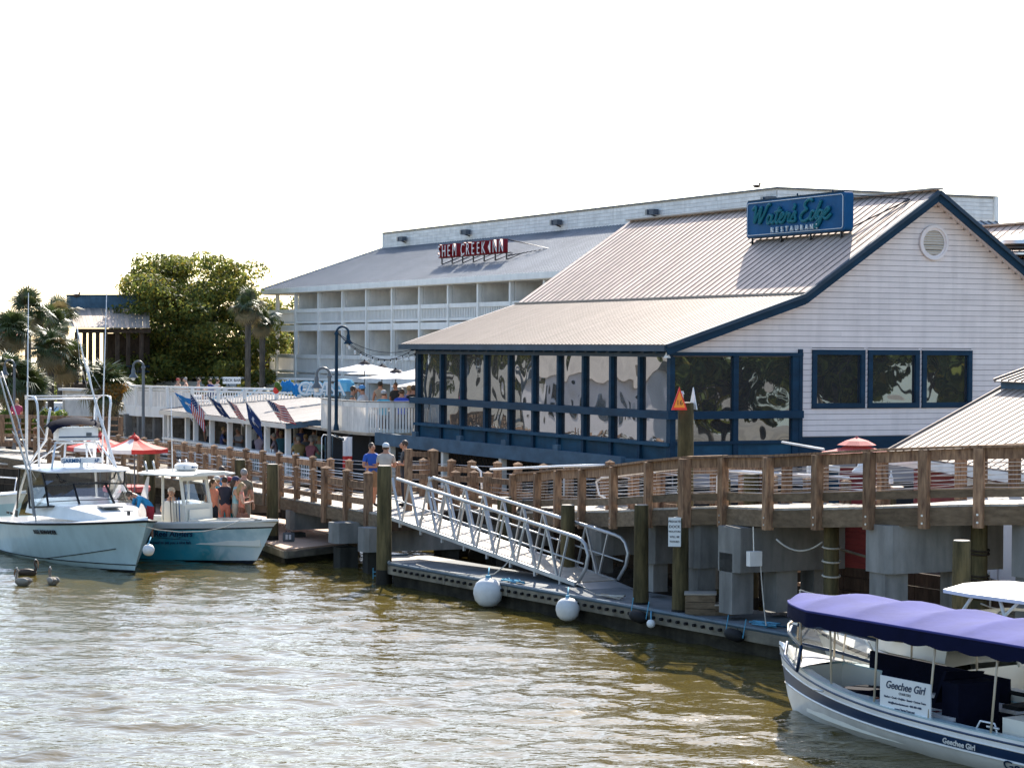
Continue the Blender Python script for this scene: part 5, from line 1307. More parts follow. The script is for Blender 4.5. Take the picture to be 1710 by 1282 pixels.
# radar
rd = MB().lathe([(.05, 0), (.06, .2)], (-4.5, 0, 3.14), 10).build('radar_pedestal', M['gel'], b1, local=True)
rdm = MB().box((-4.5, 0, 3.42), (.22, 1.12, .18)).build('radar_array', M['gel'], b1, local=True)
mw = wmat(b1)
def ltext(par, s_, size, o, x, y, mt, ex=.003, **k):
    root = par
    while root.parent is not None: root = root.parent
    return text('lettering', s_, size, par, M[mt] if isinstance(mt, str) else mt, wmat(root) @ frame(Vector(o), x, y), ex, **k)
ltext(rdm, 'GARMIN', .15, (-4.385, -.33, 3.42), (0, 1, 0), (0, 0, 1), 'sblue', bold=.003); ltext(rdm, '6P', .14, (-4.385, .42, 3.42), (0, 1, 0), (0, 0, 1), 'sblue', bold=.003)
# upper station (buggy top) on the tower
for sx in (-1, 1):
    ltube(b1, 'tower_leg', [(-6.9, sx * 1.3, .95), (-6.3, sx * 1.0, 3.1), (-5.5, sx * .72, 4.0), (-5.3, sx * .7, 4.7), (-5.2, sx * .68, 5.05)], .035, 'pipe_w')
    ltube(b1, 'tower_leg', [(-4.2, sx * .95, 3.1), (-4.9, sx * .62, 3.95)], .03, 'pipe_w')
    ltube(b1, 'tower_leg', [(-5.0, sx * .35, 3.1), (-5.0, sx * .3, 3.95)], .03, 'pipe_w')
    ltube(b1, 'tower_brace', [(-6.3, sx * 1.0, 3.1), (-5.0, sx * .3, 3.95)], .022, 'pipe_w')
ltube(b1, 'tower_crosspiece', [(-4.85, -.65, 3.95), (-4.85, .65, 3.95)], .03, 'pipe_w')
sta = lbox(b1, 'helm_pod', (-5.0, 0, 4.22), (.5, 1.15, .42), 'gel')
lbox(sta, 'stripe', (-4.743, 0, 4.12), (.006, 1.15, .04), 'stripe'); lbox(sta, 'badge', (-4.743, .3, 4.2), (.01, .16, .1), 'lampg')
m = MB(); rings = []
for x, z_ in ((-4.62, 4.42), (-4.75, 4.55), (-5.1, 4.66), (-5.5, 4.6)):
    rings.append([V(x, y, z_ + dz) for y, dz in ((-.80, -.20), (-.66, -.02), (-.3, .09), (0, .12), (.3, .09), (.66, -.02), (.80, -.20))])
m.loft(rings, False).build('helm_cover', M['navy'], b1, local=True, smooth=True)
# the top ring of pale pipe
for nm, pts, r_ in (('top_ring', [(-5.9, -1.12, 5.42), (-5.9, 1.12, 5.42)], .04), ('top_ring', [(-6.3, -1.05, 5.3), (-6.3, 1.05, 5.3)], .03),
    ('top_ring', [(-6.3, -1.05, 5.3), (-6.1, -1.12, 5.42), (-5.7, -1.14, 5.44), (-5.3, -1.1, 5.38), (-5.15, -1.08, 5.2), (-5.15, -1.05, 4.9), (-5.2, -1.0, 3.1)], .035),
    ('top_ring', [(-6.3, 1.05, 5.3), (-6.1, 1.12, 5.42), (-5.7, 1.14, 5.44), (-5.3, 1.1, 5.38), (-5.15, 1.08, 5.2), (-5.15, 1.05, 4.9), (-5.2, 1.0, 3.1)], .035),
    ('top_ring', [(-6.45, 1.0, 3.1), (-6.4, 1.02, 5.0), (-6.3, 1.05, 5.3)], .03), ('top_ring', [(-6.45, -1.0, 3.1), (-6.4, -1.02, 5.0), (-6.3, -1.05, 5.3)], .03)):
    ltube(b1, nm, pts, r_, 'pipe_w')
# outriggers and antennas, given where they end up in the world
def wt(par, name, pts, r_, mt, n=6): return MB().tube(pts, r_, n).build(name, M[mt], par, smooth=True)
base1 = mw @ V(-4.3, -1.25, 1.5); base2 = mw @ V(-4.3, 1.3, 1.5)
Dn = base1.y; Df = base2.y
wt(b1, 'outrigger', [PY(57, 862, Dn), PY(47, 790, Dn), PY(24, 715, Dn), PY(8, 660, Dn), PY(-30, 520, Dn)], [.035, .035, .03, .025, .015], 'alu')
wt(b1, 'outrigger', [PY(60, 870, Dn), PY(50, 780, Dn), PY(30, 700, Dn), PY(2, 620, Dn)], .02, 'alu')
wt(b1, 'outrigger', [PY(219, 852, Df), PY(200, 800, Df), PY(186, 755, Df), PY(155, 655, Df), PY(140, 600, Df), PY(128, 545, Df)], [.035, .035, .03, .028, .022, .014], 'pipe_w')
wt(b1, 'outrigger', [PY(193, 790, Df), PY(176, 730, Df), PY(160, 680, Df), PY(146, 610, Df)], .018, 'pipe_w')
wt(b1, 'outrigger_stay', [PY(128, 545, Df), PY(133, 600, Df), PY(146, 650, Df)], .006, 'alu', 4); wt(b1, 'outrigger_stay', [PY(140, 600, Df), PY(168, 648, Df), PY(150, 655, Df)], .006, 'alu', 4)
Da = (mw @ V(-5.2, 0, 3.1)).y
wt(b1, 'antenna', [PY(45, 782, Da), PY(46, 650, Da), PY(47.5, 489, Da)], [.03, .02, .009], 'pipe_w')
wt(b1, 'antenna', [PY(171, 775, Da), PY(173, 650, Da), PY(178, 490, Da)], [.03, .02, .009], 'pipe_w')
for pts in ([(70, 742), (52, 770)], [(60, 700), (80, 735)], [(20, 720), (45, 752)], [(24, 728), (60, 800)], [(100, 730), (66, 775)], [(178, 755), (192, 800)], [(150, 722), (172, 760)]):
    wt(b1, 'tower_stay', [PY(x, y, Da) for x, y in pts], .012, 'alu', 5)
# portlights, name, cleats
for x in (-6.1, -6.45): lbox(b1, 'vent_slot', (x, -1.53, 1.24), (.22, .02, .07), 'black'); 
m = MB(); m.box((-5.6, -1.53, 1.27), (.2, .02, .2)); m.build('portlight', M['black'], b1, local=True)
p5 = hull1.pt(3, .62, -1); p6 = hull1.pt(4, .62, -1); pA = hull1.pt(3, .69, -1)
xdir = (pA - p5).normalized(); ydir = (p6 - p5)
text('lettering', 'REEL REMAINDER', .155, b1, M['ink'], mw @ frame((p5 + ydir * .42) + V(0, -.035, 0), xdir, ydir), .004, bold=.006)
for x in (-.5,): 
    m = MB(); m.box((x, 0, 1.6), (.12, .06, .16)); m.tube([(x, -.14, 1.66), (x, .14, 1.66)], .02, 6); m.build('bow_cleat', M['black'], b1, local=True)
for o in list(b1.children_recursive):
    if o.name.split('.')[0] in ('outrigger', 'antenna', 'tower_stay', 'hull', 'outrigger_stay'): continue
    za, zb = [0, 1.6, 2.46, 3.05, 3.42, 4.22, 4.66, 5.42], [0, 1.56, 2.12, 2.5, 2.75, 3.5, 3.87, 4.56]
    if o.name.startswith('lettering'):
        if o.matrix_basis.translation.z > 1.7: o.matrix_basis.translation.z = float(np.interp(o.matrix_basis.translation.z, za, zb))
        continue
    for v_ in o.data.vertices: v_.co.z = float(np.interp(v_.co.z, za, zb))
bowtip = mw @ hull1.pt(4, 1, 1)

# ------------------------------------------------------------------ centre console with blue wrap
s2 = pxd(430, 61.0, 0)
b2 = boat('center_console_boat', 'center console boat with turquoise wave wrap and cream T-top', s2, R(129))
hull2 = Hull(8.2, 2.75, [(-.7, .02, -.4, -.4, 2.2, 1), (.0, .84, -.06, .10, 2.0, 2.2), (.35, .96, .38, .62, 2.2, 2), (.62, 1.02, .78, 1.05, 2.5, 2), (.85, 1.04, .92, 1.24, 2.7, 2)], bow=.34)
wrap = mat('wave_wrap', (.02, .30, .38), .2, .2, 1.0, spec=.6)
def wrapmat():
    n = wrap.node_tree.nodes; l = wrap.node_tree.links; b = n['Principled BSDF']
    tc = n.new('ShaderNodeTexCoord'); sp = n.new('ShaderNodeSeparateXYZ'); l.new(tc.outputs['Object'], sp.inputs[0])
    nz = n.new('ShaderNodeTexNoise'); nz.inputs['Scale'].default_value = 1.9; nz.inputs['Detail'].default_value = 7; nz.inputs['Distortion'].default_value = 1.2; l.new(tc.outputs['Object'], nz.inputs['Vector'])
    ad = n.new('ShaderNodeMath'); ad.operation = 'MULTIPLY_ADD'; l.new(nz.outputs['Fac'], ad.inputs[0]); ad.inputs[1].default_value = 1.7; l.new(sp.outputs['X'], ad.inputs[2])
    # far aft white-blue, middle turquoise, bow white
    mr = n.new('ShaderNodeMapRange'); mr.inputs[1].default_value = -5.2; mr.inputs[2].default_value = .9; l.new(ad.outputs[0], mr.inputs[0])
    cr_ = n.new('ShaderNodeValToRGB'); e = cr_.color_ramp.elements
    e[0].position = 0; e[0].color = (.25, .50, .60, 1); e[1].position = 1; e[1].color = (.72, .78, .78, 1)
    for p_, c_ in ((.12, (.55, .68, .72, 1)), (.25, (.06, .38, .50, 1)), (.6, (.03, .34, .46, 1)), (.74, (.08, .38, .46, 1)), (.86, (.60, .72, .74, 1))):
        x_ = e.new(p_); x_.color = c_
    l.new(mr.outputs[0], cr_.inputs[0])
    zz = n.new('ShaderNodeMapRange'); zz.inputs[1].default_value = .25; zz.inputs[2].default_value = .95; l.new(sp.outputs['Z'], zz.inputs[0])
    ms = n.new('ShaderNodeMix'); ms.data_type = 'RGBA'; l.new(zz.outputs[0], ms.inputs[0]); l.new(cr_.outputs[0], ms.inputs[6])
    nz3 = n.new('ShaderNodeTexNoise'); nz3.inputs['Scale'].default_value = 3.5; nz3.inputs['Detail'].default_value = 6; l.new(tc.outputs['Object'], nz3.inputs['Vector'])
    c3 = n.new('ShaderNodeValToRGB'); c3.color_ramp.elements[0].position = .42; c3.color_ramp.elements[1].position = .66; c3.color_ramp.elements[0].color = (.09, .37, .47, 1); c3.color_ramp.elements[1].color = (.5, .7, .74, 1); l.new(nz3.outputs['Fac'], c3.inputs[0])
    m3 = n.new('ShaderNodeMix'); m3.data_type = 'RGBA'; m3.inputs[0].default_value = .45; l.new(cr_.outputs[0], m3.inputs[6]); l.new(c3.outputs[0], m3.inputs[7]); l.new(m3.outputs[2], ms.inputs[7])
    l.new(ms.outputs[2], b.inputs['Base Color'])
wrapmat()
hull2.shell([M['bottom'], wrap, M['gel']], [0, 1, 1, 2, 2], b2)
ltube(b2, 'rub_rail', hull2.loop(3), .022, 'rubber')
hull2.gunwale(0, 1.0, .26, .04).build('gunwale', M['gel'], b2, local=True, smooth=40)
hull2.liner(.01, .93, .5, .26).build('cockpit', M['gel_c'], b2, local=True)
lbox(b2, 'bow_seat', (-.9, 0, .95), (1.1, .9, .2), 'gel')
cx = -2.75
con = MB(); con.prism([(cx - .5, -.52, .5), (cx + .45, -.50, .5), (cx + .38, -.48, 1.55), (cx - .45, -.50, 1.6)], (0, 1.04, 0)); con.build('console', M['gel_c'], b2, local=True)
lbox(b2, 'console_door', (cx + .465, 0, 1.05), (.03, .78, .7), 'gel_c')
lbox(b2, 'console_seat', (cx + .7, 0, .85), (.45, .9, .55), 'gel_c')
for yy in (-.5, .5):
    MB().beam((cx + .36, yy, 1.5), (cx + .18, yy * .96, 2.36), .07, .06).build('top_support', M['gel_c'], b2, local=True)
    MB().beam((cx - .5, yy, .6), (cx - .55, yy * .96, 2.36), .06, .06).build('top_support', M['gel_c'], b2, local=True)
    for k in range(4): ltube(b2, 'fishing_rod', [(cx + .3 - k * .12, yy * 1.15, .75), (cx + .25 - k * .12, yy * 1.2, 1.75)], .014, ['sblue', 'lampg', 'rope', 'black'][k], 5)
MB().add([(cx + .37, -.45, 1.52), (cx + .37, .45, 1.52), (cx + .2, .44, 2.3), (cx + .2, -.44, 2.3)], [(0, 1, 2, 3)]).build('console_windshield', M['glass'], b2, local=True)
MB().beam((cx + .2, -.5, 2.3), (cx + .2, .5, 2.3), .06, .2).build('visor_board', M['gel_c'], b2, local=True)
for yy in (-.28, .28): MB().beam((cx + .37, yy * 1.5, 1.53), (cx + .33, yy * 1.1, 2.2), .02, .02).build('windshield_rod', M['alu'], b2, local=True)
m = MB(); rings = []
for x, w_ in ((cx + .95, .75), (cx + .85, 1.0), (cx - .9, 1.05), (cx - 1.15, .9)):
    rings.append([V(x, -w_, 2.4), V(x, -w_ * .6, 2.46), V(x, w_ * .6, 2.46), V(x, w_, 2.4), V(x, w_, 2.36), V(x, -w_, 2.36)])
m.loft(rings, True, True).build('t_top', M['gel_c'], b2, local=True, smooth=40)
rd2 = MB().lathe([(.26, 0), (.33, .04), (.34, .14), (.27, .2), (.1, .22)], (cx - .1, .0, 2.47), 18).build('radar_dome', M['gel'], b2, local=True, smooth=40)
ltext(rd2, 'GARMIN', .1, (cx + .2, -.12, 2.57), (.55, .84, 0), (0, 0, 1), 'sblue', bold=.002)
for k, y in enumerate((-.75, -.45, .55, .8)):
    ltube(b2, 'rod_holder', [(cx - .9, y, 2.44), (cx - 1.0, y, 2.72)], .03, 'alu', 6)
ltube(b2, 'antenna', [(cx - .1, -.52, 2.45), (cx - .14, -.55, 4.6)], [.018, .008], 'pipe_w', 6)
m = MB(); m.add([(cx - 1.4, -.9, .9), (cx - .7, -1.0, .9), (cx - .75, -.8, 2.3), (cx - .9, -.75, 2.3)], [(0, 1, 2, 3)]); m.build('spray_curtain', M['white_c'], b2, local=True)
for k in range(3): ltube(b2, 'fishing_rod', [(cx - 1.1 - k * .2, -.95, .8), (cx - 1.1 - k * .2, -1.0, 2.3)], .012, 'black', 5)
mw2 = wmat(b2)
q0 = hull2.pt(2, .655, -1); q1 = hull2.pt(2, .715, -1); q2 = hull2.pt(3, .655, -1)
text('lettering', 'Hook Reel Anglers', .25, b2, M['stripe'], mw2 @ frame(q0 + (q2 - q0) * .66 + V(0, -.06, 0), q1 - q0, q2 - q0), .004, shear=.35, bold=.004)
text('lettering', 'Guaranteed to get you a nice fish', .12, b2, M['stripe'], mw2 @ frame(q0 + (q2 - q0) * .08 + V(.15, -.05, 0), q1 - q0, q2 - q0), .004, shear=.3, bold=.002)
ltube(b2, 'underline', [q0 + (q2 - q0) * .38 + V(-1.05, .0, 0) + V(0, -.06, 0), q0 + (q2 - q0) * .38 + V(.0, -.05, 0), q0 + (q2 - q0) * .36 + V(.95, .06, 0)], .008, 'stripe', 4)
wt(b2, 'bow_cleat', [PY(425, 868, 59.6), PY(437, 867, 59.6)], .03, 'alu')
ml = thing('mooring_line', 'thin pale blue line sagging between the bows of the two fishing boats', 'rope', bowtip)
MB().tube([PY(232, 876, 57.6), PY(262, 884, 57.8), PY(300, 888, 58.1), PY(340, 887, 58.5), PY(375, 880, 58.9), PY(402, 868, 59.3), PY(430, 866, 59.6)], .012, 5).build('line', M['rope'], ml, smooth=True)
person(mw2 @ V(cx - .7, .0, .45), R(0), 'grey haired skipper in cap at the helm behind the console window', 'sit', 'pants', 'short', 1.0, (.03, .06, .12), (.2, .2, .2), 'hair_g', 'skin', hat=(.6, .55, .5), scale=1.12)
ball(248, 918, 57.6, .155, 'grey ball fender between the two left fishing boats')

# ------------------------------------------------------------------ canopied electric boat, lower right
s3 = pxd(1322, 36.9, 0)
b3 = boat('canopied_launch', 'white and navy charter launch under a scalloped blue violet canopy', s3, R(-31))
LB = 8.2
hull3 = Hull(LB, 2.35, [(-1.0, .02, -.35, -.35, 2.0, 1), (-.15, .62, -.12, -.08, 1.9, 1.5), (.02, .86, .12, .20, 2.0, 1.8), (.10, .95, .25, .44, 2.1, 2), (.18, 1.0, .43, .72, 2.2, 2.4), (.24, 1.0, .52, .90, 2.3, 2.8), (.27, 1.0, .58, 1.02, 2.3, 3)], bow=.42)
hull3.shell([M['bottom'], M['gel'], M['stripe']], [0, 1, 1, 2, 1, 1, 1], b3)
for rw, rr_ in ((3, .022), (4, .014), (5, .018)): ltube(b3, 'rub_strake', hull3.loop(rw, V(0, 0, 0)), rr_, 'gel' if rw != 5 else 'stripe', 6)
hull3.gunwale(0, .95, .17, .02).build('gunwale', M['gel_b'], b3, local=True, smooth=40)
hull3.deckplate(.03, .84, 1, crown=.06).build('foredeck', M['gel'], b3, local=True, smooth=True)
hull3.liner(.02, .86, .12, .17).build('cockpit', M['gel_c'], b3, local=True)
mw3 = wmat(b3)
# navy covered seats, white lockers, coaming panels
m = MB(); m.prism([(-1.6, -.3, .3), (-1.6, .3, .3), (-2.1, .5, .3), (-2.1, -.5, .3)], (0, 0, .3)); m.build('bow_seat', M['navy'], b3, local=True)
for sy in (-1, 1):
    lbox(b3, 'side_seat', (-3.9, sy * .62, .38), (2.0, .4, .38), 'navy'); lbox(b3, 'side_cushion', (-3.9, sy * .62, .60), (1.95, .38, .05), 'white_c')
    m = MB(); m.prism([(-1.35, sy * .62, .62), (-4.2, sy * .98, .55), (-4.2, sy * .98, .98), (-1.35, sy * .64, 1.1)], (0, -sy * .04, 0)); 
    if sy < 0: m.build('side_curtain', M['navy'], b3, local=True)
    # low clear wings at the bow
    w_ = [(-.02, sy * .06, 1.12), (-.55, sy * .52, 1.0), (-1.25, sy * .82, .86)]; t_ = [(-.14, sy * .06, 1.42), (-.6, sy * .48, 1.36), (-1.3, sy * .78, 1.25)]
    for k in (0, 1): MB().add([w_[k], w_[k + 1], t_[k + 1], t_[k]], [(0, 1, 2, 3)]).build('bow_window', M['vinyl'], b3, local=True)
    ltube(b3, 'window_frame', [w_[0], w_[1], w_[2], t_[2], t_[1], t_[0]], .03, 'stripe', 6)
    ltube(b3, 'bow_rail', [(-.1, 0, 1.48), (-.25, sy * .22, 1.46), (-.6, sy * .5, 1.40), (-1.3, sy * .8, 1.28)], .018, 'beige', 6)
for k, x in enumerate((-.02, -.0)): pass
lbox(b3, 'helm_console', (-4.75, .35, .75), (.35, .8, .75), 'navy'); 
m = MB(); m.prism([(-4.2, -.15, .75), (-4.2, .6, .75), (-4.45, .6, 1.25), (-4.45, -.15, 1.2)], (-.06, 0, 0)); m.build('console_cover', M['navy'], b3, local=True)
lbox(b3, 'locker', (-2.8, .84, .55), (.5, .2, .26), 'gel_b'); lbox(b3, 'teak_step', (-2.9, .72, .5), (.12, .3, .3), 'wood_v')
m = MB(); m.box((-5.3, -.3, .78), (.35, .75, .06)); m.prism([(-5.65, -.68, .8), (-5.65, .08, .8), (-5.72, .08, 1.15), (-5.72, -.68, 1.15)], (-.06, 0, 0)); m.beam((-5.3, -.3, .2), (-5.3, -.3, .76), .08, .08); m.build('helm_seat', M['rubber'], b3, local=True)
for k, x in enumerate((-6.4,)): 
    lbox(b3, 'aft_bench', (x, 0, .55), (.9, 1.7, .5), 'gel_c'); lbox(b3, 'bench_back', (x - .55, 0, 1.0), (.1, 1.7, .6), 'white_c')
lbox(b3, 'orange_extinguisher', (-4.3, .6, .45), (.15, .15, .35), 'redband')
for x in (-4.15, -5.6, -6.6): ltube(b3, 'grab_handle', [(x, 1.02, .6), (x - .06, 1.0, .72), (x - .35, 1.0, .72), (x - .42, 1.02, .6)], .014, 'pipe_w', 6)
for x in (-6.0, -2.1): ltube(b3, 'cleat', [(x - .12, 1.08, .68), (x + .12, 1.08, .68)], .018, 'steel', 6)
# canopy posts
zc_ = 1.86
for x in (-.75, -2.1, -3.4, -4.7, -6.0, -7.3):
    for sy in (-1, 1):
        yy = hull3.pt(6, 1 + x / hull3.L * .98, 1).y
        ltube(b3, 'canopy_post', [(x, sy * (yy - .05), .58), (x, sy * min(.98, yy + .0), zc_)], .018, 'beige', 6)
ltube(b3, 'bow_staff', [(-.12, -.06, .95), (-.15, -.1, 2.0)], .016, 'beige', 6); ltube(b3, 'bow_staff', [(-.65, -.60, .85), (-.7, -.72, 1.95)], .016, 'beige', 6)
ltube(b3, 'pennant_line', sag((-.15, -.1, 2.0), (-.7, -.72, 1.95), .06), .01, 'rope', 5)
# canopy: domed cloth between hoops, then a hanging scalloped valance
def can_pt(x, k):
    """x along, k -1..1 across"""
    xf = (x + .35) / -7.6
    end = min(1, max(.0, ((-.28 - x) / 1.5))) ** .5
    w2 = 1.04 * end + .02
    hoop = abs(math.sin(math.pi * (x + .3) / 1.25))
    z = zc_ + .02 + (.21 - .07 * hoop) * (1 - abs(k) ** 2.2) * (.35 + .65 * end) - .02 * hoop * (1 - abs(k))
    return V(x, k * w2, z)
m = MB(); xs = [-.28 - i * .0625 for i in range(125)]; ks = [-1, -.97, -.85, -.65, -.4, -.15, .15, .4, .65, .85, .97, 1]
m.loft([[can_pt(x, k) for k in ks] for x in xs], False); cn = m.build('canopy', M['canopy'], b3, local=True, smooth=True)
m = MB()
for sy in (-1, 1):
    rg_ = []
    for i, x in enumerate(xs):
        p = can_pt(x, sy); sc_ = .20 + .045 * abs(math.sin(math.pi * (x + .28) / .62)); rg_.append([p + V(0, sy * .004, 0), p + V(0, sy * .02, -.10), p + V(0, sy * .025, -sc_)])
    m.loft(rg_, False)
m.build('valance', M['canopy_d'], cn, local=True, smooth=True)
ltube(b3, 'canopy_edge', [can_pt(x, -1) for x in xs[::4]][::-1] + [can_pt(x, 1) for x in xs[::4]], .022, 'canopy', 6)
# sign board hung on the side
x0_ = -3.62
bd = MB(); bd.prism([(x0_, 1.10, .62), (x0_ - 1.12, 1.10, .62), (x0_ - 1.12, 1.10, 1.12), (x0_, 1.10, 1.12)], (0, .02, 0)); bd = bd.build('charter_board', M['sign_w'], b3, local=True)
Fx = (-1, 0, 0); Fy = (0, 0, 1)
ltext(bd, 'Geechee Girl', .16, (x0_ - .56, 1.124, 1.0), Fx, Fy, 'stripe', shear=.3, bold=.003)
ltext(bd, 'CHARTERS', .055, (x0_ - .56, 1.124, .895), Fx, Fy, 'lampg')
ltext(bd, 'Harbor • Creek • Dolphin • Sunset • Custom Tours', .044, (x0_ - .56, 1.124, .82), Fx, Fy, 'stripe', bold=.0008)
ltext(bd, 'info@harborcharters.net • 843-303-4408', .044, (x0_ - .56, 1.124, .74), Fx, Fy, 'stripe', bold=.0008)
ltext(bd, 'www.CharterTours.net', .046, (x0_ - .56, 1.124, .66), Fx, Fy, 'stripe', bold=.0008)
for txt, ra, rb, t, sz, f, mt_ in (('Geechee Girl', 3, 4, .335, .125, .5, 'gel'), ('Geechee Girl', 2, 3, .15, .28, .5, 'stripe')):
    p = hull3.pt(ra, t, 1).lerp(hull3.pt(rb, t, 1), f); q = hull3.pt(ra, t - .03, 1).lerp(hull3.pt(rb, t - .03, 1), f); up_ = hull3.pt(rb, t, 1) - hull3.pt(ra, t, 1)
    if sz > .2: p = p + (q - p).normalized() * .0
    text('lettering', txt, sz, b3, M[mt_], mw3 @ frame(p + V(0, .04, 0), q - p, up_), .003, shear=.3, bold=.003)

# ------------------------------------------------------------------ white cuddy cabin boat with hardtop, between launch and dock
s4 = pxd(1400, 38.9, 0)
b4 = boat('cuddy_cabin_boat', 'white cuddy cabin boat with weathered hardtop moored behind the canopied launch', s4, R(-34))
hull4 = Hull(7.6, 2.5, [(-.8, .02, -.35, -.35, 2, 1), (-.1, .82, -.05, .1, 2, 2), (.3, .95, .42, .72, 2.2, 2), (.55, 1.0, .78, 1.12, 2.4, 2)], bow=.38)
hull4.shell([M['bottom'], M['gel_c'], M['gel']], [0, 1, 1, 2], b4)
ltube(b4, 'rub_rail', hull4.loop(3), .035, 'rubber')
hull4.deckplate(.02, .5, 1, crown=.08).build('foredeck', M['gel_c'], b4, local=True, smooth=True)
hull4.gunwale(0, .52, .2).build('gunwale', M['gel'], b4, local=True); hull4.liner(.01, .5, .3, .2).build('cockpit', M['gel_c'], b4, local=True)
m = MB(); rings = []
for x, w_, h2_ in ((-.9, .2, .02), (-1.3, .5, .18), (-2.2, .78, .40), (-3.6, .95, .52)):
    zb = 1.12; rings.append([V(x, -w_, zb - .1), V(x, -w_ * .9, zb + h2_ * .85), V(x, -w_ * .5, zb + h2_), V(x, w_ * .5, zb + h2_), V(x, w_ * .9, zb + h2_ * .85), V(x, w_, zb - .1)])
m.loft(rings, False).build('cabin', M['gel_c'], b4, local=True, smooth=50)
lbox(b4, 'portlight', (-2.3, .785, 1.3), (.34, .04, .14), 'dark', .13); lbox(b4, 'anchor_pulpit', (.55, 0, 1.16), (.9, .42, .06), 'gel')
ltube(b4, 'anchor', [(.95, 0, 1.14), (.7, 0, 1.25), (.3, 0, 1.22)], .03, 'steel')
for sy in (-1, 1):
    ltube(b4, 'bow_rail', [(.9, sy * .15, 1.2), (.6, sy * .2, 1.62), (-.4, sy * .72, 1.55), (-1.8, sy * 1.05, 1.42), (-2.1, sy * 1.08, 1.05)], .016, 'steel', 6)
    for x in (.1, -.9): ltube(b4, 'stanchion', [(x, sy * (.45 - x * .35), 1.1), (x - .02, sy * (.5 - x * .38), 1.54)], .013, 'steel', 6)
wb4 = [(-4.6, 1.05, 1.55), (-3.7, .9, 1.62), (-3.3, .35, 1.66), (-3.3, -.35, 1.66), (-3.7, -.9, 1.62), (-4.6, -1.05, 1.55)]
wt4 = [(-4.9, .98, 1.98), (-4.1, .84, 2.08), (-3.75, .32, 2.13), (-3.75, -.32, 2.13), (-4.1, -.84, 2.08), (-4.9, -.98, 1.98)]
for k in range(5):
    ws = MB().add([wb4[k], wb4[k + 1], wt4[k + 1], wt4[k]], [(0, 1, 2, 3)]).build('windshield_pane', M['glass'], b4, local=True); mm = MB(); lp_ = [wb4[k], wb4[k + 1], wt4[k + 1], wt4[k], wb4[k]]
    for p, q in zip(lp_, lp_[1:]): mm.beam(p, q, .05, .06)
    mm.build('frame', M['gel_c'], ws, local=True)
m = MB(); rings = []
for x, w_ in ((-3.4, .55), (-3.55, .95), (-4.2, 1.08), (-5.6, 1.08), (-5.75, .9)):
    rings.append([V(x, -w_, 2.66), V(x, -w_ * .6, 2.73), V(x, w_ * .6, 2.73), V(x, w_, 2.66), V(x, w_, 2.58), V(x, -w_, 2.58)])
m.loft(rings, True, True).build('hardtop', M['buoy'], b4, local=True, smooth=40)
for sy in (-1, 1):
    ltube(b4, 'top_support', [(-3.6, sy * .9, 1.6), (-4.2, sy * .95, 2.6)], .03, 'gel_c'); ltube(b4, 'top_support', [(-5.3, sy * 1.05, 1.2), (-4.8, sy * .98, 2.6)], .03, 'gel_c'); ltube(b4, 'top_support', [(-4.4, sy * 1.0, 1.6), (-5.2, sy * .98, 2.6)], .03, 'gel_c')
for sy in (-.45, .45): lbox(b4, 'seat', (-5.6, sy, 1.0), (.5, .5, .5), 'gel_c'); lbox(b4, 'seat_back', (-5.85, sy, 1.4), (.12, .5, .5), 'white_c')
text('lettering', '843-732-1266', .2, b4, M['lampg'], wmat(b4) @ frame((-3.3, .955, 1.28), (-1, .12, 0), (0, 0, 1)), .003, shear=.2)

for o in list(b4.children_recursive):
    if o.name.startswith('lettering'): continue
    for v_ in o.data.vertices: v_.co.z = float(np.interp(v_.co.z, [0, 1.3, 2.1, 2.75], [0, 1.25, 1.78, 2.24]))
# ------------------------------------------------------------------ pale boat behind, at the left picture edge
s5 = pxd(20, 69, 0)
b5 = boat('skiff_with_t_top', 'pale blue hulled boat with white T-top, left of the sportfishing boat', s5, R(128))
hull5 = Hull(8.0, 2.7, [(-.7, .02, -.4, -.4, 2.2, 1), (.1, .84, -.06, .10, 2, 2), (.5, 1.0, .7, 1.1, 2.4, 2), (.7, 1.03, .95, 1.4, 2.6, 2)], bow=.34)
hull5.shell([M['bottom'], M['gel_b'], M['gel']], [0, 1, 2, 2], b5); ltube(b5, 'rub_rail', hull5.loop(3), .03, 'gel')
hull5.deckplate(.02, .45, 1, crown=.08).build('foredeck', M['gel'], b5, local=True, smooth=True)
lbox(b5, 'console', (-3.0, 0, 1.35), (.8, .9, 1.2), 'gel')
m = MB(); rings = [[V(x, -w_, 3.05), V(x, -w_ * .6, 3.13), V(x, w_ * .6, 3.13), V(x, w_, 3.05), V(x, w_, 3.0), V(x, -w_, 3.0)] for x, w_ in ((-2.0, .8), (-2.2, 1.05), (-3.9, 1.05), (-4.1, .85))]
m.loft(rings, True, True).build('t_top', M['gel'], b5, local=True, smooth=40)
for sy in (-.6, .6):
    for x in (-2.6, -3.4): ltube(b5, 'top_support', [(x, sy, .9), (x, sy * 1.1, 3.0)], .035, 'pipe_w')
    ltube(b5, 'side_rail', [(-.3, sy * .6, 1.4), (-.5, sy, 1.8), (-2.2, sy * 1.9, 1.75)], .02, 'pipe_w')

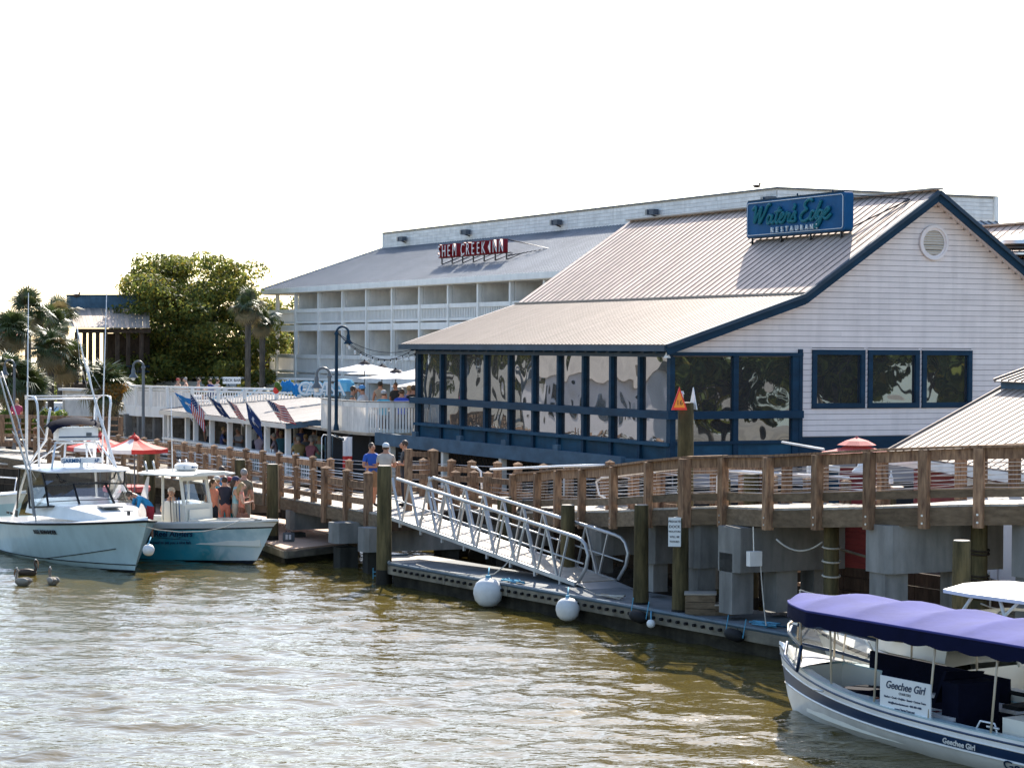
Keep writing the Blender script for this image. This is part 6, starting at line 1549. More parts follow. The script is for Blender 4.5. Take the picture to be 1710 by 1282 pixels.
# ------------------------------------------------------------------ small grey jon boat under the boardwalk with the water jug
s6 = thing('jon_boat', 'grey flat topped work float under the boardwalk, right of the big pile cap', 'float', pxd(1540, 42.5, 0))
q0 = PZ(1500, 986, .55); q1 = PZ(1600, 1000, .55)
m = MB(); A_ = [q0, q0 + fdv * 2.2 + V(.3, 0, 0), q0 + fdv * 2.2 + V(1.9, .9, 0), q0 + V(1.3, 1.0, 0)]
m.prism([p - V(0, 0, .45) for p in A_], (0, 0, .38)); m.build('side', M['wood_g'], s6); m = MB(); m.prism([p - V(0, 0, .065) for p in A_], (0, 0, .065)); m.build('top_panel', M['dockg'], s6)
jg = thing('water_jug', 'pale blue plastic water jug standing on the float', 'jug', PZ(1552, 982, .6)); c = PZ(1552, 980, .56)
MB().lathe([(.10, 0), (.125, .03), (.125, .22), (.11, .27), (.05, .33), (.035, .36), (.04, .40)], c, 16).build('jug', M['water_j'], jg, smooth=50)
MB().tube(arc(c + V(.05, 0, .28), .06, -.6, 1.6, 6), .012, 5).build('handle', M['water_j'], jg, smooth=True)

# ================================================================== pelicans
def pelican(px, py, D, label, rz=0, dark=False):
    p = PZ(px, py, 0); t = thing('pelican', label, 'pelican', p, rz, 'pelicans on the water'); t.scale = (.72,) * 3
    m = MB(); m.ell((0, 0, .10), (.34, .17, .15), 14, 9); m.tube([(-.2, 0, .12), (-.42, 0, .17)], [.10, .03], 8)
    m.tube([(.22, 0, .13), (.30, 0, .25), (.27, 0, .38), (.24, 0, .47), (.27, 0, .53)], [.08, .05, .038, .036, .04], 9)
    m.ell((.30, 0, .54), (.06, .04, .042), 9, 7); m.build('body', M['hair'] if dark else cloth((.20, .17, .14), 'pelican_feather'), t, local=True, smooth=True)
    MB().tube([(.34, 0, .54), (.38, 0, .40), (.39, 0, .24)], [.028, .03, .006], 7).build('bill', M['wood'], t, local=True, smooth=True)
    MB().ell((.285, 0, .575), (.045, .03, .02), 8, 5).build('crown_patch', M['buoy'], t, local=True, smooth=True)
    for sy in (-1, 1):
        MB().ell((-.06, sy * .12, .15), (.3, .06, .11), 12, 7).build('wing', cloth((.28, .25, .21), 'wing_feather') if not dark else M['hair'], t, local=True, smooth=True)
pelican(38, 976, 0, 'pelican on the water nearest the picture\'s left edge, pale wings', R(150)); pelican(88, 975, 0, 'pelican swimming right of its two neighbours, pale wings', R(120)); pelican(46, 961, 0, 'dark pelican close to the hull of the sportfishing boat', R(20), True)
# ================================================================== curved balcony beside the restaurant
ZB0, ZB1 = 2.86, 3.97
bal = thing('curved_balcony', 'curved balcony of white upright slats left of the glass front', 'balcony', pxd(640, 81, 1))
bp_ = [pxd(x, D, 0) for x, D in ((539, 86), (556, 84.4), (574, 83.2), (594, 82), (614, 81.3), (635, 81), (657, 81), (678, 81.1), (698, 81.3))]
def interp(P, n):
    tot = sum((b - a).length for a, b in zip(P, P[1:])); out = []; 
    for i in range(n + 1):
        s_ = tot * i / n
        for a, b in zip(P, P[1:]):
            L = (b - a).length
            if s_ <= L + 1e-6: out.append(a.lerp(b, s_ / L)); break
            s_ -= L
    return out
for p in interp(bp_, 62)[:-1]:
    bpiece('slat', M['rail_w'], bal, p + V(0, 0, ZB0), p + V(0, 0, ZB1 - .16), .075, .025, (0, 1, 0))
for p, q in zip(bp_, bp_[1:]):
    bpiece('top_board', M['rail_w'], bal, p + V(0, -.02, ZB1 - .1), q + V(0, -.02, ZB1 - .1), .05, .2); bpiece('hand_rail', M['lampg'], bal, p + V(0, 0, ZB1 + .02), q + V(0, 0, ZB1 + .02), .16, .035)
    bpiece('backing_board', M['hotelw'], bal, p + V(0, .05, ZB0 + .05), q + V(0, .05, ZB0 + .05), .03, .16)
for i in (0, 2, 4, 6, 8): bpiece('balcony_post', M['rail_w'], bal, bp_[i] + V(0, -.03, ZB0 - .02), bp_[i] + V(0, -.03, ZB1 - .02), .10, .08, (0, 1, 0))
m = MB(); back = [p + aV * 9 + bV * .5 for p in bp_]; m.prism([p + V(0, .1, ZB0 - .12) for p in bp_] + [p + V(0, 0, ZB0 - .12) for p in back[::-1]], (0, 0, .12)); m.build('balcony_floor', M['plank'], bal)
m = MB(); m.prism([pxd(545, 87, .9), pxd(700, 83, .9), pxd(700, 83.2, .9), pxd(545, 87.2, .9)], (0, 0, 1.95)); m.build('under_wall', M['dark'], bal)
for x, D in ((586, 82.5), (622, 81.8), (655, 81.5)): bpiece('under_post', M['dark'], bal, pxd(x, D, .9), pxd(x, D, ZB0 - .12), .16, .16, aV)
fl = thing('banner', 'white over red hanging banner in the dark doorway below the balcony', 'banner', pxd(581, 80, 2.2))
m = MB(); 
def cloth_strip(px, D, z1, z2, w_, nm, mt_):
    m = MB(); c = pxd(px, D, 0); m.loft([[c + V(-w_ / 2 + w_ * k / 6, .04 * math.sin(k * 1.7 + z), z) for k in range(7)] for z in (z1, (z1 + z2) / 2, z2)], False); return m.build(nm, M[mt_], fl, smooth=True)
cloth_strip(581, 80, 2.75, 2.05, .34, 'white_cloth', 'white_c'); cloth_strip(581, 80, 2.05, 1.6, .34, 'red_cloth', 'red')
aw = thing('striped_canopy', 'small canopy of pale hooped bars beneath the balcony\'s left end', 'awning', pxd(552, 79, 2.9))
for k in range(4): MB().tube([pxd(538 + k * 6, 79 + k * .3, 1.3), pxd(538 + k * 6, 79 + k * .3, 2.75), pxd(541 + k * 6, 79.2, 2.85), pxd(575, 79.5, 2.72 - k * .03)], .02, 5).build('hoop', M['gutter'] if k % 2 else M['rail_w'], aw, smooth=True)
# people on the balcony
bz = ZB0
bpe = [(588, 83.5, 90, 'woman with green headscarf seated at the balcony rail', 'sit', 'none', (.10, .16, .15), 'hair', None, 1.25), (607, 83.2, 250, 'man in white tee and blue cap seated at the balcony table', 'sit', 'short', (.55, .55, .57), 'hair', (.08, .25, .5), 1.28),
 (635, 84.0, 170, 'standing person in tan tank top and dark cap on the balcony', 'stand', 'none', (.36, .29, .22), 'hair', (.03, .03, .03), 1.02), (641, 82.3, 175, 'person in turquoise top and grey cap, back to the balcony rail', 'sit', 'short', (.03, .27, .42), 'hair', (.35, .36, .38), 1.15),
 (661, 84.2, 330, 'red haired woman in black top standing among balcony tables', 'stand', 'short', (.015, .015, .015), 'hair', None, 1.0), (671, 82.4, 178, 'broad person in royal blue shirt, back to the balcony rail', 'sit', 'short', (.02, .06, .40), 'hair', None, 1.2),
 (683, 83.3, 140, 'bald person beside the blue shirt on the balcony', 'sit', 'short', (.12, .12, .3), 'hair_b', None, 1.28), (692, 82.8, 200, 'dark haired person in black at the balcony\'s glass end', 'sit', 'short', (.02, .02, .02), 'hair', None, 1.3)]
for px, D, rz, lb, po, sl, sh, ha, hat_, sc_ in bpe:
    person(pxd(px, D, bz - (.0 if po == 'stand' else .02)), R(rz), lb, po, 'pants' if po == 'sit' and sl == 'short' else 'shorts', sl, 1.0 if sl == 'short' else (.9 if po == 'sit' else .88), sh, (.05, .05, .08), ha, 'skin_d', hat_, sc_, grp='diners on the curved balcony')
# white umbrellas
def umbrella(px, D, ztop, rad, drop, mt_, label, zf, grp, tip='navy', n=8, vent=False, stripes=None, name='parasol'):
    vd = .03 if mt_ == 'white_c' else .13; c = pxd(px, D, 0); t = thing(name, label, 'umbrella', (c.x, c.y, zf), 0, grp)
    for k in range(n):
        a0, a1 = 2 * math.pi * (k + .1) / n, 2 * math.pi * (k + 1.1) / n
        e0, e1 = V(math.cos(a0) * rad, math.sin(a0) * rad, ztop - drop), V(math.cos(a1) * rad, math.sin(a1) * rad, ztop - drop)
        m = MB(); rings = []
        for f in (.1, .4, .7, 1):
            sg_ = .04 * math.sin(f * math.pi)
            rings.append([c + V(0, 0, ztop).lerp(V(0, 0, ztop), 0) * 0 + V(e0.x * f, e0.y * f, ztop - drop * f - sg_), c + V((e0.x + e1.x) / 2 * f * .99, (e0.y + e1.y) / 2 * f * .99, ztop - drop * f - sg_ - .02), c + V(e1.x * f, e1.y * f, ztop - drop * f - sg_)])
        v0, v1 = c + V(e0.x, e0.y, e0.z - vd), c + V(e1.x, e1.y, e1.z - vd)
        rings.append([v0, (v0 + v1) / 2, v1]); m.loft(rings, False)
        m.build('canopy_panel', M[stripes[k]] if stripes else M[mt_], t)
    for k in range(n):
        a0 = 2 * math.pi * (k + .1) / n; MB().tube([c + V(0, 0, ztop - .1), c + V(math.cos(a0) * rad * .98, math.sin(a0) * rad * .98, ztop - drop - .03)], .012, 4).build('rib', M['lampg'], t)
    MB().tube([c + V(0, 0, zf), c + V(0, 0, ztop + .02)], .022, 8).build('pole', M['lampg'], t)
    m = MB(); m.lathe([(rad * .17, 0), (rad * .13, .05), (rad * .03, .12), (.01, .18)], c + V(0, 0, ztop - .05), 8); m.build('vent_cap', M[tip], t)
    return t
umbrella(609, 88.5, 5.37, 1.5, .31, 'white_c', 'white parasol with navy cap, leftmost above the balcony', ZB0, 'white parasols above the balcony')
umbrella(638, 91.0, 5.2, 1.45, .30, 'white_c', 'white parasol partly behind the front balcony one', ZB0, 'white parasols above the balcony')
umbrella(661, 84.2, 5.09, 1.45, .27, 'white_c', 'white parasol in front, lowest, over the standing red haired woman', ZB0, 'white parasols above the balcony')
umbrella(712, 92, 5.25, 1.5, .4, 'white_c', 'white parasol cut by the glass front, upper one', ZB0, 'white parasols above the balcony')
umbrella(712, 86, 4.80, 1.35, .32, 'white_c', 'white parasol cut by the glass front, lower one', ZB0, 'white parasols above the balcony')
cab_b = thing('blue_cabana_tent', 'small turquoise fabric tent on the upper deck behind parasols', 'tent', pxd(573, 104, 3))
m = MB(); c = pxd(575, 104, 3.9); m.lathe([(.5, 0), (.48, .4), (.35, .55), (.05, .6)], c, 10); m.build('fabric', M['water_j'], cab_b)

# ================================================================== pool deck with round white rail
pd = thing('pool_deck', 'raised curving white railed pool deck on concrete columns', 'deck', pxd(300, 108, .95))
ft = [pxd(x, D, 0) for x, D in ((188, 115), (196, 112.5), (210, 110.5), (228, 109), (252, 107.8), (280, 107), (322, 106), (365, 105), (409, 104), (462, 103), (500, 102.4), (545, 101.8))]
bt = [pxd(x, D, 0) for x, D in ((188, 115), (192, 120), (204, 134), (300, 132), (410, 130), (527, 127), (600, 125))]
ZD = 3.0
for i, (p, q) in enumerate(zip(ft, ft[1:])):
    bpiece('top_rail', M['white'], pd, p + V(0, 0, 4.0), q + V(0, 0, 4.0), .16, .1)
    bpiece('rim_board', M['white'], pd, p + V(0, 0, 2.78), q + V(0, 0, 2.78), .1, .5)
    if i < 6:
        n_ = max(2, int((q - p).length / .22))
        for k in range(n_): bpiece('board', M['rail_w'], pd, p.lerp(q, (k + .5) / n_) + V(0, .02, 3.0), p.lerp(q, (k + .5) / n_) + V(0, .02, 3.78), (q - p).length / n_ * .94, .03, V(-(q - p).y, (q - p).x, 0))
        bpiece('upper_board', M['rail_w'], pd, p + V(0, 0, 3.86), q + V(0, 0, 3.86), .05, .12)
    else:
        n_ = int((q - p).length / .16)
        for k in range(n_): bpiece('baluster', M['white'], pd, p.lerp(q, (k + .5) / n_) + V(0, 0, 3.03), p.lerp(q, (k + .5) / n_) + V(0, 0, 3.8), .045, .045, aV)
        bpiece('upper_board', M['white'], pd, p + V(0, 0, 3.84), q + V(0, 0, 3.84), .06, .1)
    bpiece('rail_post', M['white'], pd, p + V(0, -.04, 2.9), p + V(0, -.04, 4.0), .14, .14, aV)
for p, q in zip(bt[1:], bt[2:]):
    bpiece('top_rail', M['white'], pd, p + V(0, 0, 4.12), q + V(0, 0, 4.12), .16, .12); bpiece('back_panel', M['white'], pd, p + V(0, 0, 3.75), q + V(0, 0, 3.75), .05, .28)
    bpiece('rail_post', M['white'], pd, q + V(0, 0, 3.0), q + V(0, 0, 4.0), .14, .14, aV)
m = MB(); m.prism([p + V(0, .06, 2.85) for p in ft] + [p + V(0, 0, 2.85) for p in bt[::-1][:-1]], (0, 0, .14)); m.build('deck_slab', M['conc'], pd)
for k in range(14):
    c = pxd(random.uniform(335, 455), random.uniform(108, 122), 3.0); lc = thing('lounge_chair', 'white pool lounger standing behind the deck balusters' if k % 3 else 'pool lounger with turquoise back behind the deck balusters', 'lounger', c, 0, 'loungers on the pool deck')
    bpiece('seat', M['white_c'], lc, c + V(-.9, 0, .3), c + V(.3, 0, .32), .6, .06); bpiece('backrest', M['white_c' if k % 3 else 'water_j'], lc, c + V(.3, 0, .33), c + V(.8, 0, .75), .6, .06)
    for sx in (-.8, .2):
        for sy in (-.25, .25): bpiece('leg', M['white'], lc, c + V(sx, sy, 0), c + V(sx, sy, .3), .05, .05, aV)
for px, D, lb, po, sh, ha, hat_ in ((297, 120, 'man with red cap beyond the pool deck rail', 'stand', (.5, .3, .2), 'hair', (.4, .05, .04)), (311, 116, 'grey haired bather on the pool deck beside the red cap', 'sit', (.55, .3, .2), 'hair_g', None), (331, 121, 'bare shouldered dark haired bather standing on the pool deck', 'stand', (.55, .27, .17), 'hair', None), (363, 119, 'woman with dark tied hair by the white pool board', 'stand', (.6, .55, .5), 'hair', None), (352, 112, 'person seated low behind the pool deck balusters', 'sit', (.03, .05, .2), 'hair', None)):
    person(pxd(px, D, ZD - (.55 if po == 'stand' else 0)), R(random.uniform(60, 300)), lb, po, 'shorts', 'none', .88 if po == 'stand' else .9, sh, (.05, .06, .15), ha, 'skin', hat_, 1.0, grp='bathers on the pool deck')
psn = thing('pool_sign', 'white board with black lettering on the pool deck\'s rear rail', 'sign', PY(387, 635, 118)); c = PY(387, 635, 118)
piece('board', M['sign_w'], psn, c, (.95, .03, .36)); text('lettering', 'DECK BAR', .2, psn, M['ink'], frame(c + V(0, -.02, .0), (1, 0, 0), (0, 0, 1)), .004, bold=.004)
# columns and block wall beneath
for px, D in ((214, 110), (236, 109), (262, 108), (281, 107.5)): bpiece('column', M['conc'], pd, pxd(px, D, .8), pxd(px, D, 2.6), .34, .34, aV)
wl = thing('block_wall', 'grey block retaining wall under the round pool deck', 'wall', pxd(250, 112, .8))
wa, wb_ = pxd(196, 114, 0), pxd(420, 108, 0); wd = (wb_ - wa).normalized(); WL = (wb_ - wa).length
m = MB(); m.beam(wa + V(0, .08, 1.7), wb_ + V(0, .08, 1.7), .1, 1.9); m.build('wall_core', M['mortar'], wl)
nb = 0
for r_ in range(9):
    x_ = -(r_ % 2) * .2
    while x_ < WL - .4 and nb < 290:
        p = wa + wd * max(x_, 0) + V(0, 0, .88 + r_ * .21)
        bpiece('block', M['brick'], wl, p + wd * .01, p + wd * .39, .09 + random.uniform(-.008, .008), .195); x_ += .41; nb += 1
# wooden shed on the left with louvred top
sh_ = thing('utility_booth', 'pale panelled booth standing left of the palmetto', 'booth', pxd(135, 103, .9))
c0_, c1_ = pxd(108, 103, 0), pxd(152, 101, 0)
bpiece('panel', M['rail_w'], sh_, c0_ + V(0, 0, 2.6), c1_ + V(0, 0, 2.6), .1, 2.6); bpiece('cornice', M['white'], sh_, c0_ + V(-.15, -.1, 3.95), c1_ + V(.15, -.1, 3.95), .3, .12)
bpiece('corner_post', M['hotelw'], sh_, c0_ + V(0, -.06, 1.0), c0_ + V(0, -.06, 3.9), .14, .14, aV); bpiece('corner_post', M['hotelw'], sh_, c1_ + V(0, -.06, 1.0), c1_ + V(0, -.06, 3.9), .14, .14, aV)
for k in range(3): bpiece('louvre', M['ink'], sh_, c0_.lerp(c1_, .12 + k * .3) + V(0, -.07, 3.65), c0_.lerp(c1_, .34 + k * .3) + V(0, -.07, 3.65), .02, .1)

# ================================================================== open air bar with flags
bar = thing('open_air_bar', 'long open air bar with pale seamed roof on white posts', 'pavilion', pxd(400, 84, .9))
E0 = PY(267, 684, 105.6); E1 = PY(478, 707, 88); ed = (E1 - E0).normalized(); EL = (E1 - E0).length; en = Vector((-ed.y, ed.x, 0))   # en points away from the creek
T1 = PY(541, 662, 84.5); 
ridge_off = 5.2; rise = .72
n_ = 52; FT = EL + 1.8
for k in range(n_):
    s0, s1 = FT * k / n_, FT * (k + 1) / n_ - .01
    p = E0 + ed * (s0 + s1) / 2; depth = ridge_off
    over = max(0, (s0 + s1) / 2 - EL)
    pa = p + en * (over * 1.35); pa.z = E0.z + (E1.z - E0.z) * min(1, s0 / EL) + rise * (over * 1.35) / depth
    pb = p + en * depth; pb.z = E0.z + rise + (E1.z - E0.z) * min(1, s0 / EL)
    if (pb - pa).length < .4: continue
    bpiece('roof_panel', M['roof3'], bar, pa, pb, s1 - s0, .03); bpiece('roof_seam', M['seam'], bar, pa + ed * .16 + V(0, 0, .012), pb + ed * .16 + V(0, 0, .012), .05, .022)
bpiece('eave_beam', M['hotelw'], bar, E0 + V(0, 0, -.12), E1 + V(0, 0, -.12), .1, .18)
hipend = E1 + ed * 3.4 + en * 4.6 + V(0, 0, rise)
m = MB(); m.beam(E1 + V(0, 0, -.1), E1 + ed * 1.8 + en * 2.45 + V(0, 0, rise * .45 - .1), .08, .24); m.build('blue_fascia', M['gutter'], bar)
zf = .78
posts_px = [276, 284, 313, 327, 354, 384, 415, 446, 481]
for px in posts_px:
    p = PL(px, 700, E0 + en * .35, en); zt_ = E0.z - .2
    bpiece('post', M['white'], bar, V(p.x, p.y, zf), V(p.x, p.y, zt_), .2, .2, en)
for k in range(6):
    p = E0 + ed * (3 + k * 2.6) + en * 3.2; bpiece('post', M['hotelw'], bar, V(p.x, p.y, zf), V(p.x, p.y, 3.1), .16, .16, en)
m = MB(); m.beam(E0 + en * 4.5 + V(0, 0, -.8), E1 + ed * 4 + en * 4.5 + V(0, 0, -.8), .1, 2.7); m.build('back_wall', M['dark'], bar)
p0, p1 = E0 + en * .3, E1 + ed * 3 + en * .3
bpiece('counter', M['white'], bar, V(p0.x, p0.y, 1.6), V(p1.x, p1.y, 1.6), .4, .1)
for k in range(75):
    p = p0.lerp(p1, (k + .5) / 75); bpiece('baluster', M['white'], bar, V(p.x, p.y, .8), V(p.x, p.y, 1.56), .05, .05, en)
m = MB(); m.prism([E0 - V(0, 0, E0.z - zf + .1), E1 + ed * 4 - V(0, 0, E1.z - zf + .1), E1 + ed * 4 + en * 5 - V(0, 0, E1.z - zf + .1), E0 + en * 5 - V(0, 0, E0.z - zf + .1)], (0, 0, .1)); m.build('floor_slab', M['conc_d'], bar)
pal = [(.3, .3, .32), (.35, .12, .14), (.12, .35, .45), (.4, .3, .35), (.25, .4, .3), (.5, .5, .5), (.1, .12, .3), (.5, .35, .15)]
desc = ['grey', 'dark red', 'teal', 'mauve', 'green', 'white', 'navy', 'ochre']
barp = [(350, 1.2, 5), (372, .9, 6), (399, 1.3, 0), (426, 1.8, 5), (434, .8, 3), (459, .9, 3), (464, 2.2, 1), (470, 1.9, 2), (496, 1.2, 2), (503, 2.4, 6), (511, 1.8, 0), (520, .9, 1), (524, 2.2, 5), (533, 1.6, 4), (499, .8, 7)]
usedd = {}
for k, (px, off, ci) in enumerate(barp):
    p = PL(px, 720, E0 + en * (.5 + off), en); sit = k % 3 != 0
    person(V(p.x, p.y, zf), R(random.choice((20, 90, 150, 200, 270, 330))), 'bar customer in %s top, %s' % (desc[ci], ['seated below the furled navy flag', 'in the bay left of the thickest flag cluster', 'standing in the middle bay between two posts', 'standing under the large dark blue flag', 'seated under the large dark blue flag', 'seated in the bay under the open striped flag', 'deep inside the bay under the open striped flag', 'right of the post under the striped flag', 'seated just right of the bar\'s last post', 'deep in the bar right of the last post', 'third one right of the last post', 'leaning at the counter near the balcony end', 'pale figure deep inside near the balcony end', 'closest to the lamp post under the balcony', 'at the counter beside the last post'][k]),
           'sit' if sit else 'stand', 'pants', 'short', 1.0 if sit else 1.05, pal[ci], (.04, .04, .06), ['hair', 'hair_b', 'hair_g'][k % 3], 'skin', None, 1.15 if sit else 1.0, grp='customers in the open air bar')
for k, px in enumerate((456, 466, 490, 498, 452)):
    p = PL(px, 755, E0 + en * .3, en); cu = MB().lathe([(.035, 0), (.045, .13)], V(p.x, p.y, 1.66), 10).build('paper_cup', M['sign_w']); tag(cu, 'white cup standing on the bar counter', 'cup', 'white cups on the bar counter')
# lettering on the deck above the bar
def balloon_letters():
    t = thing('cabana_sign', 'row of big pale blue letters and ribbon bundle above the bar roof', 'sign', PY(520, 648, 97))
    s_ = 'CABANA'
    for k, ch in enumerate(s_):
        text('letter', ch, .85, t, M['water_j'], frame(PY(508 + k * 11.6, 650, 97.0), (1, .1, 0), (0, 0, 1)), .05, bold=.03)
        text('letter_face', ch, .85, t, M['sign_w'], frame(PY(508 + k * 11.6, 650, 96.9), (1, .1, 0), (0, 0, 1)), .005, bold=.004)
    for k in range(9):
        m = MB(); c = PY(472 + k * 3.8, 648 + random.uniform(-4, 4), 97); m.ell(c, (.09, .08, .2 + random.uniform(0, .12)), 8, 6); m.build('ribbon', cloth((.01, .22, .55), 'blue_ribbon'), t, smooth=True)
    for k, (x, y, mt_) in enumerate(((463, 643, 'shrub'), (461, 652, 'redband'), (466, 648, 'shrub'))):
        m = MB(); m.ell(PY(x, y, 96.5), (.14, .1, .15), 8, 6); m.build('flower_bunch', M[mt_], t, smooth=True)
balloon_letters()

# ================================================================== flags
FM = {'b': cloth((.02, .20, .52), 'flag_blue'), 'n': cloth((.01, .035, .13), 'flag_navy'), 'r': cloth((.50, .03, .04), 'flag_red'), 'w': cloth((.68, .66, .64), 'flag_white')}
def flag(kind, pole0, pole1, D, drape, label, spread=1.0):
    """pole0 lower fixing, pole1 tip (pixels); the cloth hangs from the upper part of the pole"""
    a_ = PY(*pole0, D + .15); b_ = PY(*pole1, D - .3); t = thing('flag', label, 'flag', a_, 0, 'flags slanting out from the bar eave')
    MB().tube([a_, b_], .018, 6).build('pole', M['rail_w'], t); MB().ell(b_, (.035, .035, .035), 6, 5).build('finial', M['beige'], t, smooth=True)
    nu, nv = 26, 26; H_ = (b_ - a_).length * .66; hoist0 = b_ - (b_ - a_).normalized() * .06; hd = (a_ - b_).normalized()
    m = MB(); rings = []; L_ = H_ * 1.15
    ex, ez = drape
    for i in range(nu + 1):
        f = i / nu; rg_ = []
        for j in range(nv + 1):
            g_ = j / nv
            h0 = hoist0 + hd * (H_ * g_)
            fold = math.sin(f * 7.5 + g_ * 2.5) * .08 * f * spread + math.sin(f * 15 + g_ * 6) * .025
            sq = 1 - .35 * f * (1 - spread * .7)
            p = h0.lerp(hoist0 + hd * H_ * .5, (1 - sq) * .9) + V(ex * L_ * f, -.1 * f + fold * 1.3, ez * L_ * f + .5 * fold * .4) 
            rg_.append(p)
        rings.append(rg_)
    b0 = 0; m.v = [tuple(p) for r_ in rings for p in r_]
    mats_ = [FM['b'], FM['n'], FM['r'], FM['w']]
    for i in range(nu):
        for j in range(nv):
            q = (i * (nv + 1) + j, i * (nv + 1) + j + 1, (i + 1) * (nv + 1) + j + 1, (i + 1) * (nv + 1) + j)
            m.f.append(q)
            if kind == 'us': k_ = 1 if (i < nu * .4 and j < nv * 7 / 13) else (2 if (j // 2) % 2 == 0 else 3)
            elif kind == 'b': k_ = 0
            else: k_ = 1
            if kind == 'us' and k_ == 1 and i % 3 == 1 and j % 3 == 1: k_ = 3
            if kind in ('b', 'n'):      # crescent by the hoist and a palm in the middle
                x, y = (i + .5) / nu, (j + .5) / nv
                if abs(x - .52) < .035 and .42 < y < .8: k_ = 3
                if abs(y - .38 - abs(x - .52) * .5) < .055 and abs(x - .52) < .17: k_ = 3
                if (x - .18) ** 2 + (y - .22) ** 2 < .0085 and (x - .215) ** 2 + (y - .19) ** 2 > .006: k_ = 3
            m.m.append(k_)
    o = m.build('cloth', mats_, t, smooth=True); return t
flag('b', (322, 703), (289, 653), 98, (.58, -.2), 'bright blue flag with white emblem, first from the left', .8)
flag('us', (352, 702), (316, 653), 95, (.06, -.78), 'striped flag with navy canton, hanging full beside the bright blue one', 1)
flag('n', (380, 708), (344, 658), 93, (.42, -.22), 'furled navy flag between the two striped ones', .4)
flag('us', (407, 712), (376, 664), 91, (.36, -.18), 'half furled striped flag in the middle of the row', .5)
flag('n', (447, 718), (408, 667), 89, (.12, -.72), 'large dark blue flag drooping before the bar', .8)
flag('us', (477, 716), (443, 665), 87.2, (.62, -.2), 'striped flag with canton blowing right, nearest the balcony', 1)

# ================================================================== lamp posts
def lamp(px, D, zb, ztop, rad, side, label, mt_='lampg', r_=.055, shade_w=.17):
    b_ = pxd(px, D, zb); t = thing('lamp_post', label, 'lamp post', b_, 0, 'gooseneck lamps along the boardwalk')
    c = b_ + V(side * rad, 0, 0); zc__ = ztop - rad
    MB().tube([b_, V(b_.x, b_.y, zc__)], [r_ * 1.15, r_], 10).build('pole', M[mt_], t, smooth=40)
    MB().lathe([(r_ * 1.9, 0), (r_ * 1.6, .15), (r_ * 1.2, .25)], b_, 10).build('base', M[mt_], t); MB().lathe([(r_ * 1.2, 0), (r_ * 1.5, .04), (r_ * 1.1, .12)], V(b_.x, b_.y, zc__ - .1), 10).build('collar', M[mt_], t)
    pts = [c + V(-side * rad * math.cos(k / 12 * math.pi), 0, zc__ - b_.z + rad * math.sin(k / 12 * math.pi)) for k in range(13)]
    pts += [pts[-1] + V(0, 0, -.18)]
    MB().tube(pts, r_ * .72, 8).build('gooseneck', M[mt_], t, smooth=True)
    e = pts[-1]; MB().lathe([(.05, .12), (.075, .02), (.07, -.08), (shade_w, -.22), (shade_w * 1.05, -.25), (shade_w * .9, -.25)], e, 14).build('lamp_shade', M[mt_], t, smooth=40)
    MB().ell(e + V(0, 0, -.27), (.085, .085, .10), 10, 7).build('globe', M['sign_w'], t, smooth=True); return t
lamp(239.5, 84, 1.55, 5.40, .19, -1, 'grey gooseneck lamp in front of the round pool deck')
lamp(550.5, 68.6, 1.55, 5.34, .2, -1, 'grey gooseneck lamp before the balcony\'s left end')
lamp(562, 83, 2.86, 6.75, .22, 1, 'tall dark gooseneck lamp on the balcony holding the bulb strings', 'sblue' if 0 else 'blue', .06)
lamp(24, 93, 1.55, 5.36, .2, -1, 'grey gooseneck lamp at the far left among palms')
stg = thing('light_string', 'strings of clear bulbs running from the tall lamp to the roof eave', 'string lights', PY(566, 557, 83))
A_, B_ = PY(564, 556, 83), PY(703, 578, 80)
for s_, dz in ((.45, 0), (.62, -.05), (.8, .04)):
    P_ = sag(A_, B_ + V(0, 0, dz * 3), s_, 14); MB().tube(P_, .012, 4).build('wire', M['black'], stg)
    if s_ > .5:
        for k in range(2, 14):
            c = P_[k]; MB().tube([c, c + V(0, 0, -.07)], .02, 5).build('socket', M['black'], stg); MB().ell(c + V(0, 0, -.13), (.04, .04, .055), 7, 5).build('bulb', M['sign_w'], stg, smooth=True)

# ================================================================== red umbrellas and the rubble well by the left walkway
RU_ = ['red', 'white_c', 'red', 'red', 'red', 'red', 'white_c', 'white_c']
umbrella(225, 66.5, 3.26, 1.0, .35, 'red', 'red and white parasol nearest the stone drum', 1.5, 'red parasols by the walkway', 'red', stripes=['red', 'red', 'red', 'red', 'red', 'white_c', 'red', 'red'])
umbrella(168, 70, 3.16, 1.05, .36, 'red', 'red and white parasol behind the other, left', 1.5, 'red parasols by the walkway', 'red', stripes=['red', 'red', 'red', 'red', 'red', 'white_c', 'red', 'red'])
wd_ = thing('rubble_drum', 'round rubble filled drum with pale pink table top', 'planter', pxd(212, 64, .6)); c = pxd(212, 67.2, -.22)
MB().lathe([(.60, .5), (.60, 1.78)], c, 20).build('core', M['mortar'], wd_)
for r_ in range(12):
    for k in range(13):
        a_ = (k + (r_ % 2) * .5) / 13 * 2 * math.pi + random.uniform(-.03, .03)
        p = c + V(math.cos(a_) * .61, math.sin(a_) * .61, .58 + r_ * .103)
        piece('stone', M['stone'], wd_, p, (random.uniform(.08, .13), random.uniform(.18, .26), random.uniform(.07, .095)), a_)
MB().lathe([(.70, 1.80), (.72, 1.84), (.72, 1.92), (.70, 1.96)], c, 20).build('table_top', M['pink'], wd_)
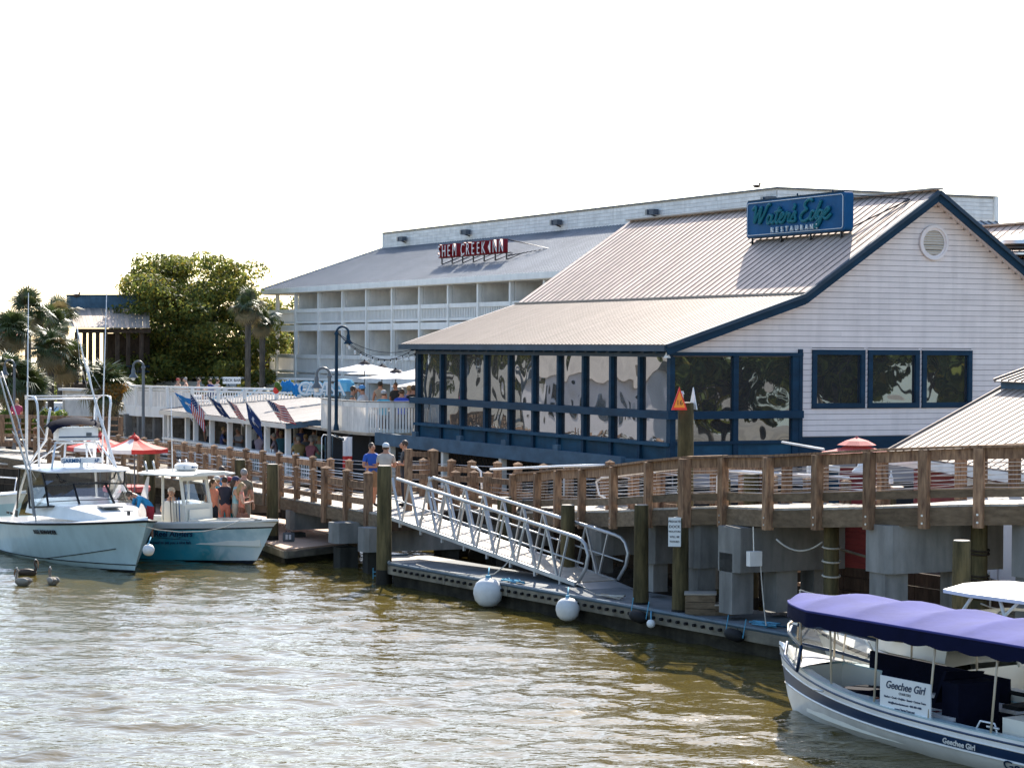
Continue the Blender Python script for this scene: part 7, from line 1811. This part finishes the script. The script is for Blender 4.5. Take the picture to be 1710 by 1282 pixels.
# ground level timber on the far left: rails and steps
ft2 = thing('timber_terrace', 'stepped timber terrace with rails at the far left', 'terrace', pxd(80, 90, 1.2))
for k, (D, z) in enumerate(((88, 1.3), (92, 1.6), (96, 1.9))):
    p, q = pxd(-40, D, z), pxd(200, D - 3, z); 
    for j in range(4): bpiece('step_board', M['plank'], ft2, p + V(0, j * .3, 0), q + V(0, j * .3, 0), .28, .05)
    bpiece('step_fascia', M['wood'], ft2, p + V(0, -.15, -.15), q + V(0, -.15, -.15), .04, .25)
pts = [pxd(x, 92 - x * .012, 1.95) for x in range(-40, 210, 22)]
for p in pts: bpiece('terrace_post', M['wood'], ft2, p, p + V(0, 0, 1.15), .16, .16, aV)
for h in (.3, .55, .8, 1.08):
    for p, q in zip(pts, pts[1:]): bpiece('terrace_rail', M['wood'], ft2, p + V(0, 0, h), q + V(0, 0, h), .05, .14 if h > 1 or h < .4 else .06)
car = thing('parked_van', 'white van with blue stripe parked behind the bright shrub', 'van', pxd(92, 118, 1)); c = pxd(92, 118, .95)
m = MB(); rings = [[c + V(x, y, z) for y, z in ((-.9, .35), (-.92, zt_ * .55), (-.8, zt_), (.8, zt_), (.92, zt_ * .55), (.9, .35))] for x, zt_ in ((-2.3, 1.1), (-2.2, 1.75), (-1.2, 2.0), (.8, 2.0), (1.5, 1.25), (2.3, 1.05))]
m.loft(rings, True, True); m.build('body', M['white'], car, smooth=30)
for x in (-1.4, 1.45):
    for y in (-.9, .9): 
        wh = MB().tube([c + V(x, y - .1, .35), c + V(x, y + .1, .35)], .35, 16).build('wheel', M['rubber'], car)
for x0_, x1_ in ((-1.9, -1.1), (-1.0, -.1), (0, .75)): lquad_ = MB().prism([c + V(x0_, -.93, 1.25), c + V(x1_, -.93, 1.25), c + V(x1_, -.85, 1.75), c + V(x0_, -.85, 1.75)], (0, .03, 0)).build('window', M['film2'], car)
# ================================================================== cream roofed shop on the right
shop = thing('shop_building', 'low red walled shop with cream seamed roof at the right edge', 'shop', pxd(1600, 52, .9))
SE1 = PY(1478, 757, 55); SE2 = PY(1712, 789, 46.5); SE2.z = SE1.z
sdv = (SE2 - SE1).normalized(); sn = Vector((-sdv.y, sdv.x, 0))
SE3 = SE1 + sdv * 16
W1, RZ1 = 3.05, 1.62
def SP(s_, w_, z_=None): 
    p = SE1 + sdv * s_ + sn * w_; return p if z_ is None else V(p.x, p.y, z_)
zs0 = SE1.z; zs1 = SE1.z + RZ1
n_ = 38
for k in range(n_):
    s0 = .42 * k
    rk = 0
    p, q = SP(s0 + .21, 0, zs0), SP(s0 + .21, W1, zs1)
    bpiece('roof_panel', M['roof2'], shop, p, q, .412, .03, (0, 0, 1)); bpiece('roof_seam', M['seam'], shop, SP(s0, 0, zs0 + .015), SP(s0, W1, zs1 + .015), .03, .035)
    p, q = SP(s0 + .21, W1 - .2, zs1 + .18), SP(s0 + .21, W1 + 2.4, zs1 + 1.1)
    bpiece('upper_roof_panel', M['roof2'], shop, p, q, .412, .03); bpiece('roof_seam', M['seam'], shop, SP(s0, W1 - .2, zs1 + .21), SP(s0, W1 + 2.4, zs1 + 1.13), .03, .05)
bpiece('roof_edge', M['roof2'], shop, SP(-.02, 0, zs0 + .02), SP(-.02, W1, zs1 + .02), .06, .1); bpiece('roof_edge', M['roof2'], shop, SP(-.02, W1 - .2, zs1 + .2), SP(-.02, W1 + 2.4, zs1 + 1.12), .06, .1)
bpiece('clerestory_band', M['gutter'], shop, SP(0, W1, zs1 + .07), SP(16, W1, zs1 + .07), .06, .2)
bpiece('eave_fascia', M['white'], shop, SP(.1, .02, zs0 - .14), SP(16, .02, zs0 - .14), .06, .22)
m = MB(); m.beam(SP(.4, .7, (zs0 + 1) / 2), SP(16, .7, (zs0 + 1) / 2), .15, zs0 - .9); m.build('wall', M['red_d'], shop)
m = MB(); m.beam(SP(.4, .8, (zs0 + 1) / 2), SP(.4, 6, (zs0 + 1) / 2), .15, zs0 - 1); m.build('wall', M['red_d'], shop)
for k in range(9): bpiece('wall_board', M['red_d'], shop, SP(.45, .6, 1.2 + k * .25), SP(9, .6, 1.2 + k * .25), .03, .235)
# white shop doors with red lettering
D0 = PL(1628, 900, SP(0, .5), sn); dS = (D0 - SE1).dot(sdv)
ends = [(dS - 1.25, dS - .05), (dS + .05, dS + 1.3), (dS + 1.4, dS + 2.6)]
for a_, b_ in ends:
    d = bpiece('door', M['white'], shop, SP(a_, .53, 1.85), SP(b_, .53, 1.85), .06, 1.95)
    MB().box(SP(b_ - .1, .47, 1.75), (.04, .04, .14)).build('handle', M['steel'], d)
bpiece('transom', M['white'], shop, SP(dS - 1.3, .53, 2.95), SP(dS + 2.6, .53, 2.95), .06, .22)
Fd = frame(SP(dS + .45, .485, 1.9), sdv, (0, 0, 1))
for k, (s_, y_) in enumerate((('GLASSES', .33), ('LOCAL GIFTS', .09), ('& MORE!', -.12))):
    text('lettering', s_, .19, shop, M['ink_r'], Fd @ Matrix.Translation((.12, y_ - .15, .0)), .004, bold=.004, al='CENTER')
text('lettering', 'OPEN', .15, shop, M['ink'], Fd @ Matrix.Translation((.1, .85, 0)), .004)
# barn lamp and small things seen through the ramp rail
bl = thing('barn_lamp', 'white enamel barn lamp on a bracket before the red wall', 'lamp', PY(1436, 782, 50)); c = PY(1437, 781, 50)
MB().lathe([(.03, .16), (.05, .13), (.07, .05), (.19, -.06), (.20, -.09), (.17, -.08)], c, 16).build('shade', M['white'], bl, smooth=50); MB().tube([c + V(0, 0, .15), c + V(.1, .2, .25), c + V(.1, .9, .2)], .015, 6).build('arm', M['steel'], bl)
sp_ = thing('spray_bottle', 'white bottle standing on the table behind the ramp cables', 'bottle', PY(1489, 800, 49)); c = PY(1488, 808, 49)
MB().lathe([(.05, 0), (.05, .14), (.02, .2), (.015, .3)], c, 10).build('bottle', M['sign_w'], sp_, smooth=50)
dt = thing('drum_table', 'round timber table on a cut piling behind the ramp', 'table', PY(1482, 812, 49)); c = PY(1482, 812, 49)
MB().lathe([(.36, -.04), (.36, 0)], c, 18).build('table_top', M['tan'], dt); MB().lathe([(.2, -1.0), (.2, -.04)], c, 12).build('base', M['pile'], dt)
umbrella(1432, 53, 3.80, .97, .27, 'pink', 'faded red two tier parasol between the ramp and the shop roof', 1.9, 'x', 'pink')
for o in scene.objects:
    if o.get('group') == 'x': del o['group']
c = pxd(1432, 53, 0); rt_ = [o for o in scene.objects if o.get('label', '').startswith('faded red two tier')][0]
MB().lathe([(.47, 3.72), (.28, 3.82), (.04, 3.89), (.02, 3.93)], c, 8).build('upper_tier', M['pink'], rt_)
dk = thing('blue_doorway', 'white framed dark doorway of the red wall behind the ramp rail', 'doorway', PY(1380, 810, 52))
c = PY(1350, 780, 52)
bpiece('door_frame', M['white'], dk, PY(1352, 778, 52), PY(1352, 845, 52), .12, .08, aV); bpiece('door_frame', M['white'], dk, PY(1350, 778, 52), PY(1402, 782, 52), .08, .12)
m = MB(); m.prism([PY(1354, 780, 52.1), PY(1354, 845, 52.1), PY(1400, 845, 52.1), PY(1400, 784, 52.1)], (0, .05, 0)); m.build('opening', M['blue'], dk)
m = MB(); m.prism([PY(1403, 780, 52.3), PY(1403, 850, 52.3), PY(1475, 850, 52.3), PY(1475, 784, 52.3)], (0, .1, 0)); m.build('red_panel', M['red_d'], dk)
pr = thing('hoist_pole', 'thin pale pole slanting out from the blue base panel', 'pole', PY(1306, 738, 56)); MB().tube([PY(1306, 738, 58), PY(1376, 750, 56)], .03, 6).build('pole', M['rail_w'], pr)
# red hull and deck under the ramp
rb = thing('red_barge', 'dark red timber barge side under the boardwalk between the pile caps', 'barge', PZ(1420, 930, .6))
for k in range(7): bpiece('hull_board', M['red_d'], rb, PY(1396, 880 + k * 10, 45.5), PY(1500, 890 + k * 10, 45.5), .06, .12)
MB().tube([PY(1398, 915, 45.3), PY(1432, 925, 45.3), PY(1500, 945, 45.2)], .03, 6).build('rub_line', M['waler'], rb)
bpiece('side_deck', M['waler'], rb, PZ(1405, 938, 1.0), PZ(1520, 968, 1.0), .9, .1)
m = MB(); m.prism([PZ(1396, 950, .9), PZ(1700, 985, .9), PZ(1760, 965, .9), PZ(1420, 935, .9)], (0, 0, -1.2)); m.build('fill', M['wood_d'], rb)
sc_f = thing('trestle', 'small unpainted timber trestle standing under the boardwalk', 'trestle', PZ(1330, 980, .5))
for a_, b_ in (((1318, 955), (1318, 985)), ((1352, 948), (1352, 985)), ((1315, 975), (1355, 975)), ((1315, 955), (1355, 950))): bpiece('timber', M['tan'], sc_f, PY(*a_, 46.2), PY(*b_, 46.2), .07, .07, (0, 1, 0))
MB().box(pxd(1330, 46.4, .35), (1.2, 1.0, .3)).build('footing', M['conc_d'], sc_f)
# ================================================================== vegetation
def leaf_cloud(cl, n, size, seed, flat=.5, nm='crown', mats_=('leaf1', 'leaf2', 'leaf3'), w=(.5, .35, .15), parent=None, shell=.55, loose=.1):
    """small folded leaf sprays scattered through ellipsoid clumps cl = [(centre, radii)]"""
    g = np.random.default_rng(seed); vol = np.array([r_[0] * r_[1] * r_[2] for _, r_ in cl]) ** .7; pr_ = vol / vol.sum()
    ci = g.choice(len(cl), n, p=pr_); C_ = np.array([tuple(c) for c, _ in cl])[ci]; Rr = np.array([tuple(r_) for _, r_ in cl])[ci]
    d = g.normal(size=(n, 3)); d /= np.linalg.norm(d, axis=1)[:, None]
    rad = g.uniform(shell, 1.0, n) ** .6 + g.normal(0, loose, n)
    P = C_ + d * Rr * rad[:, None]
    nrm = d + g.normal(0, .7, (n, 3)); nrm[:, 2] += flat; nrm /= np.linalg.norm(nrm, axis=1)[:, None]
    t = np.cross(nrm, g.normal(size=(n, 3))); t /= np.linalg.norm(t, axis=1)[:, None]; b = np.cross(nrm, t)
    s_ = size * g.uniform(.6, 1.35, n)[:, None]
    v = np.stack([P - t * s_, P - b * s_ * .5, P + t * s_, P + b * s_ * .55 + nrm * s_ * .15], 1).reshape(-1, 3)
    i = np.arange(n)[:, None] * 4 + np.arange(4)
    me = bpy.data.meshes.new(nm); me.from_pydata(v.tolist(), [], i.tolist())
    for k in mats_: me.materials.append(M[k])
    tint = g.choice(len(mats_), n, p=np.array(w) / sum(w)); clt = g.random(len(cl)) < .35
    tint = np.where(clt[ci] & (g.random(n) < .6), np.minimum(1, len(mats_) - 1), tint)
    me.polygons.foreach_set('material_index', tint.astype(np.int32)); me.update()
    o = bpy.data.objects.new(nm, me); COL.objects.link(o)
    if parent is not None: o.parent = parent; o.matrix_basis = wmat(parent).inverted()
    return o
def tree(name, label, cat, base, H_, W_, n, size, seed, crown_z=.35, nclump=40, mats_=('leaf1', 'leaf2', 'leaf3'), w=(.5, .35, .15), grp=None, squash=.85):
    t = thing(name, label, cat, base, 0, grp); g = random.Random(seed); m = MB()
    base = Vector(base); cl = []
    m.tube([base, base + V(.1, 0, H_ * .2), base + V(.0, 0, H_ * .38)], [H_ * .04, H_ * .033, H_ * .028], 10)
    for k in range(nclump):
        a_ = g.uniform(0, 6.283); cz = g.uniform(-1, 1); rr_ = g.uniform(.15, 1) ** .45; hh = math.sqrt(1 - cz * cz) ** .8
        s_ = H_ * g.uniform(.045, .125); mz = (1 + crown_z) / 2; c = base + V(math.cos(a_) * hh * rr_ * (W_ / 2 - s_), math.sin(a_) * hh * rr_ * (W_ / 2 - s_), H_ * (mz + cz * rr_ * ((1 - crown_z) / 2 - .08)))
        cl.append((c, (s_ * 1.25, s_ * 1.25, s_ * squash)))
        if k < 24: 
            mid = base.lerp(c, .5) + V(0, 0, H_ * .08); m.tube([base + V(0, 0, H_ * g.uniform(.22, .38)), mid, c], [H_ * .016, H_ * .010, H_ * .003], 6)
    m.build('trunk', M['bark'], t, smooth=True)
    leaf_cloud(cl, n, size, seed, parent=t, mats_=mats_, w=w); return t
tree('live_oak', 'big spreading live oak behind the pool deck', 'tree', pxd(322, 134, .9), 12.0, 11.2, 60000, .12, 5, .08, 125, squash=.62, w=(.35, .42, .23))
tree('oak_tree', 'thinner yellow green tree between the live oak and the hotel', 'tree', pxd(436, 142, .9), 6.9, 6.2, 15000, .11, 6, .2, 30, w=(.3, .4, .3))
tree('oak_tree', 'loose topped tree rising just left of the hotel roof', 'tree', pxd(455, 160, .9), 9.0, 3.6, 5000, .11, 8, .45, 16, w=(.4, .4, .2))
tree('oak_tree', 'dark tree glimpsed through the hotel\'s open end bay', 'tree', pxd(492, 168, .9), 9.4, 4.5, 9000, .13, 9, .15, 26, w=(.5, .3, .2))
tree('oak_tree', 'low dark tree left of the live oak beside the far house', 'tree', pxd(226, 126, .9), 4.6, 4.2, 9000, .10, 10, .15, 22, w=(.6, .3, .1))
tree('oak_tree', 'low yellowish tree under the tall cabbage palm', 'tree', pxd(395, 128, .9), 4.6, 4.6, 10000, .10, 12, .12, 24, w=(.3, .35, .35))
def shrub(px, D, z, W_, H_, n, label, mats_=('shrub', 'leaf2'), w=(.8, .2), seed=1, size=.06, name='shrub'):
    b_ = pxd(px, D, z); t = thing(name, label, 'shrub', b_); g = random.Random(seed); cl = []; m = MB()
    for k in range(12):
        c = b_ + V(g.uniform(-1, 1) * W_ * .33, g.uniform(-1, 1) * W_ * .3, H_ * g.uniform(.35, .8)); cl.append((c, (W_ * .2, W_ * .2, H_ * .2))); m.tube([b_, c], [.03, .008], 5)
    m.build('stem', M['bark'], t); leaf_cloud(cl, n, size, seed, parent=t, mats_=mats_, w=w, nm='foliage'); return t
shrub(81, 97, 1.9, 1.55, 1.35, 5200, 'bright lime green shrub behind the fishing boat\'s top rail', seed=21)
shrub(2, 97, 1.9, 1.3, 1.3, 3200, 'bright lime green shrub cut by the picture\'s left edge', seed=22)
shrub(55, 99, 1.6, 1.5, 1.2, 2600, 'orange brown shrub beside the lime green one', ('orange_l', 'leaf2'), (.7, .3), 23)
shrub(37, 101, 1.6, 1.6, 1.6, 2600, 'olive shrub with orange tips below the palms', ('leaf2', 'orange_l'), (.6, .4), 24)
shrub(158, 100, 1.2, 1.6, 1.2, 2400, 'low green plant at the foot of the leaning palmetto', ('leaf3', 'leaf1'), (.5, .5), 25)
shrub(862, 92, 6.6, 1.0, .9, 2200, 'spiky green planter bush showing over the roof slope', ('leaf1', 'leaf3'), (.5, .5), 26)
shrub(180, 96, 1.0, 2.0, 1.0, 2200, 'yellow grassy clump beside the palmetto trunk', ('leaf3', 'palm2'), (.6, .4), 27)
# sabal palms
def frond_mesh(seed):
    g = random.Random(seed); m = MB(); L_ = 1.0
    # petiole
    m.beam((0, 0, 0), (.55, 0, .10), .025, .02, 0)
    n_ = 22
    for k in range(n_):
        a_ = (k / (n_ - 1) - .5) * 4.3; le = .75 * (1 - .25 * abs(a_) / 2.2) * g.uniform(.88, 1.05)
        p0 = V(.55, 0, .10); d = V(math.cos(a_), math.sin(a_), .12 - .1 * abs(a_))
        sd_ = V(-math.sin(a_), math.cos(a_), 0) * .032; p1 = p0 + d * le * .55 + V(0, 0, .05); p2 = p0 + d * le + V(0, 0, -.16 - .12 * g.random())
        m.add([p0 - sd_ * .4, p0 + sd_ * .4, p1 + sd_, p1 - sd_], [(0, 1, 2, 3)], 0); m.add([p1 - sd_, p1 + sd_, p2], [(0, 1, 2)], 0)
    return m
FR = frond_mesh(3)
def palm(px, D, ztop, H_, Rad, label, seed, nfr=38, skirt=10, lean=(0, 0), name='sabal_palm', zb=.9, fat=.16):
    top = pxd(px, D, ztop); b_ = V(top.x - lean[0], top.y - lean[1], zb); t = thing(name, label, 'palm tree', b_, 0, None); g = random.Random(seed)
    mid = b_.lerp(top, .5) + V(-lean[0] * .15, 0, 0)
    pts = [b_, b_.lerp(mid, .5), mid, mid.lerp(top, .5), top]; m = MB(); m.tube(pts, [fat * 1.2, fat, fat * .95, fat, fat * 1.15], 10)
    for k in range(26):
        f = g.uniform(.3, 1); c = b_.lerp(top, f); a_ = g.uniform(0, 6.28); m.beam(c + V(math.cos(a_) * fat, math.sin(a_) * fat, 0), c + V(math.cos(a_) * fat * 1.9, math.sin(a_) * fat * 1.9, .18), .05, .02)
    m.build('trunk', M['bark'], t, smooth=False)
    A_ = np.array(FR.v); vs = []; fs = []; mi = []
    for k in range(nfr + skirt):
        a_ = g.uniform(0, 6.283); el = math.radians(g.uniform(-35, 80)) if k < nfr else math.radians(g.uniform(-80, -45)); s_ = Rad * g.uniform(.75, 1.0)
        Mx = (Matrix.Rotation(a_, 4, 'Z') @ Matrix.Rotation(-el, 4, 'Y') @ Matrix.Rotation(g.uniform(-.5, .5), 4, 'X') @ Matrix.Scale(s_, 4))
        Mn = np.array(Mx); W_ = A_ @ Mn[:3, :3].T + np.array(top)[None]; b0 = len(vs); vs += W_.tolist(); fs += [tuple(i + b0 for i in f) for f in FR.f]; mi += [1 if (k >= nfr or g.random() < .18) else 0] * len(FR.f)
    me = bpy.data.meshes.new('crown'); me.from_pydata(vs, [], fs); me.materials.append(M['palm1']); me.materials.append(M['palm2']); me.polygons.foreach_set('material_index', mi); me.update()
    o = bpy.data.objects.new('crown', me); COL.objects.link(o); o.parent = t; o.matrix_basis = wmat(t).inverted(); return t
palm(18, 106, 6.6, 6, 1.15, 'cabbage palm with full head above the red roof, far left', 31, 46, 14)
palm(47, 116, 7.7, 7, 1.3, 'tallest cabbage palm head against the sky at left', 32, 30, 10)
palm(100, 124, 7.6, 7, 1.3, 'sparse palm head left of the blue roofed house', 33, 16, 4)
palm(82, 122, 7.2, 6, 1.2, 'small palm head between tall palm and blue roofed house', 34, 18, 6)
palm(85, 104, 5.8, 5, 1.1, 'dense palm head in front of the far house', 35, 44, 20)
palm(112, 106, 5.2, 4.5, 1.1, 'dense palm head lower right of its neighbour, before the far house', 36, 44, 22)
palm(50, 100, 3.9, 3, 1.1, 'low bushy palm behind the leftmost antenna', 37, 50, 20)
palm(16, 99, 4.4, 3, 1.3, 'low bushy palm at the picture\'s left edge', 38, 44, 20)
palm(414, 121, 8.1, 7, 1.05, 'slim cabbage palm standing before the oak crown', 39, 34, 14)
palm(438, 124, 7.4, 6, .95, 'palm with drooping brown skirt beside the hotel', 40, 26, 22)
palm(175, 99, 4.0, 3, 1.25, 'leaning palmetto with thick dark trunk and yellow fronds', 41, 46, 12, lean=(-.75, 0), zb=.9, fat=.30)
t_ = shrub(196, 98.5, 3.2, 1.3, 1.2, 2000, 'orange seed sprays of the leaning palmetto', ('orange_l', 'palm2'), (.8, .2), 43)
tb = thing('background_hedge', 'dark hedge mass behind the pool deck and palms', 'hedge', pxd(250, 150, .9))
cl = [(pxd(x, 140 + 6 * math.sin(x), 2.0 + .6 * math.sin(x * .13)), (1.7, 1.7, 1.9)) for x in range(40, 530, 18)]
leaf_cloud(cl, 26000, .14, 77, parent=tb, nm='foliage', w=(.7, .2, .1))

# ================================================================== far house at left
fh = thing('far_house', 'raised house with blue grey metal roof behind the palms', 'house', pxd(170, 138, .9))
def q(px, py, D): return PY(px, py, D)
m = MB(); m.add([q(74, 534, 132), q(125, 547, 128), q(215, 547, 128), q(240, 547, 128), q(200, 516, 134), q(103, 516, 134)], [(0, 1, 5), (1, 2, 3, 4, 5)])
D2 = 128
e0, e1, r0_, r1_ = q(125, 546.5, D2), q(250, 546.5, D2), q(113, 514.5, D2 + 4), q(250, 514.5, D2 + 4)
for k in range(22):
    p = e0.lerp(e1, k / 22); p2 = e0.lerp(e1, (k + 1) / 22); q1_ = r0_.lerp(r1_, k / 22); q2_ = r0_.lerp(r1_, (k + 1) / 22)
    m = MB(); m.prism([p, p2 - V(.01, 0, 0), q2_ - V(.01, 0, 0), q1_], (0, 0, -.04)); m.build('roof_panel', M['roof2' if k % 5 else 'roof'], fh)
lf = q(74, 533, D2 + 5)
m = MB(); m.add([lf, e0, r0_], [(0, 1, 2)]); m.build('roof_side', M['roof2'], fh)
for k in range(18):
    p = r0_.lerp(r1_, (k + .5) / 18) + V(.0, .1, 0); m = MB(); m.box(p + V(0, 0, .35), ((r1_ - r0_).length / 18 - .004, .05, .8)); m.build('monitor_board', M['hroof'] if 0 else M['gutter'], fh)
m = MB(); m.prism([r0_ + V(-.1, .14, -.05), r1_ + V(0, .14, -.05), r1_ + V(0, .2, -.05), r0_ + V(-.1, .2, -.05)], (0, 0, .82)); m.build('monitor_backing', M['blue_g'], fh)
bpiece('monitor_cap', M['hseam'], fh, r0_ + V(-.1, .1, .78), r1_ + V(0, .1, .78), .2, .05)
for px in (128, 141, 151, 163, 176, 196, 214, 236): bpiece('post', M['wood_d'], fh, pxd(px, D2 + .5, 1), pxd(px, D2 + .5, 6.75), .2, .2, aV)
bpiece('eave_beam', M['wood_d'], fh, e0 + V(0, .3, -.2), e1 + V(0, .3, -.2), .2, .25)
for z in (3.9, 4.2, 4.5, 4.8): bpiece('rail', M['blue'], fh, pxd(128, D2 + .3, z), pxd(250, D2 + .3, z), .04, .05)
m = MB(); m.prism([pxd(172, D2 + 3, 3.9), pxd(250, D2 + 3, 3.9), pxd(250, D2 + 3.2, 3.9), pxd(172, D2 + 3.2, 3.9)], (0, 0, 2.8)); m.build('wall', M['wood_d'], fh)
m = MB(); m.prism([pxd(118, D2, 3.4), pxd(260, D2, 3.4), pxd(260, D2 + 8, 3.4), pxd(118, D2 + 8, 3.4)], (0, 0, .35)); m.build('floor', M['wood_d'], fh)
m = MB(); m.prism([pxd(100, D2 + 1, .8), pxd(260, D2 + 1, .8), pxd(260, D2 + 1.3, .8), pxd(100, D2 + 1.3, .8)], (0, 0, 2.6)); m.build('under_wall', M['dark'], fh)
bird_sitting('gull', q(128, 498.5, D2 + 4), 'small gull perched on the far house\'s roof monitor', .4)
# far terrace with red parasol and thatch, seen through the palms at the left edge
ftc = thing('far_terrace', 'distant raised terrace with dark rail at the left edge', 'terrace', pxd(20, 134, 3.4))
bpiece('floor_edge', M['wood_d'], ftc, pxd(-60, 134, 4.3), pxd(125, 134, 4.3), .3, .3); 
for z in (4.9, 5.3): bpiece('rail', M['black'], ftc, pxd(-60, 133.5, z), pxd(125, 133.5, z), .06, .06)
for px in range(-55, 120, 17): bpiece('post', M['black'], ftc, pxd(px, 133.5, 1), pxd(px, 133.5, 5.35), .08, .08, aV)
umbrella(6, 132, 7.0, 1.3, .5, 'red', 'crimson parasol on the distant terrace', 4.4, 'parasols on the distant terrace', 'red', stripes=['red'] * 8)
umbrella(42, 135, 6.4, 1.35, .55, 'palm2', 'thatched parasol beside the crimson one', 4.4, 'parasols on the distant terrace', 'palm2', stripes=['palm2'] * 8)

# ================================================================== the other bank of the creek, which the windows mirror
def bank(name, P, label):
    m = MB(); m.prism(P, (0, 0, 1.6)); o = m.build(name, M['ground']); o['kind'] = 'structure'
bank('far_bank', [V(-52, 175, -.8), V(-44, 80, -.8), V(-60, 20, -.8), V(-70, -60, -.8), V(-160, -60, -.8), V(-160, 175, -.8)], '')
bank('south_bank', [V(33, 44, -.8), V(33, 62, -.8), V(120, 62, -.8), V(120, -90, -.8), V(60, -60, -.8)], '')
LBK = ['first', 'second', 'third', 'fourth', 'fifth', 'sixth', 'seventh', 'eighth', 'ninth', 'tenth', 'eleventh']
for k in range(13):
    f = k / 12; tree('oak_tree', 'leafy tree on the far bank of the creek', 'tree', (-50 - 14 * f + random.uniform(-3, 0), 84 + 80 * f, .8), random.uniform(6, 13), random.uniform(7, 9), 2600, .3, 200 + k, .15, 22, grp='trees on the far bank')
for k in range(10):
    f = k / 9; tree('oak_tree', 'leafy tree on the bank beyond the shop', 'tree', (38 + 28 * f + random.uniform(-2, 3), 58 - 48 * f, .8), random.uniform(8, 11), 7.5, 3200, .3, 300 + k, .10, 24, w=(.6, .3, .1), grp='trees on the south bank')
hb_ = thing('boathouse', 'grey boarded boathouse with pale roof on the far bank', 'boathouse', (-46, 104, .8))
MB().box((-48, 104, 2.6), (5, 9, 3.6)).build('wall', M['siding'], hb_); m = MB(); m.prism([V(-51, 99, 4.4), V(-45, 99, 4.4), V(-48, 99, 6.2)], (0, 10, 0)); m.build('roof', M['roof2'], hb_)
for k in range(4): piece('window', M['film2'], hb_, (-45.46, 101.2 + k * 1.9, 2.8), (.06, .9, 1.2))
hb2 = thing('fish_house', 'tan shed with sloping awning on the south bank', 'shed', (37, 34, .8))
MB().box((40, 34, 2.4), (6, 5, 3.2)).build('wall', M['tan'], hb2); m = MB(); m.prism([V(36.5, 31, 4), V(36.5, 37, 4), V(43.5, 37, 5.6), V(43.5, 31, 5.6)], (0, 0, .1)); m.build('roof', M['roof'], hb2)
